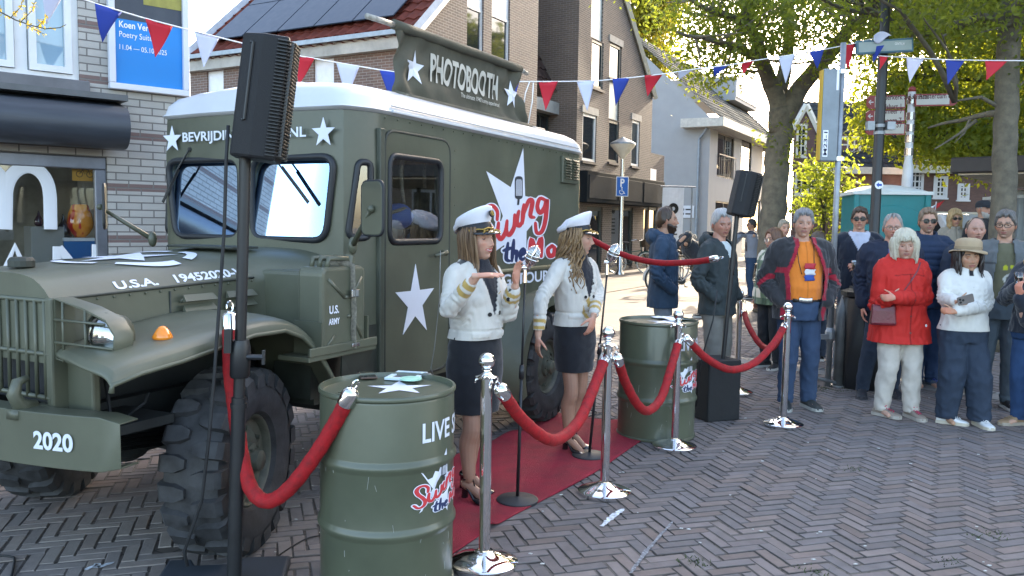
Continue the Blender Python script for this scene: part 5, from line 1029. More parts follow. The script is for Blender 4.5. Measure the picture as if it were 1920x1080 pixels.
for (p, q, r_) in ((BT(688, 30), A0, .018), (A1, BT(988, 138), .018), (BT(727, 176), B0, .022), (B1, BT(1018, 245), .022)):
    mb = MB(); a, b_ = V(p[0], 0, p[1]), V(q[0], 0, q[1]); mb.cyl(a, b_, r_, None, 10); mb.build('pole', mat('pole_pale', (.35, .33, .29), .5, var=.3, scale=20), bn, True)
ua = lambda px, py: BT(px, py)
def bsurf(x, z, d):                                                 # point on the canvas for banner x, z
    v = min(1, max(0, (z-B0[1])/(A0[1]-B0[1]))); xa0 = A0[0]+(B0[0]-A0[0])*(1-v); xa1 = A1[0]+(B1[0]-A1[0])*(1-v); u = (x-xa0)/(xa1-xa0); return V(x, bnf(min(1, max(0, u)), v)[1]-d, z)
cA = ua(876, 147); wdt = ua(936, 150)[0]-ua(812, 140)[0]
BLET = mat('banner_lettering', (.50, .48, .42), .7, var=.1)
lettering('lettering', 'PHOTOBOOTH', BLET, bn, lambda a, b: bsurf(cA[0]+a, cA[1]+b, .009), w=wdt, h=.19, bold=.03)
cA2 = ua(903, 189); lettering('lettering', 'The ultimate 1940’s army experience!', BLET, bn, lambda a, b: bsurf(cA2[0]+a, cA2[1]+b, .009), w=.58, h=.042, bold=.01)
for p in ((779, 128), (960, 178)):
    q = ua(*p); pts = star_pts(.115, .046); mb = MB(); mb.add([bsurf(q[0]+x, q[1]+z, .009) for x, z in pts]+[bsurf(q[0], q[1], .01)], [(i, (i+1) % 10, 10) for i in range(10)]); mb.build('star', DEC, bn)
# ================================================================ street furniture
def pole_thing(name, label, cat, base, rz=0): return thing(name, label, cat, base, rz)
# lamp with disabled parking sign
c = yp(1162, 500, 26.5); c.z = 0; t = thing('street_lamp', 'silver street lamp with wide glass head carrying the blue parking sign', 'street lamp', c)
zt = yp(1166, 298, 26.5).z; mb = MB(); mb.lathe([(.14, 0), (.14, .05), (.085, .12), (.085, 1.0), (.065, 1.1), (.055, zt)], seg=14); mb.build('pole', STEEL, t, 40)
mb = MB(); mb.lathe([(.06, 0), (.14, .12), (.38, .40), (.40, .45)], (0, 0, zt), 24); mb.build('lamp_shade', mat('lamp_glass_pale', (.70, .64, .52), .25, var=.05), t, 40)
mb = MB(); mb.lathe([(.41, .45), (.40, .50), (.2, .60), (.06, .66), (.03, .69)], (0, 0, zt), 24); mb.build('lamp_cap', GALV, t, 40)
mb = MB(); mb.lathe([(.05, 0), (.07, .1), (.05, .3), (.02, .34)], (0, 0, zt+.05), 12); mb.build('bulb', WHITE, t, True)
sgn = thing('parking_sign', 'blue disabled parking sign with white P on the lamp pole', 'traffic sign', c+V(0, -.07, yp(1161, 350, 26.5).z), R(8))
mb = MB(); mb.box((0, -.02, 0), (.40, .02, .62)); mb.build('plate_rim', LETTER, sgn, bevel=.008); mb = MB(); mb.box((0, -.031, 0), (.36, .006, .58)); mb.build('plate', mat('sign_blue', (0, .10, .42), .4, var=0), sgn)
lettering('lettering', 'P', LETTER, sgn, lambda x, y: V(x, -.036, .12+y), h=.26, bold=.03, xs=.8)
mb = MB(); W_ = lambda x, z: V(x, -.037, -.15+z)
mb.tube([W_(-.02+.07*math.cos(R(a)), -.02+.07*math.sin(R(a))) for a in range(130, 361, 20)], .012, 6); mb.tube([W_(-.015, .09), W_(-.01, .0), W_(.04, .0), (.065, -.037, -.22), W_(.09, -.065)], .013, 6); mb.lathe([(.001, 0), (.022, 0), (.022, .004)], W_(-.015, .115), 12, (0, -1, 0)); mb.build('symbol', LETTER, sgn)
# black lamp post with slim street-name sign and little clamps
c = yp(1637, 480, 10.6); c.z = 0; t = thing('lamp_post', 'black fluted lamp post in front of the teal toilet', 'lamp post', c)
mb = MB(); mb.lathe([(.10, 0), (.10, .9), (.075, 1.0), (.062, 1.05), (.055, 6.5)], seg=16); mb.build('pole', BLACKM, t, 40)
mb = MB()
for z_ in (1.0, yp(1640, 236, 10.6).z, yp(1640, 240, 10.6).z-.06): mb.lathe([(.07, -.02), (.07, .02)], (0, 0, z_), 14)
z_ = yp(1640, 236, 10.6).z; mb.box((.12, -.02, z_), (.1, .1, .10)); mb.box((-.12, 0, z_), (.09, .08, .11)); mb.build('clamp', GALV, t)
z_ = yp(1637, 347, 10.6).z; q = thing('arrow_sticker', 'round white sticker with blue left arrow on the black lamp post', 'sticker', (c.x, c.y-.068, z_), 0)
mb = MB(); mb.lathe([(.001, 0), (.052, 0), (.052, .004)], (0, 0, 0), 24, (0, -1, 0)); mb.build('disc', LETTER, q); mb = MB(); mb.prism([(-.038, 0), (-.005, .032), (-.005, .014), (.034, .014), (.034, -.014), (-.005, -.014), (-.005, -.032)], (0, -.005, 0), (1, 0, 0), (0, 0, 1), (0, -1, 0), .002); mb.build('arrow', mat('arrow_blue', (.01, .07, .36), .5, var=0), q)
q0, q1 = yp(1598, 97, 10.6), yp(1704, 84, 10.6); q = thing('street_name_sign', 'long grey-blue street name sign box on the black lamp post', 'sign', V((q0.x+q1.x)/2, c.y-.0, (q0.z+q1.z)/2), 0); hw = (q1.x-q0.x)/2
mb = MB(); mb.box((0, -.1, 0), (2*hw, .06, .17), Matrix.Rotation(R(-4), 3, 'Y')); mb.build('box', mat('sign_teal', (.05, .13, .19), .4, var=.05), q, bevel=.008)
mb = MB(); mb.box((0, -.132, 0), (2*hw-.05, .006, .12), Matrix.Rotation(R(-4), 3, 'Y')); mb.build('face', mat('sign_face', (.30, .36, .36), .5, var=.05), q)
lettering('lettering', 'CENTRUM', LETTER, q, lambda x, y: V(hw*.5+x, -.137, .03+y), w=.12, bold=.01)
MATS_sign = None
# grey post with yellow-edged box sign
c = zp(1552, 724); t = thing('sign_post', 'grey galvanised post with tall grey box sign with yellow edge', 'sign post', c); D = c.y
zt = yp(1556, 80, D).z; mb = MB(); mb.cyl((0, 0, 0), (0, 0, zt), .028, None, 14); mb.build('pole', GALV, t, True)
zb, z2 = yp(1545, 303, D).z, yp(1545, 130, D).z; mb = MB(); mb.box((-.115, 0, (zb+z2)/2), (.165, .10, z2-zb)); mb.build('box', mat('box_grey', (.19, .22, .25), .4, .2), t, bevel=.012)
mb = MB(); mb.box((-.203, .0, (zb+z2)/2), (.012, .085, z2-zb-.02)); mb.build('edge', mat('edge_yellow', (.45, .28, .01), .5, var=.05), t)
for z_ in (zb+.03, z2-.02): mb = MB(); mb.box((-.02, -.0, z_), (.14, .05, .035)); mb.lathe([(.036, -.02), (.036, .02)], (0, 0, z_), 14); mb.build('clamp', STEEL, t)
zc = yp(1535, 270, D).z; mb = MB(); mb.box((-.155, -.053, zc), (.05, .004, .26)); mb.build('plate', LETTER, t); mb = MB(); mb.box((-.06, -.053, zc+.62), (.022, .004, .2)); mb.build('sticker', LETTER, t)
lettering('lettering', 'M23-1', mat('ink_navy', (.01, .02, .06), .5, var=0), t, lambda x, y: V(-.155-y, -.056, zc+x), w=.23, h=.035, bold=.02)
mb = MB(); z_ = yp(1540, 640, D).z; mb.lathe([(.035, 0), (.05, .03), (.05, .1), (.032, .14)], (0, 0, z_), 12); mb.box((-.08, -.02, z_+.05), (.14, .04, .05)); mb.build('hinge', GALV, t)
mb = MB(); mb.cyl((-.16, -.1, .1), (.11, .0, .03), .016, None, 8); mb.build('foot_bar', GALV, t)
# bent steel hoop
c0, c1 = zp(1572, 724), zp(1660, 690); t = thing('bike_hoop', 'round topped grey steel hoop beside the black litter bin', 'bollard', c0); d_ = (V(c1.x, c1.y, 0)-V(c0.x, c0.y, 0)).normalized(); hz = .93
mb = MB(); mb.tube([V(0, 0, 0), V(0, 0, hz-.28)]+[d_*(.28-.28*math.cos(R(a)))+V(0, 0, hz-.28+.28*math.sin(R(a))) for a in range(15, 91, 15)]+[d_*.6+V(0, 0, hz)]+[d_*(.9+.28*math.sin(R(a))-.28+.0)+V(0, 0, hz-.28+.28*math.cos(R(a))) for a in range(15, 91, 15)]+[d_*.9+V(0, 0, 0)], .055, 12); link('hoop', mb.mesh(), mat('hoop_grey', (.16, .165, .165), .5, .3, var=.2), t, True)
mb = MB(); mb.lathe([(.08, 0), (.08, .012)], (0, 0, 0), 14); mb.lathe([(.08, 0), (.08, .012)], d_*.9, 14); mb.build('foot_plate', GALV, t)
# black litter bin
c = zp(1612, 735)+V(.12, .25, 0); t = thing('litter_bin', 'tall black litter bin behind the woman in red', 'litter bin', c, R(20))
mb = MB(); mb.lathe([(.20, 0), (.215, .04), (.215, .9), (.20, .92)], seg=8); mb.build('body', mat('bin_black', (.008, .01, .014), .45, var=.2), t, 40)
mb = MB(); mb.lathe([(.235, .925), (.235, .97), (.16, 1.0), (.155, 1.02)], seg=8); mb.build('lid', BLACKM, t, 40)
# white finger post with cycle direction signs
D = 16; c = yp(1698, 400, D); c.z = 0; t = thing('direction_post', 'white finger post carrying red edged direction signs', 'signpost', c)
zt = yp(1701, 172, D).z; zj = yp(1698, 305, D).z; mb = MB(); mb.lathe([(.10, 0), (.10, zj-.3), (.085, zj-.05), (.07, zj+.05), (.065, zt)], seg=14); mb.build('pole', WHITE, t, 40); mb = MB(); mb.lathe([(.075, zt), (.06, zt+.08), (.02, zt+.1)], seg=12); mb.build('cap', mat('sign_red', (.30, .045, .045), .5, var=.03), t, True)
mb = MB()
for py_ in (188, 218, 240, 260, 285): z_ = yp(1700, py_, D).z; mb.lathe([(.085, -.07), (.085, .07)], (0, 0, z_), 12)
mb.build('bracket', STEEL, t)
SIGNRED = MATS['sign_red']
def dsign(label, x0, x1, yc, h, right, lines, tilt):
    a, b_ = yp(x0, yc, D), yp(x1, yc, D); q = thing('direction_sign', label, 'direction sign', V((a.x+b_.x)/2, c.y-.1, yp((x0+x1)/2, yc, D).z), 0, None, (0, R(tilt))); L_ = b_.x-a.x; H_ = h*D/FPX
    s = 1 if right else -1; mb = MB(); mb.prism([(-s*L_/2, -H_/2), (s*(L_/2-.06), -H_/2), (s*L_/2, -H_*.28), (s*L_/2, H_*.28), (s*(L_/2-.06), H_/2), (-s*L_/2, H_/2)][::s], (0, 0, 0), (1, 0, 0), (0, 0, 1), (0, -1, 0), .03); mb.build('plate', SIGNRED, q)
    wl = L_-.17; mb = MB(); mb.box((-s*.065, -.032, 0), (wl, .006, H_-.05)); mb.build('face', mat('sign_cream', (.55, .53, .48), .5, var=.03), q)
    mb = MB(); ax = s*(L_/2-.08); mb.box((ax, -.034, 0), (.085, .006, .016)); mb.tube([(ax+s*.005, -.034, .038), (ax+s*.045, -.034, 0), (ax+s*.005, -.034, -.038)], .009, 5); mb.build('arrow', LETTER, q)
    for k, tx in enumerate(lines):
        v, fs = text2d(tx, 1, .015, .8); hh = .105; z_ = 0 if len(lines) == 1 else (.088-.175*k); z_ += .075 if len(lines) == 1 else 0
        if len(lines) == 2: hh = .1
        m_ = MB(); x00 = -s*.065-wl/2+.04; sc = hh/.72; m_.add([(x00+(x-v[:, 0].min())*sc*.95, -.037, z_+y*sc) for x, y in v], fs); m_.build('lettering', mat('sign_ink', (.10, .02, .02), .5, var=0), q)
dsign('upper left pointing direction sign with two lines on the finger post', 1620, 1692, 193, 24, False, ['Ouderkerk a/d Amstel', 'Stadshart 1'], -2)
dsign('middle left pointing direction sign with two lines on the finger post', 1619, 1691, 219, 22, False, ['Aalsmeer 7', 'Uithoorn 7'], -2)
dsign('lowest left pointing direction sign with one line on the finger post', 1618, 1691, 243, 22, False, ['Utrecht 37'], -1)
dsign('right pointing direction sign reading Amsterdam on the finger post', 1710, 1788, 189, 22, True, ['Amsterdam 8'], -2)
# portable toilets
def toilet(c, rz, label, col, nm):
    t = thing('portable_toilet', label, 'portable toilet', c, rz); m_ = mat(nm, col, .4, var=.06); h = 2.12
    mb = MB(); mb.box((0, 0, h/2+.05), (1.08, 1.08, h)); mb.build('body', m_, t, bevel=.03)
    mb = MB()
    for sx in (-.53, .53): mb.box((sx, -.53, h/2+.05), (.09, .09, h-.02))
    mb.build('corner_post', m_, t, bevel=.02)
    mb = MB(); n = 12; pf = [(.42*math.sin(R(a))*0+x, .0) for a, x in ((0, -.43), (0, .43))]
    arc_ = [(-.43, .1), (.43, .1), (.43, h-.35)]+[(.43*math.cos(R(a)), h-.35+.2*math.sin(R(a))) for a in range(15, 180, 15)]+[(-.43, h-.35)]
    mb.prism(arc_, (0, -.545, 0), (1, 0, 0), (0, 0, 1), (0, -1, 0), .02); dr = mb.build('door', m_, t, bevel=.008)
    mb = MB(); mb.box((-.36, -.575, 1.75), (.1, .02, .16)); mb.build('latch', BLACKM, dr)
    mb = MB()
    for k in range(5): mb.box((.548, -.1, 1.62+.1*k), (.03, .5, .04))
    mb.build('vent', m_, t, bevel=.01)
    mb = MB(); mb.grid(lambda u, v: (-.6+1.2*u, -.6+1.2*v, h+.05+.15*(math.sin(PI*u)*math.sin(PI*v))**.55), 17, 17); mb.box((0, 0, h+.045), (1.2, 1.2, .05)); mb.build('roof', mat('toilet_roof', (.62, .66, .66), .45, var=.04), t, 50)
    mb = MB(); mb.lathe([(.001, 0), (1, 0), (1, .004)], (0, 0, 0), 30, (0, -1, 0)); mb.v = [(x*.23, -.566+y, 1.32+z*.13) for x, y, z in mb.v]; mb.build('badge', LETTER, dr)
    INK = mat('badge_blue', (.01, .04, .10), .5, var=0); mb = MB(); mb.tube([(.215*math.cos(R(a)), -.572, 1.32+.117*math.sin(R(a))) for a in range(0, 360, 12)], .005, 5, closed=True); mb.build('badge_ring', INK, dr)
    lettering('lettering', 'DiXi', INK, dr, lambda x, y: V(x, -.574, 1.32+y), w=.34, h=.12, bold=.03)
    mb = MB(); hp = [(16*math.sin(a)**3, 13*math.cos(a)-5*math.cos(2*a)-2*math.cos(3*a)-math.cos(4*a)) for a in [i*2*PI/28 for i in range(28)]]
    mb.prism([(x*.007, y*.007) for x, y in hp], (.04, -.566, 1.72), (1, 0, 0), (0, 0, 1), (0, -1, 0), .003); mb.build('heart', LETTER, dr)
c = yp(1652, 450, 13.7); c.z = 0; toilet(c, R(-10), 'teal portable toilet with white roof and heart behind the crowd', (.0, .17, .185), 'toilet_teal')
c = yp(1938, 450, 14.2); c.z = 0; toilet(c, R(-4), 'grey portable toilet cut off by the right edge of the photo', (.22, .25, .27), 'toilet_grey')
# white van
c = yp(1772, 440, 19); c.z = 0; t = thing('parked_van', 'white van parked behind the shrub, only its rear cab showing', 'van', c, R(-75)); VW = mat('van_white', (.62, .63, .65), .25, var=.03, coat=.4)
mb = MB(); pf = [(-2.3, .35), (2.1, .35), (2.3, .6), (2.25, 1.0), (1.55, 1.15), (.85, 1.95), (-2.1, 2.0), (-2.3, 1.8)]; mb.prism(pf, (0, -.9, 0), (1, 0, 0), (0, 0, 1), (0, 1, 0), 1.8); mb.build('body', VW, t, bevel=.06)
mb = MB()
for y in (-.906, .9): mb.prism([(-2.0, 1.15), (1.2, 1.15), (.75, 1.78), (-2.0, 1.82)], (0, y, 0), (1, 0, 0), (0, 0, 1), (0, 1, 0), .006)
mb.prism([(-.75, 1.2), (.75, 1.2), (.68, 1.8), (-.68, 1.8)], (-2.303, 0, 0), (0, 1, 0), (0, 0, 1), (-1, 0, 0), .004); mb.build('window', WINGLASS, t)
for x in (-1.5, 1.4):
    for y in (-.88, .88): mb = MB(); mb.lathe([(.1, -.09), (.33, -.09), (.33, .09), (.1, .09)], (x, y, .335), 20, (0, 1, 0)); mb.build('wheel', BLACKR, t)
# red and white flag
c = yp(1737, 402, 18); c.z = 0; t = thing('hand_flag', 'small red and white flag standing in front of the shrub', 'flag', c); zt = yp(1752, 378, 18).z
mb = MB(); mb.cyl((0, 0, 0), (.2, 0, zt), .012, None, 8); mb.build('stick', WHITE, t)
for k, m_ in ((0, LETTER), (1, mat('flag_red', (.5, .03, .03), .7))):
    mb = MB(); mb.grid(lambda u, v: (-.08+.17*k+(.17)*u+.12*v, .02*math.sin(6*(u+k)), zt-.30+.18*(u+k)*.5+.16*v), 6, 6); o = mb.build('cloth', m_, t, True); o.modifiers.new('s', 'SOLIDIFY').thickness = .004
# bicycles
def bike(c, rz, label, col, basket=False, rim=(.5, .5, .48), group='parked bicycles'):
    t = thing('bicycle', label, 'bicycle', c, rz, group); FM = mat('bike_'+'%d' % (col[0]*1000+col[1]*100+col[2]*10), col, .3, .2, var=.05)
    for x in (-.54, .54):
        mb = MB(); mb.tube([(x+.335*math.cos(a), 0, .345+.335*math.sin(a)) for a in [i*2*PI/36 for i in range(36)]], .02, 8, closed=True); wh = mb.build('wheel', mat('tyre_cream' if rim[0] > .45 else 'tyre_dark', rim if rim[0] > .45 else (.02, .02, .02), .7), t, True)
        mb = MB(); mb.tube([(x+.31*math.cos(a), 0, .345+.31*math.sin(a)) for a in [i*2*PI/36 for i in range(36)]], .012, 6, closed=True)
        for i in range(14): a = i*2*PI/14; mb.cyl((x, .02*(-1)**i, .345), (x+.31*math.cos(a+.2), 0, .345+.31*math.sin(a+.2)), .0025, None, 4)
        mb.cyl((x, -.05, .345), (x, .05, .345), .03, None, 10); mb.build('rim', STEEL, wh)
        mb = MB(); mb.tube([(x+.375*math.cos(R(a)), 0, .345+.375*math.sin(R(a))) for a in range(20, 200, 15)], [(.03, .008)]*12, 6); mb.build('mudguard', FM, t)
    mb = MB(); BB, ST, HT, HB = V(-.05, 0, .33), V(-.2, 0, .85), V(.34, 0, .92), V(.38, 0, .72)
    for a, b_ in ((BB, ST), (BB, HB), (ST.lerp(BB, .3), HB+V(0, 0, .04)), (HT, HB)): mb.cyl(a, b_, .018, None, 8)
    for s in (-1, 1): mb.cyl(BB+V(0, s*.03, 0), V(-.54, s*.06, .345), .01, None, 6); mb.cyl(ST+V(0, s*.02, -.05), V(-.54, s*.06, .345), .009, None, 6); mb.cyl(HB+V(0, s*.04, 0), V(.54, s*.05, .345), .012, None, 6)
    mb.cyl(ST, ST+V(-.03, 0, .15), .013, None, 8); mb.cyl(HT, HT+V(-.04, 0, .14), .013, None, 8); mb.build('frame', FM, t)
    mb = MB(); mb.tube([HT+V(-.22, s*.28, .16) for s in (-1,)]+[HT+V(-.05, -.2, .19), HT+V(-.03, 0, .15), HT+V(-.05, .2, .19), HT+V(-.22, .28, .16)], .012, 8); mb.build('handlebar', STEEL, t)
    mb = MB(); mb.ell(ST+V(-.04, 0, .17), (.14, .09, .035), 12, 8); mb.build('saddle', BLACKR, t)
    mb = MB(); mb.box((-.55, 0, .75), (.42, .13, .02)); mb.cyl((-.7, .05, .745), (-.56, .06, .36), .006, None, 5); mb.cyl((-.7, -.05, .745), (-.56, -.06, .36), .006, None, 5); mb.build('carrier', STEEL, t)
    mb = MB(); mb.lathe([(.001, -.01), (.09, -.01), (.09, .01)], BB, 16, (0, 1, 0)); mb.cyl(BB+V(0, .05, 0), BB+V(.1, .06, -.14), .009, None, 6); mb.box(BB+V(.1, .1, -.14), (.09, .08, .02)); mb.cyl(BB+V(0, -.05, 0), BB+V(-.1, -.06, .14), .009, None, 6); mb.box(BB+V(-.1, -.1, .14), (.09, .08, .02)); mb.build('pedals', BLACKM, t)
    if basket:
        mb = MB(); mb.box((.55, 0, 1.0), (.28, .36, .26), None, 0, 1.15); mb.build('basket', mat('wicker', (.10, .07, .045), .8, var=.4, scale=40), t); mb = MB(); mb.lathe([(.01, 0), (.05, .02), (.05, .06)], (.62, 0, .82), 12, (1, 0, 0)); mb.build('headlight', CHROME, t)
    return t
c = yp(1184, 480, 27.2); c.z = 0; bike(c, R(20), 'dark green bicycle with pale tyres leaning by the brick shopfront', (.02, .06, .06), True)
for px_, py_, D, rz, lb, cc, bs, rm in ((1262, 480, 22, 60, 'black bicycle with basket parked behind the man in the blue coat', (.015, .015, .016), True, (.02,)*3), (1283, 505, 19, -10, 'silver bicycle with its wheel standing in the sunlight between two men', (.4, .4, .4), False, (.02,)*3), (1300, 470, 25, 40, 'dark bicycle with wide basket behind the white-haired man', (.02, .02, .024), True, (.02,)*3), (1418, 500, 19.5, 75, 'black bicycle beside the person in the grey-blue sweater', (.015, .016, .018), False, (.02,)*3)):
    c = yp(px_, py_, D); c.z = 0; bike(c, R(rz), lb, cc, bs, rm)
# ================================================================ drums, carpet, posts, ropes
def drum(c, label):
    a0 = math.atan2(CP.y-c.y, CP.x-c.x); t = thing('oil_drum', label, 'oil drum', c, a0+PI/2, 'green oil drums')   # local -Y looks at the viewer
    r = .2925; pr = [(r-.012, 0), (r+.006, .004), (r+.006, .016), (r-.002, .022)]
    for zc in (.30, .585): pr += [(r, zc-.03), (r+.002, zc-.022), (r+.011, zc-.008), (r+.012, zc), (r+.011, zc+.008), (r+.002, zc+.022), (r, zc+.03)]
    pr += [(r, .85), (r-.002, .858), (r+.006, .866), (r+.007, .878), (r+.003, .884), (r-.006, .884), (r-.010, .872), (r-.012, .862), (0.001, .862)]
    m = mat('drum_olive', (.076, .086, .056), .34, var=.12, scale=3, coat=.15, bump=.03, bscale=9)
    mb = MB(); mb.lathe(pr, seg=72); mb.build('body', m, t, 40)
    mb = MB(); mb.lathe([(.036, .862), (.036, .870), (.028, .872), (.026, .866), (.001, .866)], (-.185, -.10, 0), 20); mb.box((-.185, -.10, .870), (.05, .012, .008)); mb.lathe([(.025, .862), (.025, .872), (.001, .872)], (.14, .17, 0), 16); mb.build('bung', m, t)
    mb = MB(); st = star_pts(.15, .06, .3); mb.add([(x+.05, y*1.0+.02, .8645) for x, y in st]+[(.05, .02, .8645)], [(i, (i+1) % 10, 10) for i in range(10)]); mb.build('star', DEC, t)
    def cylm(th, z, d): rr = r+.0018+d; return V(rr*math.sin(th), -rr*math.cos(th), z)
    logo(lambda u, v, n: cylm(R(58)+(u-350)*.00070/r, .635-(v-95)*.000345, n*.0005), t)
    v, fs = text2d('LIVE SHOW', 1, .02, .62); e = v.max(0)-v.min(0); s1 = .50/e[0]; s2 = .085/e[1]; mb = MB(); mb.add([cylm(R(78)+x*s1/r, .725+y*s2, .0012) for x, y in v], fs); mb.build('lettering', DEC, t)
    rr_ = random.Random(int(c.x*100)); mb = MB()
    for k in range(13):
        th = rr_.uniform(-1.2, 1.2); z = rr_.uniform(.03, .55); L_ = rr_.uniform(.005, .06); sl_ = rr_.uniform(-.3, .3); P = [cylm(th+sl_*L_*q/r, z+L_*q, .0) for q in (0, .5, 1)]; mb.tube(P, [(.0008, .0004)]*3, 4)
    o = mb.build('scratches', mat('bare_scratch', (.32, .33, .30), .6), t); o['kind'] = 'stuff'
    return t
d1c, d2c = V(-.540, 3.594, 0), V(1.122, 6.264, 0)
drum(d1c, 'nearest olive oil drum with a phone and a photo frame on its lid'); drum(d2c, 'farther olive oil drum standing at the back end of the red carpet')
zt = .866
def ontop(px, py): return zp(px, py, zt)
c = ontop(688, 706); t = thing('smartphone', 'dark smartphone in brown case lying on the nearest oil drum', 'phone', V(c.x, c.y, zt), R(18)); mb = MB(); mb.box((0, 0, .005), (.08, .15, .01)); mb.build('case', mat('case_brown', (.07, .04, .025), .5), t, bevel=.006); mb = MB(); mb.box((0, 0, .0112), (.07, .14, .002)); mb.build('screen', glassmat('phone_glass', (.01, .01, .012), .05), t)
c = ontop(762, 707); t = thing('photo_frame', 'pale blue photo frame lying on the nearest oil drum', 'photo frame', V(c.x, c.y, zt), R(-12)); mb = MB()
for a_, b_ in (((-.075, -.095, 0), (.075, -.07, .012)), ((-.075, .07, 0), (.075, .095, .012)), ((-.075, -.07, .0003), (-.05, .07, .0117)), ((.05, -.07, .0003), (.075, .07, .0117))): mb.bb(a_, b_)
mb.build('frame', mat('frame_pale_blue', (.55, .66, .72), .5, var=.03), t, bevel=.002); mb = MB(); mb.bb((-.05, -.07, .001), (.05, .07, .006)); mb.build('picture', mat('picture_grey', (.12, .12, .14), .4, var=.5, scale=30), t)
c = ontop(776, 714); mb = MB(); mb.lathe([(.001, 0), (.05, 0), (.05, .006), (.001, .006)], seg=24); tag(mb.build('coaster', mat('mint_disc', (.35, .62, .48), .5, var=.03), None, loc=V(c.x-.01, c.y-.03, zt+.013)), 'mint green round coaster overlapping the pale blue frame', 'coaster')
c = ontop(800, 708); mb = MB(); mb.ell((0, 0, .012), (.028, .018, .012), 12, 8); tag(mb.build('lens_cap', mat('pebble_grey', (.10, .11, .10), .5), None, True, loc=V(c.x, c.y, zt)), 'small dark rounded object beside the photo frame on the drum', 'small object')
c = zp(1270, 597, zt); t = thing('paper_sheet', 'white sheet of paper lying on the farther oil drum', 'paper', V(c.x-.06, c.y-.05, zt), R(25)); mb = MB(); mb.grid(lambda u, v: (-.1+.2*u, -.14+.28*v, .004+.012*math.sin(u*3+v*4)**2), 8, 10); o = mb.build('sheet', LETTER, t, True); o.modifiers.new('s', 'SOLIDIFY').thickness = .001
# carpet
ca, cn_ = V(.507, .862, 0), V(-.862, .507, 0); co = V(-.26, 3.88, 0)
m = mat('red_carpet', (.30, .010, .030), .95, var=.3, scale=4, bump=.6, bscale=200, col2=(.17, .008, .02))
def cpt(u, v):
    a0 = -.42+.85*v; a = a0+(2.93-a0)*u; b = .93*v; p = co+ca*a+cn_*b; edge = max(0, (v-.75)/.25)
    z = .008+.010*max(0, math.sin(a*4+v*3)*math.sin(a*1.7+1))*(.3+edge)+.02*max(0, math.sin(a*9+2))*edge*.8
    z += .035*math.exp(-((a-.35)/.06)**2)*max(0, 1-v/.10)                         # rucked edge by the front microphone
    cr = max(0, (a-2.62)/.35)*max(0, 1-v/.55); z += .16*cr**1.2; p += cn_*.02*math.sin(a*3.1)*(v < .01 or v > .99)-ca*.14*cr
    p += (cn_*.02*math.sin(a*5)+ca*0)*edge
    return (p.x, p.y, z)
mb = MB(); mb.grid(cpt, 120, 40); o = mb.build('red_carpet', m, None, True); o.modifiers.new('s', 'SOLIDIFY').thickness = .005; tag(o, 'long dark red carpet laid on the bricks beside the truck', 'carpet')
# chrome posts
def post(c, label, rz=0):
    t = thing('barrier_post', label, 'barrier post', c, rz, 'chrome rope barrier posts')
    mb = MB(); mb.lathe([(.155, 0), (.158, .004), (.158, .022), (.150, .028), (.10, .046), (.052, .062), (.045, .068), (.040, .072)], seg=48); mb.build('base', CHROME, t, 40)
    mb = MB(); mb.lathe([(.027, .070), (.027, .885)], seg=24); mb.build('pole', CHROME, t, 40)
    mb = MB(); mb.lathe([(.03, .885), (.052, .889), (.053, .894), (.035, .899), (.022, .908), (.016, .916), (.022, .922), (.024, .928), (.014, .934), (.012, .94)], seg=28); mb.build('collar', CHROME, t, 40)
    mb = MB(); mb.ell((0, 0, .966), (.038, .038, .038), 28, 18); mb.build('ball', CHROME, t, True)
    mb = MB()
    for k in range(4): a = k*PI/2+.6; mb.tube([(.03*math.cos(a), .03*math.sin(a), .888), (.055*math.cos(a), .055*math.sin(a), .885), (.057*math.cos(a), .057*math.sin(a), .87)], .005, 6)
    mb.build('hook', CHROME, t, True); return t
PO = [V(-.11, 3.76, 0), V(.57, 4.82, 0), V(1.19, 5.86, 0), V(2.21, 6.58, 0), V(2.17, 7.84, 0)]
for p, l in zip(PO, ('nearest chrome barrier post beside the front oil drum', 'second chrome barrier post, in front of the singer with wavy hair', 'third chrome barrier post, in front of the farther oil drum', 'fourth chrome barrier post, in front of the man in the orange shirt', 'rearmost chrome barrier post, behind the black box')): post(p, l, p.x)
def rope(label, pts, D0, D1, r=.028, ends=(1, 1)):
    P = [yp(p[0], p[1], D0+(D1-D0)*i/(len(pts)-1)) for i, p in enumerate(pts)]; Q = []
    for i in range(len(P)-1):
        a, b, c, d = P[max(i-1, 0)], P[i], P[i+1], P[min(i+2, len(P)-1)]
        for k in range(8): t_ = k/8; Q.append(.5*((2*b)+(c-a)*t_+(2*a-5*b+4*c-d)*t_*t_+(3*b-a-3*c+d)*t_**3))
    Q.append(P[-1]); o_ = Q[len(Q)//2].copy(); t = thing('barrier_rope', label, 'barrier rope', o_, 0, 'red velvet barrier ropes'); Q = [q-o_ for q in Q]
    n = len(Q); mb = MB(); mb.tube(Q, [r*(1+.035*math.sin(i*1.9)) for i in range(n)], 14); mb.build('velvet', VELVET, t, True)
    for e, (a, b) in zip(ends, ((Q[0], Q[1]), (Q[-1], Q[-2]))):
        if not e: continue
        d = (a-b).normalized(); mb = MB(); mb.tube([a-d*.015, a+d*.045, a+d*.058, a+d*.064], [r*1.1, r*1.1, r*.8, r*.3], 16)
        hk = d.orthogonal().normalized(); C_ = a+d*.085; mb.tube([C_+d*.024*math.cos(x)+hk*.014*math.sin(x) for x in [i*2*PI/14 for i in range(14)]], .0045, 6, closed=True); mb.build('clip', CHROME, t, 40)
rope('red rope hanging from the nearest drum to the speaker pole', [(650, 752), (630, 790), (590, 855), (540, 918), (500, 940), (470, 915), (452, 850), (440, 760), (432, 690), (431, 612)], 3.32, 3.56, .032)
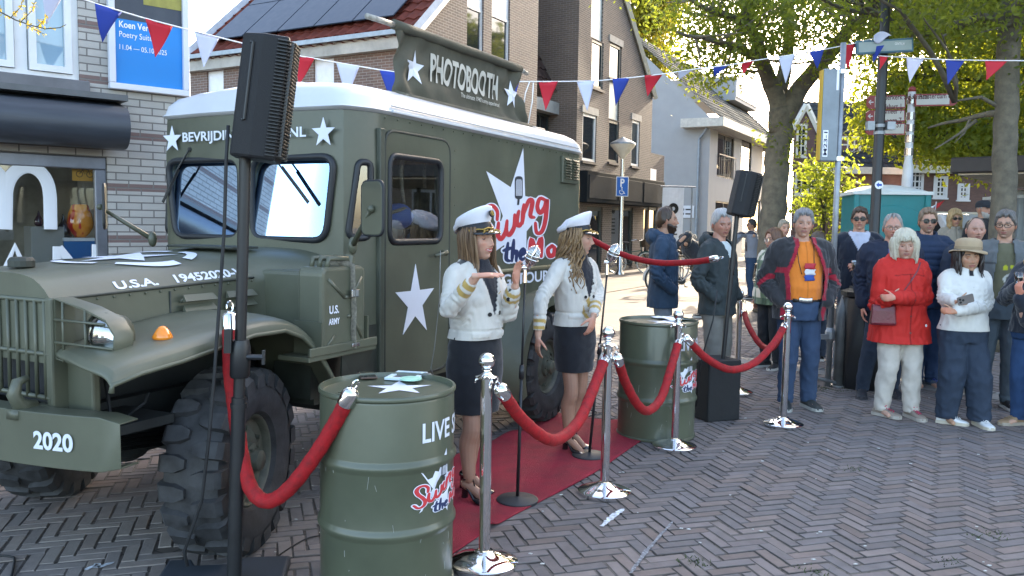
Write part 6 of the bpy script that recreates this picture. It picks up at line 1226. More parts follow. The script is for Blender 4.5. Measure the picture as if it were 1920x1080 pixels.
rope('red rope slung low between the two nearest chrome posts', [(944, 738), (975, 782), (1020, 820), (1050, 822), (1085, 790), (1110, 735), (1132, 678)], 3.76, 4.80, .031)
rope('red rope between second and third chrome posts in front of the drum', [(1160, 678), (1172, 715), (1195, 758), (1216, 770), (1240, 745), (1258, 690), (1271, 645)], 4.84, 5.84, .029)
rope('red rope sagging from third chrome post to the orange-shirted man', [(1293, 640), (1325, 672), (1370, 693), (1415, 680), (1450, 645), (1469, 615)], 5.88, 6.56, .028)
rope('red rope hanging from the rearmost chrome post', [(1396, 588), (1404, 612), (1425, 645), (1448, 652), (1468, 618)], 7.82, 6.62, .026)
rope('red rope strung from the back of the truck to the black speaker pole', [(1103, 445), (1140, 465), (1185, 483), (1240, 493), (1300, 491), (1336, 486)], 7.5, 6.75, .026, (0, 1))
# microphones on stands
def mic(c, pxtop, pytop, label, lean):
    D = c.y; tp = yp(pxtop, pytop, D)-c; t = thing('microphone_stand', label, 'microphone stand', c)
    mb = MB(); mb.lathe([(.118, 0), (.12, .006), (.12, .014), (.112, .02), (.03, .026), (.014, .032)], seg=36); mb.build('base', mat('cast_black', (.022, .025, .03), .55, var=.15, bump=.1, bscale=120), t, 40)
    mb = MB(); mid = V(0, 0, .03).lerp(tp, .58); mb.cyl((0, 0, .03), mid, .0095, None, 12); mb.cyl(mid, tp, .0065, None, 12); mb.tube([mid-(tp-mid).normalized()*.03, mid+(tp-mid).normalized()*.05], [.016, .014], 14); mb.build('pole', BLACKM, t, True)
    mb = MB(); mb.cyl(tp, tp+V(0, 0, .07), .014, .011, 12); mb.cyl(tp+V(-.02, 0, .085), tp+V(.02, 0, .085), .012, None, 10); mb.build('swivel', CHROME, t, 40)
    hd = thing('microphone', label.replace(' stand', '').replace('black', 'chrome ribbed'), 'microphone', c+tp+V(lean*.02, 0, .10), 0, None, (R(10), R(lean*22)))
    mb = MB(); mb.ell((0, 0, .055), (.034, .028, .058), 20, 14); mb.build('core', mat('mic_dark', (.03, .03, .033), .5, .5), hd, True)
    mb = MB()
    for k in range(11):
        x = -.033+.0066*k; q = math.sqrt(max(0, 1-(x/.042)**2)); mb.tube([(x, .031*q*math.cos(R(a)), .055+.062*q*math.sin(R(a))) for a in range(0, 360, 18)], .0021, 5, closed=True)
    for z in (.04, .062): mb.tube([(.038*math.cos(R(a)), .033*math.sin(R(a)), z) for a in range(0, 360, 15)], .004, 6, closed=True)
    mb.tube([(0, .034*math.cos(R(a)), .055+.065*math.sin(R(a))) for a in range(0, 360, 15)], [(.008, .003)]*24, 6, closed=True); mb.build('ribs', CHROME, hd, True)
    mb = MB(); mb.cyl((0, 0, -.02), (0, 0, .004), .014, .02, 14); mb.build('stem', CHROME, hd)
mic(zp(970, 940), 984, 530, 'black microphone stand in front of the waving singer', 1); mic(zp(1105, 856), 1138, 515, 'black microphone stand in front of the singer with wavy hair', 1)
# loudspeakers on poles
PLAST = mat('speaker_plastic', (.011, .011, .013), .55, var=.15, bump=.25, bscale=350, spec=.3)
def speaker(c, rz, label, h, wd, dp, tilt):
    t = thing('loudspeaker', label, 'loudspeaker', c, rz, None, (0, R(tilt)))           # front = local +X
    pl = [(dp*.5, -wd/2), (dp*.5, wd/2), (-dp*.05, wd*.47), (-dp*.5, wd*.26), (-dp*.5, -wd*.26), (-dp*.05, -wd*.47)]
    mb = MB(); mb.prism(pl, (0, 0, 0), (1, 0, 0), (0, 1, 0), (0, 0, 1), h); mb.build('cabinet', PLAST, t, bevel=.012)
    mb = MB(); n = int(h/.0145)
    for i in range(n): z = .02+(h-.04)*i/(n-1); mb.tube([(dp*.5-.045, -wd/2-.004, z), (dp*.5-.01, -wd/2-.004, z), (dp*.5+.018, -wd*.40, z), (dp*.5+.03, 0, z), (dp*.5+.018, wd*.40, z), (dp*.5-.01, wd/2+.004, z), (dp*.5-.045, wd/2+.004, z)], [(.0042, .006)]*7, 6)
    for k in range(9): y = -wd*.44+wd*.88*k/8; mb.box((dp*.5+.012, y, h/2), (.012, .006, h-.04))
    mb.build('grille', BLACKM, t)
    mb = MB(); mb.tube([(-dp*.30, -wd*.372, h*.30), (-dp*.25, -wd*.392, h*.30), (-dp*.25, -wd*.392, h*.92), (-dp*.30, -wd*.372, h*.92)], [(.006, .006)]*4, 6); mb.build('handle_groove', BLACKM, t)
    return t
bc = zp(439, 1106); sb = thing('speaker_stand', 'black speaker pole on a flat square base at the bottom left', 'speaker stand', bc, R(8))
mb = MB(); mb.prism([(-.27, -.24), (.27, -.24), (.27, .24), (.06, .24), (.03, .17), (-.14, .17), (-.17, .24), (-.27, .24)][::1], (-.06, .0, 0), (1, 0, 0), (0, 1, 0), (0, 0, 1), .05); mb.build('base', mat('base_grey', (.035, .042, .052), .55, var=.1), sb, bevel=.012)
pt_ = yp(460, 312, bc.y+.0)-bc; pt_ = Matrix.Rotation(-R(8), 3, 'Z') @ pt_
mb = MB(); pk = V(0, 0, .05).lerp(pt_, .45); mb.cyl((0, 0, .05), pk, .031, None, 16); mb.cyl(pk, pt_+V(0, 0, .05), .024, None, 16); mb.build('pole', BLACKM, sb, 40)
mb = MB(); n0_ = 0; mb.lathe([(.036, .93), (.042, .94), (.042, 1.06), (.034, 1.09)], seg=16); mb.cyl((.03, -.02, 1.02), (.10, -.03, 1.02), .012, None, 8); mb.box((.10, -.03, 1.02), (.012, .02, .06)); mb.lathe([(.036, .80), (.036, .82)], seg=14); mb.box((-.045, -.03, 1.09), (.03, .03, .1)); mb.v = [(v[0]+pt_.x*v[2]/pt_.z, v[1]+pt_.y*v[2]/pt_.z, v[2]) for v in mb.v]; mb.build('collar', BLACKM, sb, 40)
speaker(yp(478, 300, bc.y+.02), R(11), 'large black loudspeaker high on the pole in front of the truck windscreen', .50, .27, .19, 7)
mb = MB(); cz_ = [(428, 235), (424, 300), (421, 420), (412, 560), (402, 700), (392, 820), (378, 940), (345, 1035), (352, 1062)]; P = [yp(x, y, bc.y-.05+.1*(i > 6)) for i, (x, y) in enumerate(cz_)]
mb.tube(P, .0075, 8); tag(mb.build('power_cable', BLACKR, None, True), 'black cable hanging from the large loudspeaker to the ground', 'cable')
bx = zp(1345, 790); t = thing('speaker_box', 'black cloth covered box on the bricks holding the far speaker pole', 'box', V(bx.x, bx.y+.15, 0), R(22))
mb = MB(); mb.prism(rrect(-.16, .16, -.15, .15, .02), (0, 0, 0), (1, 0, 0), (0, 1, 0), (0, 0, 1), .50); o = mb.build('cover', mat('cover_black', (.008, .009, .011), .75, var=.2, bump=.4, bscale=12), t, bevel=.008)
mb = MB(); tp = yp(1382, 402, bx.y+.15)-V(bx.x, bx.y+.15, 0); tp = Matrix.Rotation(-R(22), 3, 'Z') @ tp; q0 = yp(1355, 672, bx.y+.15)-V(bx.x, bx.y+.15, 0); q0 = Matrix.Rotation(-R(22), 3, 'Z') @ q0; mb.cyl((q0.x, q0.y, .45), tp, .019, None, 12); mb.tube([V(q0.x, q0.y, .5).lerp(tp, .62), V(q0.x, q0.y, .5).lerp(tp, .70)], .026, 12); mb.build('pole', BLACKM, t, 40)
speaker(yp(1383, 405, bx.y+.15), R(12), 'smaller black loudspeaker tilted on the pole behind the drums', .37, .20, .17, 12)
mb = MB(); mb.tube([yp(1345, 545, 6.6), yp(1337, 600, 6.6), yp(1322, 650, 6.6), yp(1312, 690, 6.6), yp(1305, 760, 6.75)], .006, 6); tag(mb.build('speaker_cable', BLACKR, None, True), 'black cable hanging beside the white-haired man', 'cable')
for lb, pts, r_ in (('black cable lying on the bricks at the bottom left edge', [(-20, 1043), (20, 1046), (27, 1055), (20, 1090)], .006), ('thin dark cable looping over the bricks left of the nearest drum', [(500, 1062), (535, 1035), (575, 1012), (610, 1005)], .004), ('black cable trailing over the bricks behind the red carpet', [(1060, 775), (1090, 768), (1120, 775), (1100, 785), (1140, 787), (1165, 790)], .005)):
    mb = MB(); P = [zp(x, y)+V(0, 0, .006) for x, y in pts]; Q = []
    for i in range(len(P)-1):
        a, b, c, d = P[max(i-1, 0)], P[i], P[i+1], P[min(i+2, len(P)-1)]
        for k in range(6): t_ = k/6; Q.append(.5*((2*b)+(c-a)*t_+(2*a-5*b+4*c-d)*t_*t_+(3*b-a-3*c+d)*t_**3))
    mb.tube(Q+[P[-1]], r_, 6); tag(mb.build('floor_cable', BLACKR, None, True), lb, 'cable')
mb = MB(); P = [yp(x, y, 4.9) for x, y in ((826, 470), (824, 560), (815, 650), (808, 690), (813, 705))]; mb.tube(P, .0025, 5); tag(mb.build('thin_wire', mat('wire_grey', (.25, .26, .26), .6), None, True), 'thin pale wire hanging down behind the waving singer', 'wire')
# bunting
PM = {'w': mat('pennant_white', (.56, .58, .74), .7, var=.03), 'b': mat('pennant_blue', (.012, .04, .30), .7, var=.06), 'r': mat('pennant_red', (.50, .012, .03), .7, var=.06)}
for k_ in PM.values():
    k_.node_tree.nodes['Principled BSDF'].inputs['Transmission Weight'].default_value = 0
def bunting(label, line, dep, flags):
    P = [yp(x, y, dep(x)) for x, y in line]; o_ = P[len(P)//2].copy(); t = thing('bunting', label, 'bunting', o_); mb = MB(); Q = []
    for i in range(len(P)-1):
        for k in range(4): Q.append(P[i].lerp(P[i+1], k/4)-o_)
    mb.tube(Q+[P[-1]-o_], .006, 6); mb.build('string', LETTER, t, True)
    for j, (c_, x0, y0, x1, y1, xt, yt) in enumerate(flags):
        a, b, q = yp(x0, y0, dep(x0))-o_, yp(x1, y1, dep(x1))-o_, yp(xt, yt, dep((x0+x1)/2)+.03)-o_; n = 7; vs = []; fs = []; nr = V(0, -1, 0)
        for i in range(n+1):
            for k in range(n+1):
                u, v = k/n, i/n; p = (a.lerp(b, u)).lerp(q, v)+nr*(.012*math.sin(3*u+j)*(1-v)+.02*math.sin(PI*v)*math.sin(j*2.1)); vs.append(p)
        fs = [(i*(n+1)+k, i*(n+1)+k+1, (i+1)*(n+1)+k+1, (i+1)*(n+1)+k) for i in range(n) for k in range(n)]; mb = MB(); mb.add(vs, fs); o = mb.build('pennant', PM[c_], t, True); o.modifiers.new('s', 'SOLIDIFY').thickness = .002
dl = lambda x: 6.3+(x-100)*.0029 if x < 1085 else 9.15+(x-1085)*.0026
L_ = [(40, -40), (120, -14), (180, 7), (270, 34), (362, 58), (470, 85), (550, 103), (630, 117), (712, 131), (800, 143), (900, 150), (970, 153), (1045, 153), (1115, 152), (1180, 146), (1242, 139), (1300, 130), (1367, 122), (1412, 114), (1490, 102), (1544, 93), (1604, 81), (1637, 72)]
bunting('long string of red, white and blue pennants across the square to the lamp post', L_, dl, [('w', 76, -28, 122, -13, 87, 46), ('b', 179, 7, 228, 22, 192, 80), ('r', 273, 35, 323, 48, 291, 108), ('w', 364, 58, 411, 71, 382, 126), ('b', 452, 80, 498, 91, 472, 140), ('r', 549, 103, 590, 110, 560, 160), ('w', 630, 117, 674, 125, 650, 186), ('b', 712, 132, 752, 137, 733, 190), ('r', 800, 143, 840, 146, 820, 195), ('w', 880, 149, 918, 151, 900, 203), ('b', 950, 152, 974, 153, 966, 180), ('r', 1010, 153, 1046, 153, 1023, 207), ('w', 1081, 152, 1115, 151, 1101, 208), ('b', 1148, 148, 1181, 146, 1154, 199), ('r', 1208, 142, 1243, 138, 1214, 181), ('w', 1271, 134, 1302, 129, 1273, 149), ('b', 1337, 126, 1368, 121, 1338, 144), ('r', 1391, 117, 1413, 114, 1394, 139), ('w', 1460, 107, 1491, 102, 1473, 156), ('b', 1516, 98, 1545, 93, 1532, 130), ('r', 1574, 87, 1605, 80, 1591, 131)])
dr_ = lambda x: 10.5-(x-1640)*.008
bunting('short string of pennants from the lamp post to the right edge', [(1637, 104), (1700, 108), (1775, 112), (1850, 113.5), (1935, 114)], dr_, [('b', 1635, 88, 1658, 85, 1637, 119), ('r', 1648, 105, 1666, 106, 1649, 131), ('w', 1699, 108, 1734, 110, 1706, 155), ('b', 1773, 112, 1810, 113, 1777, 159), ('r', 1847, 113, 1889, 114, 1849, 151)])
c = yp(1648, 73, 10.5); mb = MB(); mb.grid(lambda u, v: (-.10+.21*u, .03*math.sin(4*u), .02+.06*math.sin(PI*u)*(1-v)-.09*v*math.sin(PI*min(1, u+.2))), 8, 6); o = mb.build('loose_pennant', PM['w'], None, True, loc=c+V(0, -.08, 0)); o.modifiers.new('s', 'SOLIDIFY').thickness = .002; tag(o, 'white pennant flipped over the street name sign', 'pennant')
mb = MB(); P = [yp(x, y, 8.6) for x, y in ((993, 153), (985, 175), (982, 200), (1000, 155), (998, 190), (990, 235))]; mb.tube(P[:3], .006, 5); mb.tube(P[3:], .006, 5); o = mb.build('loose_string', LETTER, None, True); tag(o, 'loose white string dangling from the bunting beside the banner', 'string')
# ================================================================ people
import bmesh
SKINM = vmat('skin', .48, .08, 500, spec=.45, sss=.12); CLOTH = vmat('cloth', .85, .35, 420, sheen=.25, spec=.25, var=.10); DENIM = vmat('denim', .85, .3, 600, spec=.2, var=.22); NYLON = vmat('nylon', .72, .3, 260, spec=.25, var=.10); HAIRM = vmat('hair', .42, .3, 260, spec=.5, var=.12); SHOEM = vmat('shoe', .5, .2, 300, spec=.4, var=.1); PATENT = mat('patent_leather', (.008, .008, .010), .12, var=0, coat=.6)
def sm(x, a, b): t = np.clip((x-a)/(b-a), 0, 1); return t*t*(3-2*t)
def ringloft(mb, rings, seg=28, p=2.3):                       # rings: (z, rx, ry, cx, cy)
    vs = []
    for z, rx, ry, cx, cy in rings:
        for k in range(seg):
            a = 2*PI*k/seg; c, s_ = math.cos(a), math.sin(a); vs.append((cx+rx*math.copysign(abs(c)**(2/p), c), cy+ry*math.copysign(abs(s_)**(2/p), s_), z))
    n = len(rings); fs = [(i*seg+k, i*seg+(k+1) % seg, (i+1)*seg+(k+1) % seg, (i+1)*seg+k) for i in range(n-1) for k in range(seg)]
    mb.add(vs, fs+[tuple(range(seg))[::-1], tuple((n-1)*seg+k for k in range(seg))])
def ctube(mb, pts, rad, seg=14, sub=5):                       # catmull tube with round ends
    P = [Vector(p) for p in pts]; Q = []; Rr = []
    for i in range(len(P)-1):
        a, b, c, d = P[max(i-1, 0)], P[i], P[i+1], P[min(i+2, len(P)-1)]
        for k in range(sub): t = k/sub; Q.append(.5*((2*b)+(c-a)*t+(2*a-5*b+4*c-d)*t*t+(3*b-a-3*c+d)*t**3)); Rr.append(rad[i]+(rad[i+1]-rad[i])*t)
    Q.append(P[-1]); Rr.append(rad[-1])
    d0, d1 = (Q[0]-Q[1]).normalized(), (Q[-1]-Q[-2]).normalized()
    Q = [Q[0]+d0*Rr[0]*f for f in (.92, .6)]+Q+[Q[-1]+d1*Rr[-1]*f for f in (.6, .92)]; Rr = [Rr[0]*.35, Rr[0]*.8]+Rr+[Rr[-1]*.8, Rr[-1]*.35]
    mb.tube(Q, Rr, seg)
def remesh(mb, vox, smooth=3):
    o = bpy.data.objects.new('r', mb.mesh()); COL.objects.link(o); m = o.modifiers.new('r', 'REMESH'); m.mode = 'VOXEL'; m.voxel_size = vox; m.use_smooth_shade = True
    if smooth: q = o.modifiers.new('s', 'SMOOTH'); q.factor = .5; q.iterations = smooth
    me = ev(o); old = o.data; bpy.data.objects.remove(o); bpy.data.meshes.remove(old); return me
def normals(me):
    a = np.empty(len(me.vertices)*3, np.float32); me.vertices.foreach_get('normal', a); return a.reshape(-1, 3)
def nz3(P, sx, sy, sz, seed): return np.array([mnoise.noise((p[0]*sx+seed, p[1]*sy-seed, p[2]*sz+seed*.7)) for p in P])
def setco(me, P): me.vertices.foreach_set('co', np.ascontiguousarray(P, np.float32).ravel()); me.update()
def segt(P, A, B):                                            # parameter along a limb, distance from it
    A, B = np.array(A), np.array(B); d = B-A; L2 = d@d; t = ((P-A)@d)/L2; q = A+np.clip(t, 0, 1)[:, None]*d; return t, np.linalg.norm(P-q, axis=1)
def hand(mb, W, d, n, th, curl=.35, spread=.12, sc=1.0, thumb=.7):
    """palm with four fingers and a thumb; d = hand direction, n = palm normal, th = +1/-1 thumb side"""
    W, d = Vector(W), Vector(d).normalized(); n = Vector(n); n = (n-d*n.dot(d)).normalized(); b = d.cross(n)*th
    mb.tube([W-d*.03*sc, W, W+d*.03*sc, W+d*.07*sc, W+d*.092*sc, W+d*.1*sc], [(.024*sc, .021*sc), (.026*sc, .018*sc), (.034*sc, .017*sc), (.040*sc, .015*sc), (.037*sc, .012*sc), (.02*sc, .006*sc)], 12, n)
    for k, (off, L_, r) in enumerate(((.029, .072, .0088), (.0095, .081, .0092), (-.0105, .075, .0088), (-.029, .058, .0078))):
        p = W+d*(.088-.006*(k == 3))*sc+b*off*sc; dr = (d+b*(off*spread*10)).normalized(); P = [p-dr*.02*sc, p]; c = curl*(1+.12*k)
        for f, q in ((.45, .8), (.32, 1.1), (.23, .8)):
            dr = Matrix.Rotation(c*q, 3, d.cross(n)) @ dr
            p = p+dr*L_*f*sc; P.append(p)
        ctube(mb, P, [r*sc, r*sc, r*.95*sc, r*.85*sc, r*.72*sc], 8, 3)
    p = W+d*.02*sc+b*.022*sc+n*.004; dr = (d*.62+b*thumb+n*.28).normalized(); q = p+dr*.045*sc; dr2 = (dr+d*.35+n*.15).normalized()
    ctube(mb, [p, q, q+dr2*.03*sc, q+dr2*.052*sc], [.0135*sc, .011*sc, .0095*sc, .0075*sc], 8, 3)
# ---------------------------------------------------------------- head
NL, NP_ = 92, 72
_t = np.linspace(-1, 1, NL+1)[:-1]; LAM = PI*(.42*_t+.58*_t**3); PHI = np.linspace(-PI/2+.02, PI/2-.02, NP_)
LG, PG = np.meshgrid(LAM, PHI); LG = LG.ravel(); PG = PG.ravel()
HF = [(j*NL+i, j*NL+(i+1) % NL, (j+1)*NL+(i+1) % NL, (j+1)*NL+i) for j in range(NP_-1) for i in range(NL)]+[tuple(range(NL))[::-1], tuple((NP_-1)*NL+i for i in range(NL))]
def headbase(wide=1.0, jaw=.30):
    a, b, c = .0745*wide, .095, .118; cp, spn = np.cos(PG), np.sin(PG); fr = np.cos(LG) > 0; zn = spn
    ex = np.where(zn < 0, .62, .9); ey = np.where(zn < 0, np.where(fr, .42, .75), .9)
    x = a*np.sin(LG)*cp**ex*(1-jaw*np.clip(-zn, 0, 1)**1.5); y = b*np.cos(LG)*cp**ey*np.where(fr, 1-.02*np.clip(-zn, 0, 1), 1.04-.25*np.clip(-zn, 0, 1)); z = c*zn
    y = y-.010*np.clip(1-np.abs(x)/.08, 0, 1)*fr*np.clip(zn-.1, 0, 1)
    return x, y, z, zn, fr
def g1(v, s_): return np.exp(-(v/s_)**2)
def headmesh(skin, lip, brow, sp):
    x, y, z, zn, fr = headbase(sp.get('wide', 1), sp.get('jaw', .30)); ax = np.abs(x); w_ = sm(np.cos(LG), .1, .4); smile = sp.get('smile', 0); age = sp.get('age', .4)
    dy = .0055*g1(z-.026, .009)*sm(.055-ax, 0, .02)-.0145*g1(ax-.032, .016)*g1(z-.006, .0115)+.005*g1(ax-.046, .017)*g1(z+.022, .016)
    h = np.interp(z, [-.046, -.041, -.034, -.028, -.01, .012, .022], [0, .007, .0235, .0235, .0125, .005, 0])*sp.get('nose', 1); wn = np.interp(z, [-.045, -.032, -.01, .02], [.0105, .0105, .0075, .008]); dy += h*g1(x, wn)
    dy += .0075*g1(ax-.013, .0065)*g1(z+.036, .006)
    zm = -.062+smile*.22*ax*(ax < .03)+smile*.0
    mw = .025+smile*.005; mx_ = sm(mw-ax, -.002, .006)
    dy += mx_*(.0045*g1(z-zm-.0055, .0042)+.0052*g1(z-zm+.0062, .0048)-.0045*g1(z-zm, .0017*(1+smile*.8)))
    dy += -.004*g1(z+.083, .008)*g1(x, .03)+.0065*g1(z+.100, .012)*g1(x, .022)+.003*g1(z+.05, .02)*g1(x, .03)
    fold = np.abs(ax-(.018+(-.036-z)*.55)); dy -= .0022*age*g1(fold, .0035)*sm(-.036-z, 0, .01)*sm(z+.075, 0, .02)
    dy -= .003*age*g1(ax-.030, .016)*g1(z+.014, .004); y = y+dy*w_
    x = x*(1+smile*.03*g1(z+.03, .02))
    P = np.stack([x, y, z], 1); base = np.array(skin)
    cols = np.tile(base, (len(P), 1)); red = np.array([1.12, .80, .76])
    k = (.55*g1(ax-.042, .02)*g1(z+.024, .02)+.6*g1(x, .014)*g1(z+.030, .012))*w_; cols *= 1+(red-1)*k[:, None]
    m = np.clip(1.25*sm(1.15-((ax/mw)**2+((z-zm)/.0095)**2), 0, .35), 0, 1)*w_; cols = cols*(1-m[:, None])+np.array(lip)*m[:, None]
    if smile > .5: m = sm(1-((ax/(mw*.85))**2+((z-zm)/.0032)**2), 0, .3)*w_; cols = cols*(1-m[:, None])+np.array([.7, .68, .62])*m[:, None]
    else: m = .6*sm(1-((ax/mw)**2+((z-zm)/.0014)**2), 0, .5)*w_; cols = cols*(1-m[:, None])+np.array([.12, .03, .03])*m[:, None]
    bz = .0285+.004*sm(ax, .01, .035)-.006*sm(ax, .036, .055); m = min(1, sp.get('browk', .8)*1.25)*sm(.0056-np.abs(z-bz), 0, .003)*sm(ax, .010, .016)*sm(.054-ax, 0, .012)*w_; cols = cols*(1-m[:, None])+np.array(brow)*m[:, None]
    if sp.get('stubble'):
        m = sp['stubble'][1]*sm(-.036-z+.25*np.clip(ax-.03, 0, 1), 0, .018)*sm(np.cos(LG), -.1, .3); n_ = np.clip(nz3(P, 240, 240, 240, 3)*.5+.9, 0, 1.3); m = np.clip(m*n_, 0, 1); lm = sm(1.1-((ax/.024)**2+((z-zm)/.008)**2), 0, .3); m = m*(1-lm); cols = cols*(1-m[:, None])+np.array(sp['stubble'][0])*m[:, None]
    cols *= (.90+.10*nz3(P, 45, 45, 45, 7)+.05*nz3(P, 140, 140, 140, 9))[:, None]
    V_ = [tuple(p) for p in P]; F_ = list(HF); C_ = [tuple(c) for c in cols]
    def addp(mb, colfn):
        o = len(V_); V_.extend(mb.v); C_.extend([colfn(v) for v in mb.v]); F_.extend([tuple(i+o for i in f) for f in mb.f])
    for s_ in (-1, 1):
        e = MB(); e.ell((0, 0, 0), (.0085, .020, .032), 12, 8, Matrix.Rotation(R(-18)*s_, 3, 'Z') @ Matrix.Rotation(R(-12), 3, 'X')); e.v = [(v[0]+s_*.0765*sp.get('wide', 1), v[1]-.012, v[2]-.006) for v in e.v]; addp(e, lambda v: tuple(base*np.array([1.05, .84, .8])))
        i = int(np.argmin((x-s_*.032)**2+(z-.004)**2+(~fr)*1)); ys = y[i]; ec = Vector((s_*.032, ys-.0045, .004)); gz = Vector((sp.get('gaze', 0), 1, -.05)).normalized()
        if not sp.get('closed'):
            e = MB(); e.ell(ec, (.0118, .0118, .0118), 14, 12); addp(e, lambda v: (.012, .010, .009) if (Vector(v)-ec).normalized().dot(gz) > .92 else (sp.get('iris', (.05, .04, .03)) if (Vector(v)-ec).normalized().dot(gz) > .76 else (.36, .33, .31)))
        lid = MB()
        for (z0, z1) in (((.0016 if smile < .5 else -.0002), .0128), (-.0128, -.0036)) if not sp.get('closed') else ((-.0128, .0128),):
            nn = 6; vs = []
            for j in range(nn+1):
                zz = z0+(z1-z0)*j/nn; r_ = math.sqrt(max(1e-7, .0129**2-zz*zz))
                for k in range(13): a = PI*k/12; vs.append((ec.x+r_*math.cos(a), ec.y+r_*math.sin(a), ec.z+zz))
            lid.add(vs, [(j*13+k, j*13+k+1, (j+1)*13+k+1, (j+1)*13+k) for j in range(nn) for k in range(12)])
        mk = sp.get('lash', .6); addp(lid, lambda v: tuple(base*np.array([.94, .8, .76])*(1-mk*(abs(v[2]-ec.z-.003) < .0018 or bool(sp.get('closed') and abs(v[2]-ec.z+.004) < .0025)))))
    return V_, F_, C_
def hairmesh(col, style, seed, col2=None, length=.0):
    """closed shell over the scalp following a hairline; returns an MB in head space"""
    x, y, z, zn, fr = headbase(); L_ = np.abs(LG)
    line = {'short': ([0, .45, .8, 1.05, 1.35, 1.55, 1.75, 2.3, PI], [.60, .62, .50, .22, -.08, .02, -.25, -.55, -.62]), 'receding': ([0, .35, .6, .85, 1.1, 1.35, 1.55, 1.75, 2.3, PI], [.74, .90, .93, .62, .2, -.1, .0, -.25, -.55, -.62]),
            'bald': ([0, .8, 1.15, 1.35, 1.55, 1.9, 2.4, PI], [1.4, 1.4, .55, .05, .02, .0, .25, .30]), 'bob': ([0, .4, .75, .98, 1.2, 1.6, PI], [.44, .44, .25, -.45, -1.1, -1.2, -1.2]), 'long': ([0, .3, .6, .85, 1.2, 1.5, PI], [.66, .62, .45, .15, -.3, -.6, -1.0]), 'cap': ([0, .6, .9, 1.2, 1.45, 1.9, PI], [.5, .5, .3, .05, -.35, -.5, -.6])}[style]
    lz = np.interp(L_, *line); lz = lz+.05*np.sin(LG*9+seed)+.03*np.sin(LG*23+seed*2); m = sm(zn, lz-.03, lz+.10)
    th = {'short': .016, 'receding': .013, 'bald': .008, 'bob': .026, 'long': .016, 'cap': .010}[style]; top = {'short': .012, 'receding': .009, 'bald': 0, 'bob': .012, 'long': .006, 'cap': 0}[style]
    P = np.stack([x, y, z], 1); n_ = P/np.array([.0745, .095, .118])**2; n_ /= np.linalg.norm(n_, axis=1)[:, None]
    st = np.array([mnoise.noise((l*7+seed, p_*2.2, seed)) for l, p_ in zip(LG, PG)]); fine = np.array([mnoise.noise((l*26+seed, p_*3.5, 5+seed)) for l, p_ in zip(LG, PG)])
    off = -.012+m*(.012+th+top*sm(zn, .3, .9)+.006*st+.0045*fine)
    if style == 'bob': off = off+m*.006*sm(-zn, -.4, .6)*(1-.3*np.cos(LG))
    P = P+n_*off[:, None]
    if style == 'bob': P[:, 2] -= .03*m*sm(-zn, 0, 1); P[:, :2] *= (1+.30*m*sm(-zn, .25, 1))[:, None]
    c1 = np.array(col); c2 = np.array(col2 or [c*.6 for c in col]); k = np.clip(.5+.7*fine+.5*st, 0, 1)[:, None]
    return P, list(HF), c2*(1-k)+c1*k
def locks(col, n, seed, lam, zlen, rad=.012, wave=0, col2=None, out=.014, back=.0):
    """hanging tapered strands; lam = (from, to) longitude, zlen = (short, long) in metres below the crown"""
    r = random.Random(seed); mb = MB(); C_ = []
    for i in range(n):
        l = r.uniform(*lam)*r.choice((-1, 1)) if lam[0] >= 0 else r.uniform(lam[0], lam[1]); L_ = r.uniform(*zlen); P = []; ph = r.uniform(0, 6); wv = wave*r.uniform(.5, 1.3); ro = out+r.uniform(0, .014)
        for j in range(15):
            s_ = j/14*L_; z = .075-s_; zn = max(-1, min(1, z/.118)); 
            if z > -.03: rr = math.sqrt(max(0, 1-zn*zn)); ex, ey = .0745*rr+ro, .095*rr+ro
            else: q = min(1, (-.03-z)/.12); ex, ey = (.072+ro)*(1-.12*q)+.05*q*max(0, min(1, (-.14-z)/.1)), (.092+ro)*(1-.15*q)+.03*q
            P.append(Vector((ex*math.sin(l)+wv*math.sin(s_*38+ph)*min(1, s_*6), ey*math.cos(l)-back*min(1, s_*3)+wv*math.cos(s_*33+ph)*min(1, s_*6), z)))
        k0 = len(mb.v); rd = rad*r.uniform(.6, 1.2); mb.tube(P, [(rd*(.5+.6*math.sin(PI*min(.8, j/14+.2)))*(1 if j < 11 else (15-j)/5), rd*.55) for j in range(15)], 6)
        k = r.random(); c = [a*(1-k)+b*k for a, b in zip(col, col2 or [q*.55 for q in col])]; C_ += [c]*(len(mb.v)-k0)
    return np.array(mb.v), mb.f, np.array(C_)
def vcmesh(name, V_, F_, C_, m, parent, mtx=None, smooth=True, solid=0):
    V_ = [mtx @ Vector(v) for v in V_] if mtx is not None else V_
    me = bpy.data.meshes.new(name); me.from_pydata([tuple(v) for v in V_], [], F_); setcol(me, np.array(C_)); o = link(name, me, m, parent, smooth)
    if solid: q = o.modifiers.new('s', 'SOLIDIFY'); q.thickness = solid; q.offset = -1
    return o
PROF = {'m': [(.78, .180, .125, 0), (.88, .178, .128, 0), (.98, .170, .125, .002), (1.08, .165, .122, .006), (1.20, .178, .126, .004), (1.32, .192, .128, 0), (1.40, .180, .112, -.006), (1.455, .115, .088, -.012), (1.50, .074, .076, -.01)],
        'f': [(.78, .178, .125, 0), (.88, .178, .128, 0), (.98, .160, .118, .002), (1.08, .140, .106, .004), (1.20, .152, .116, .006), (1.32, .166, .116, 0), (1.40, .152, .098, -.006), (1.455, .098, .078, -.012), (1.50, .064, .066, -.01)]}
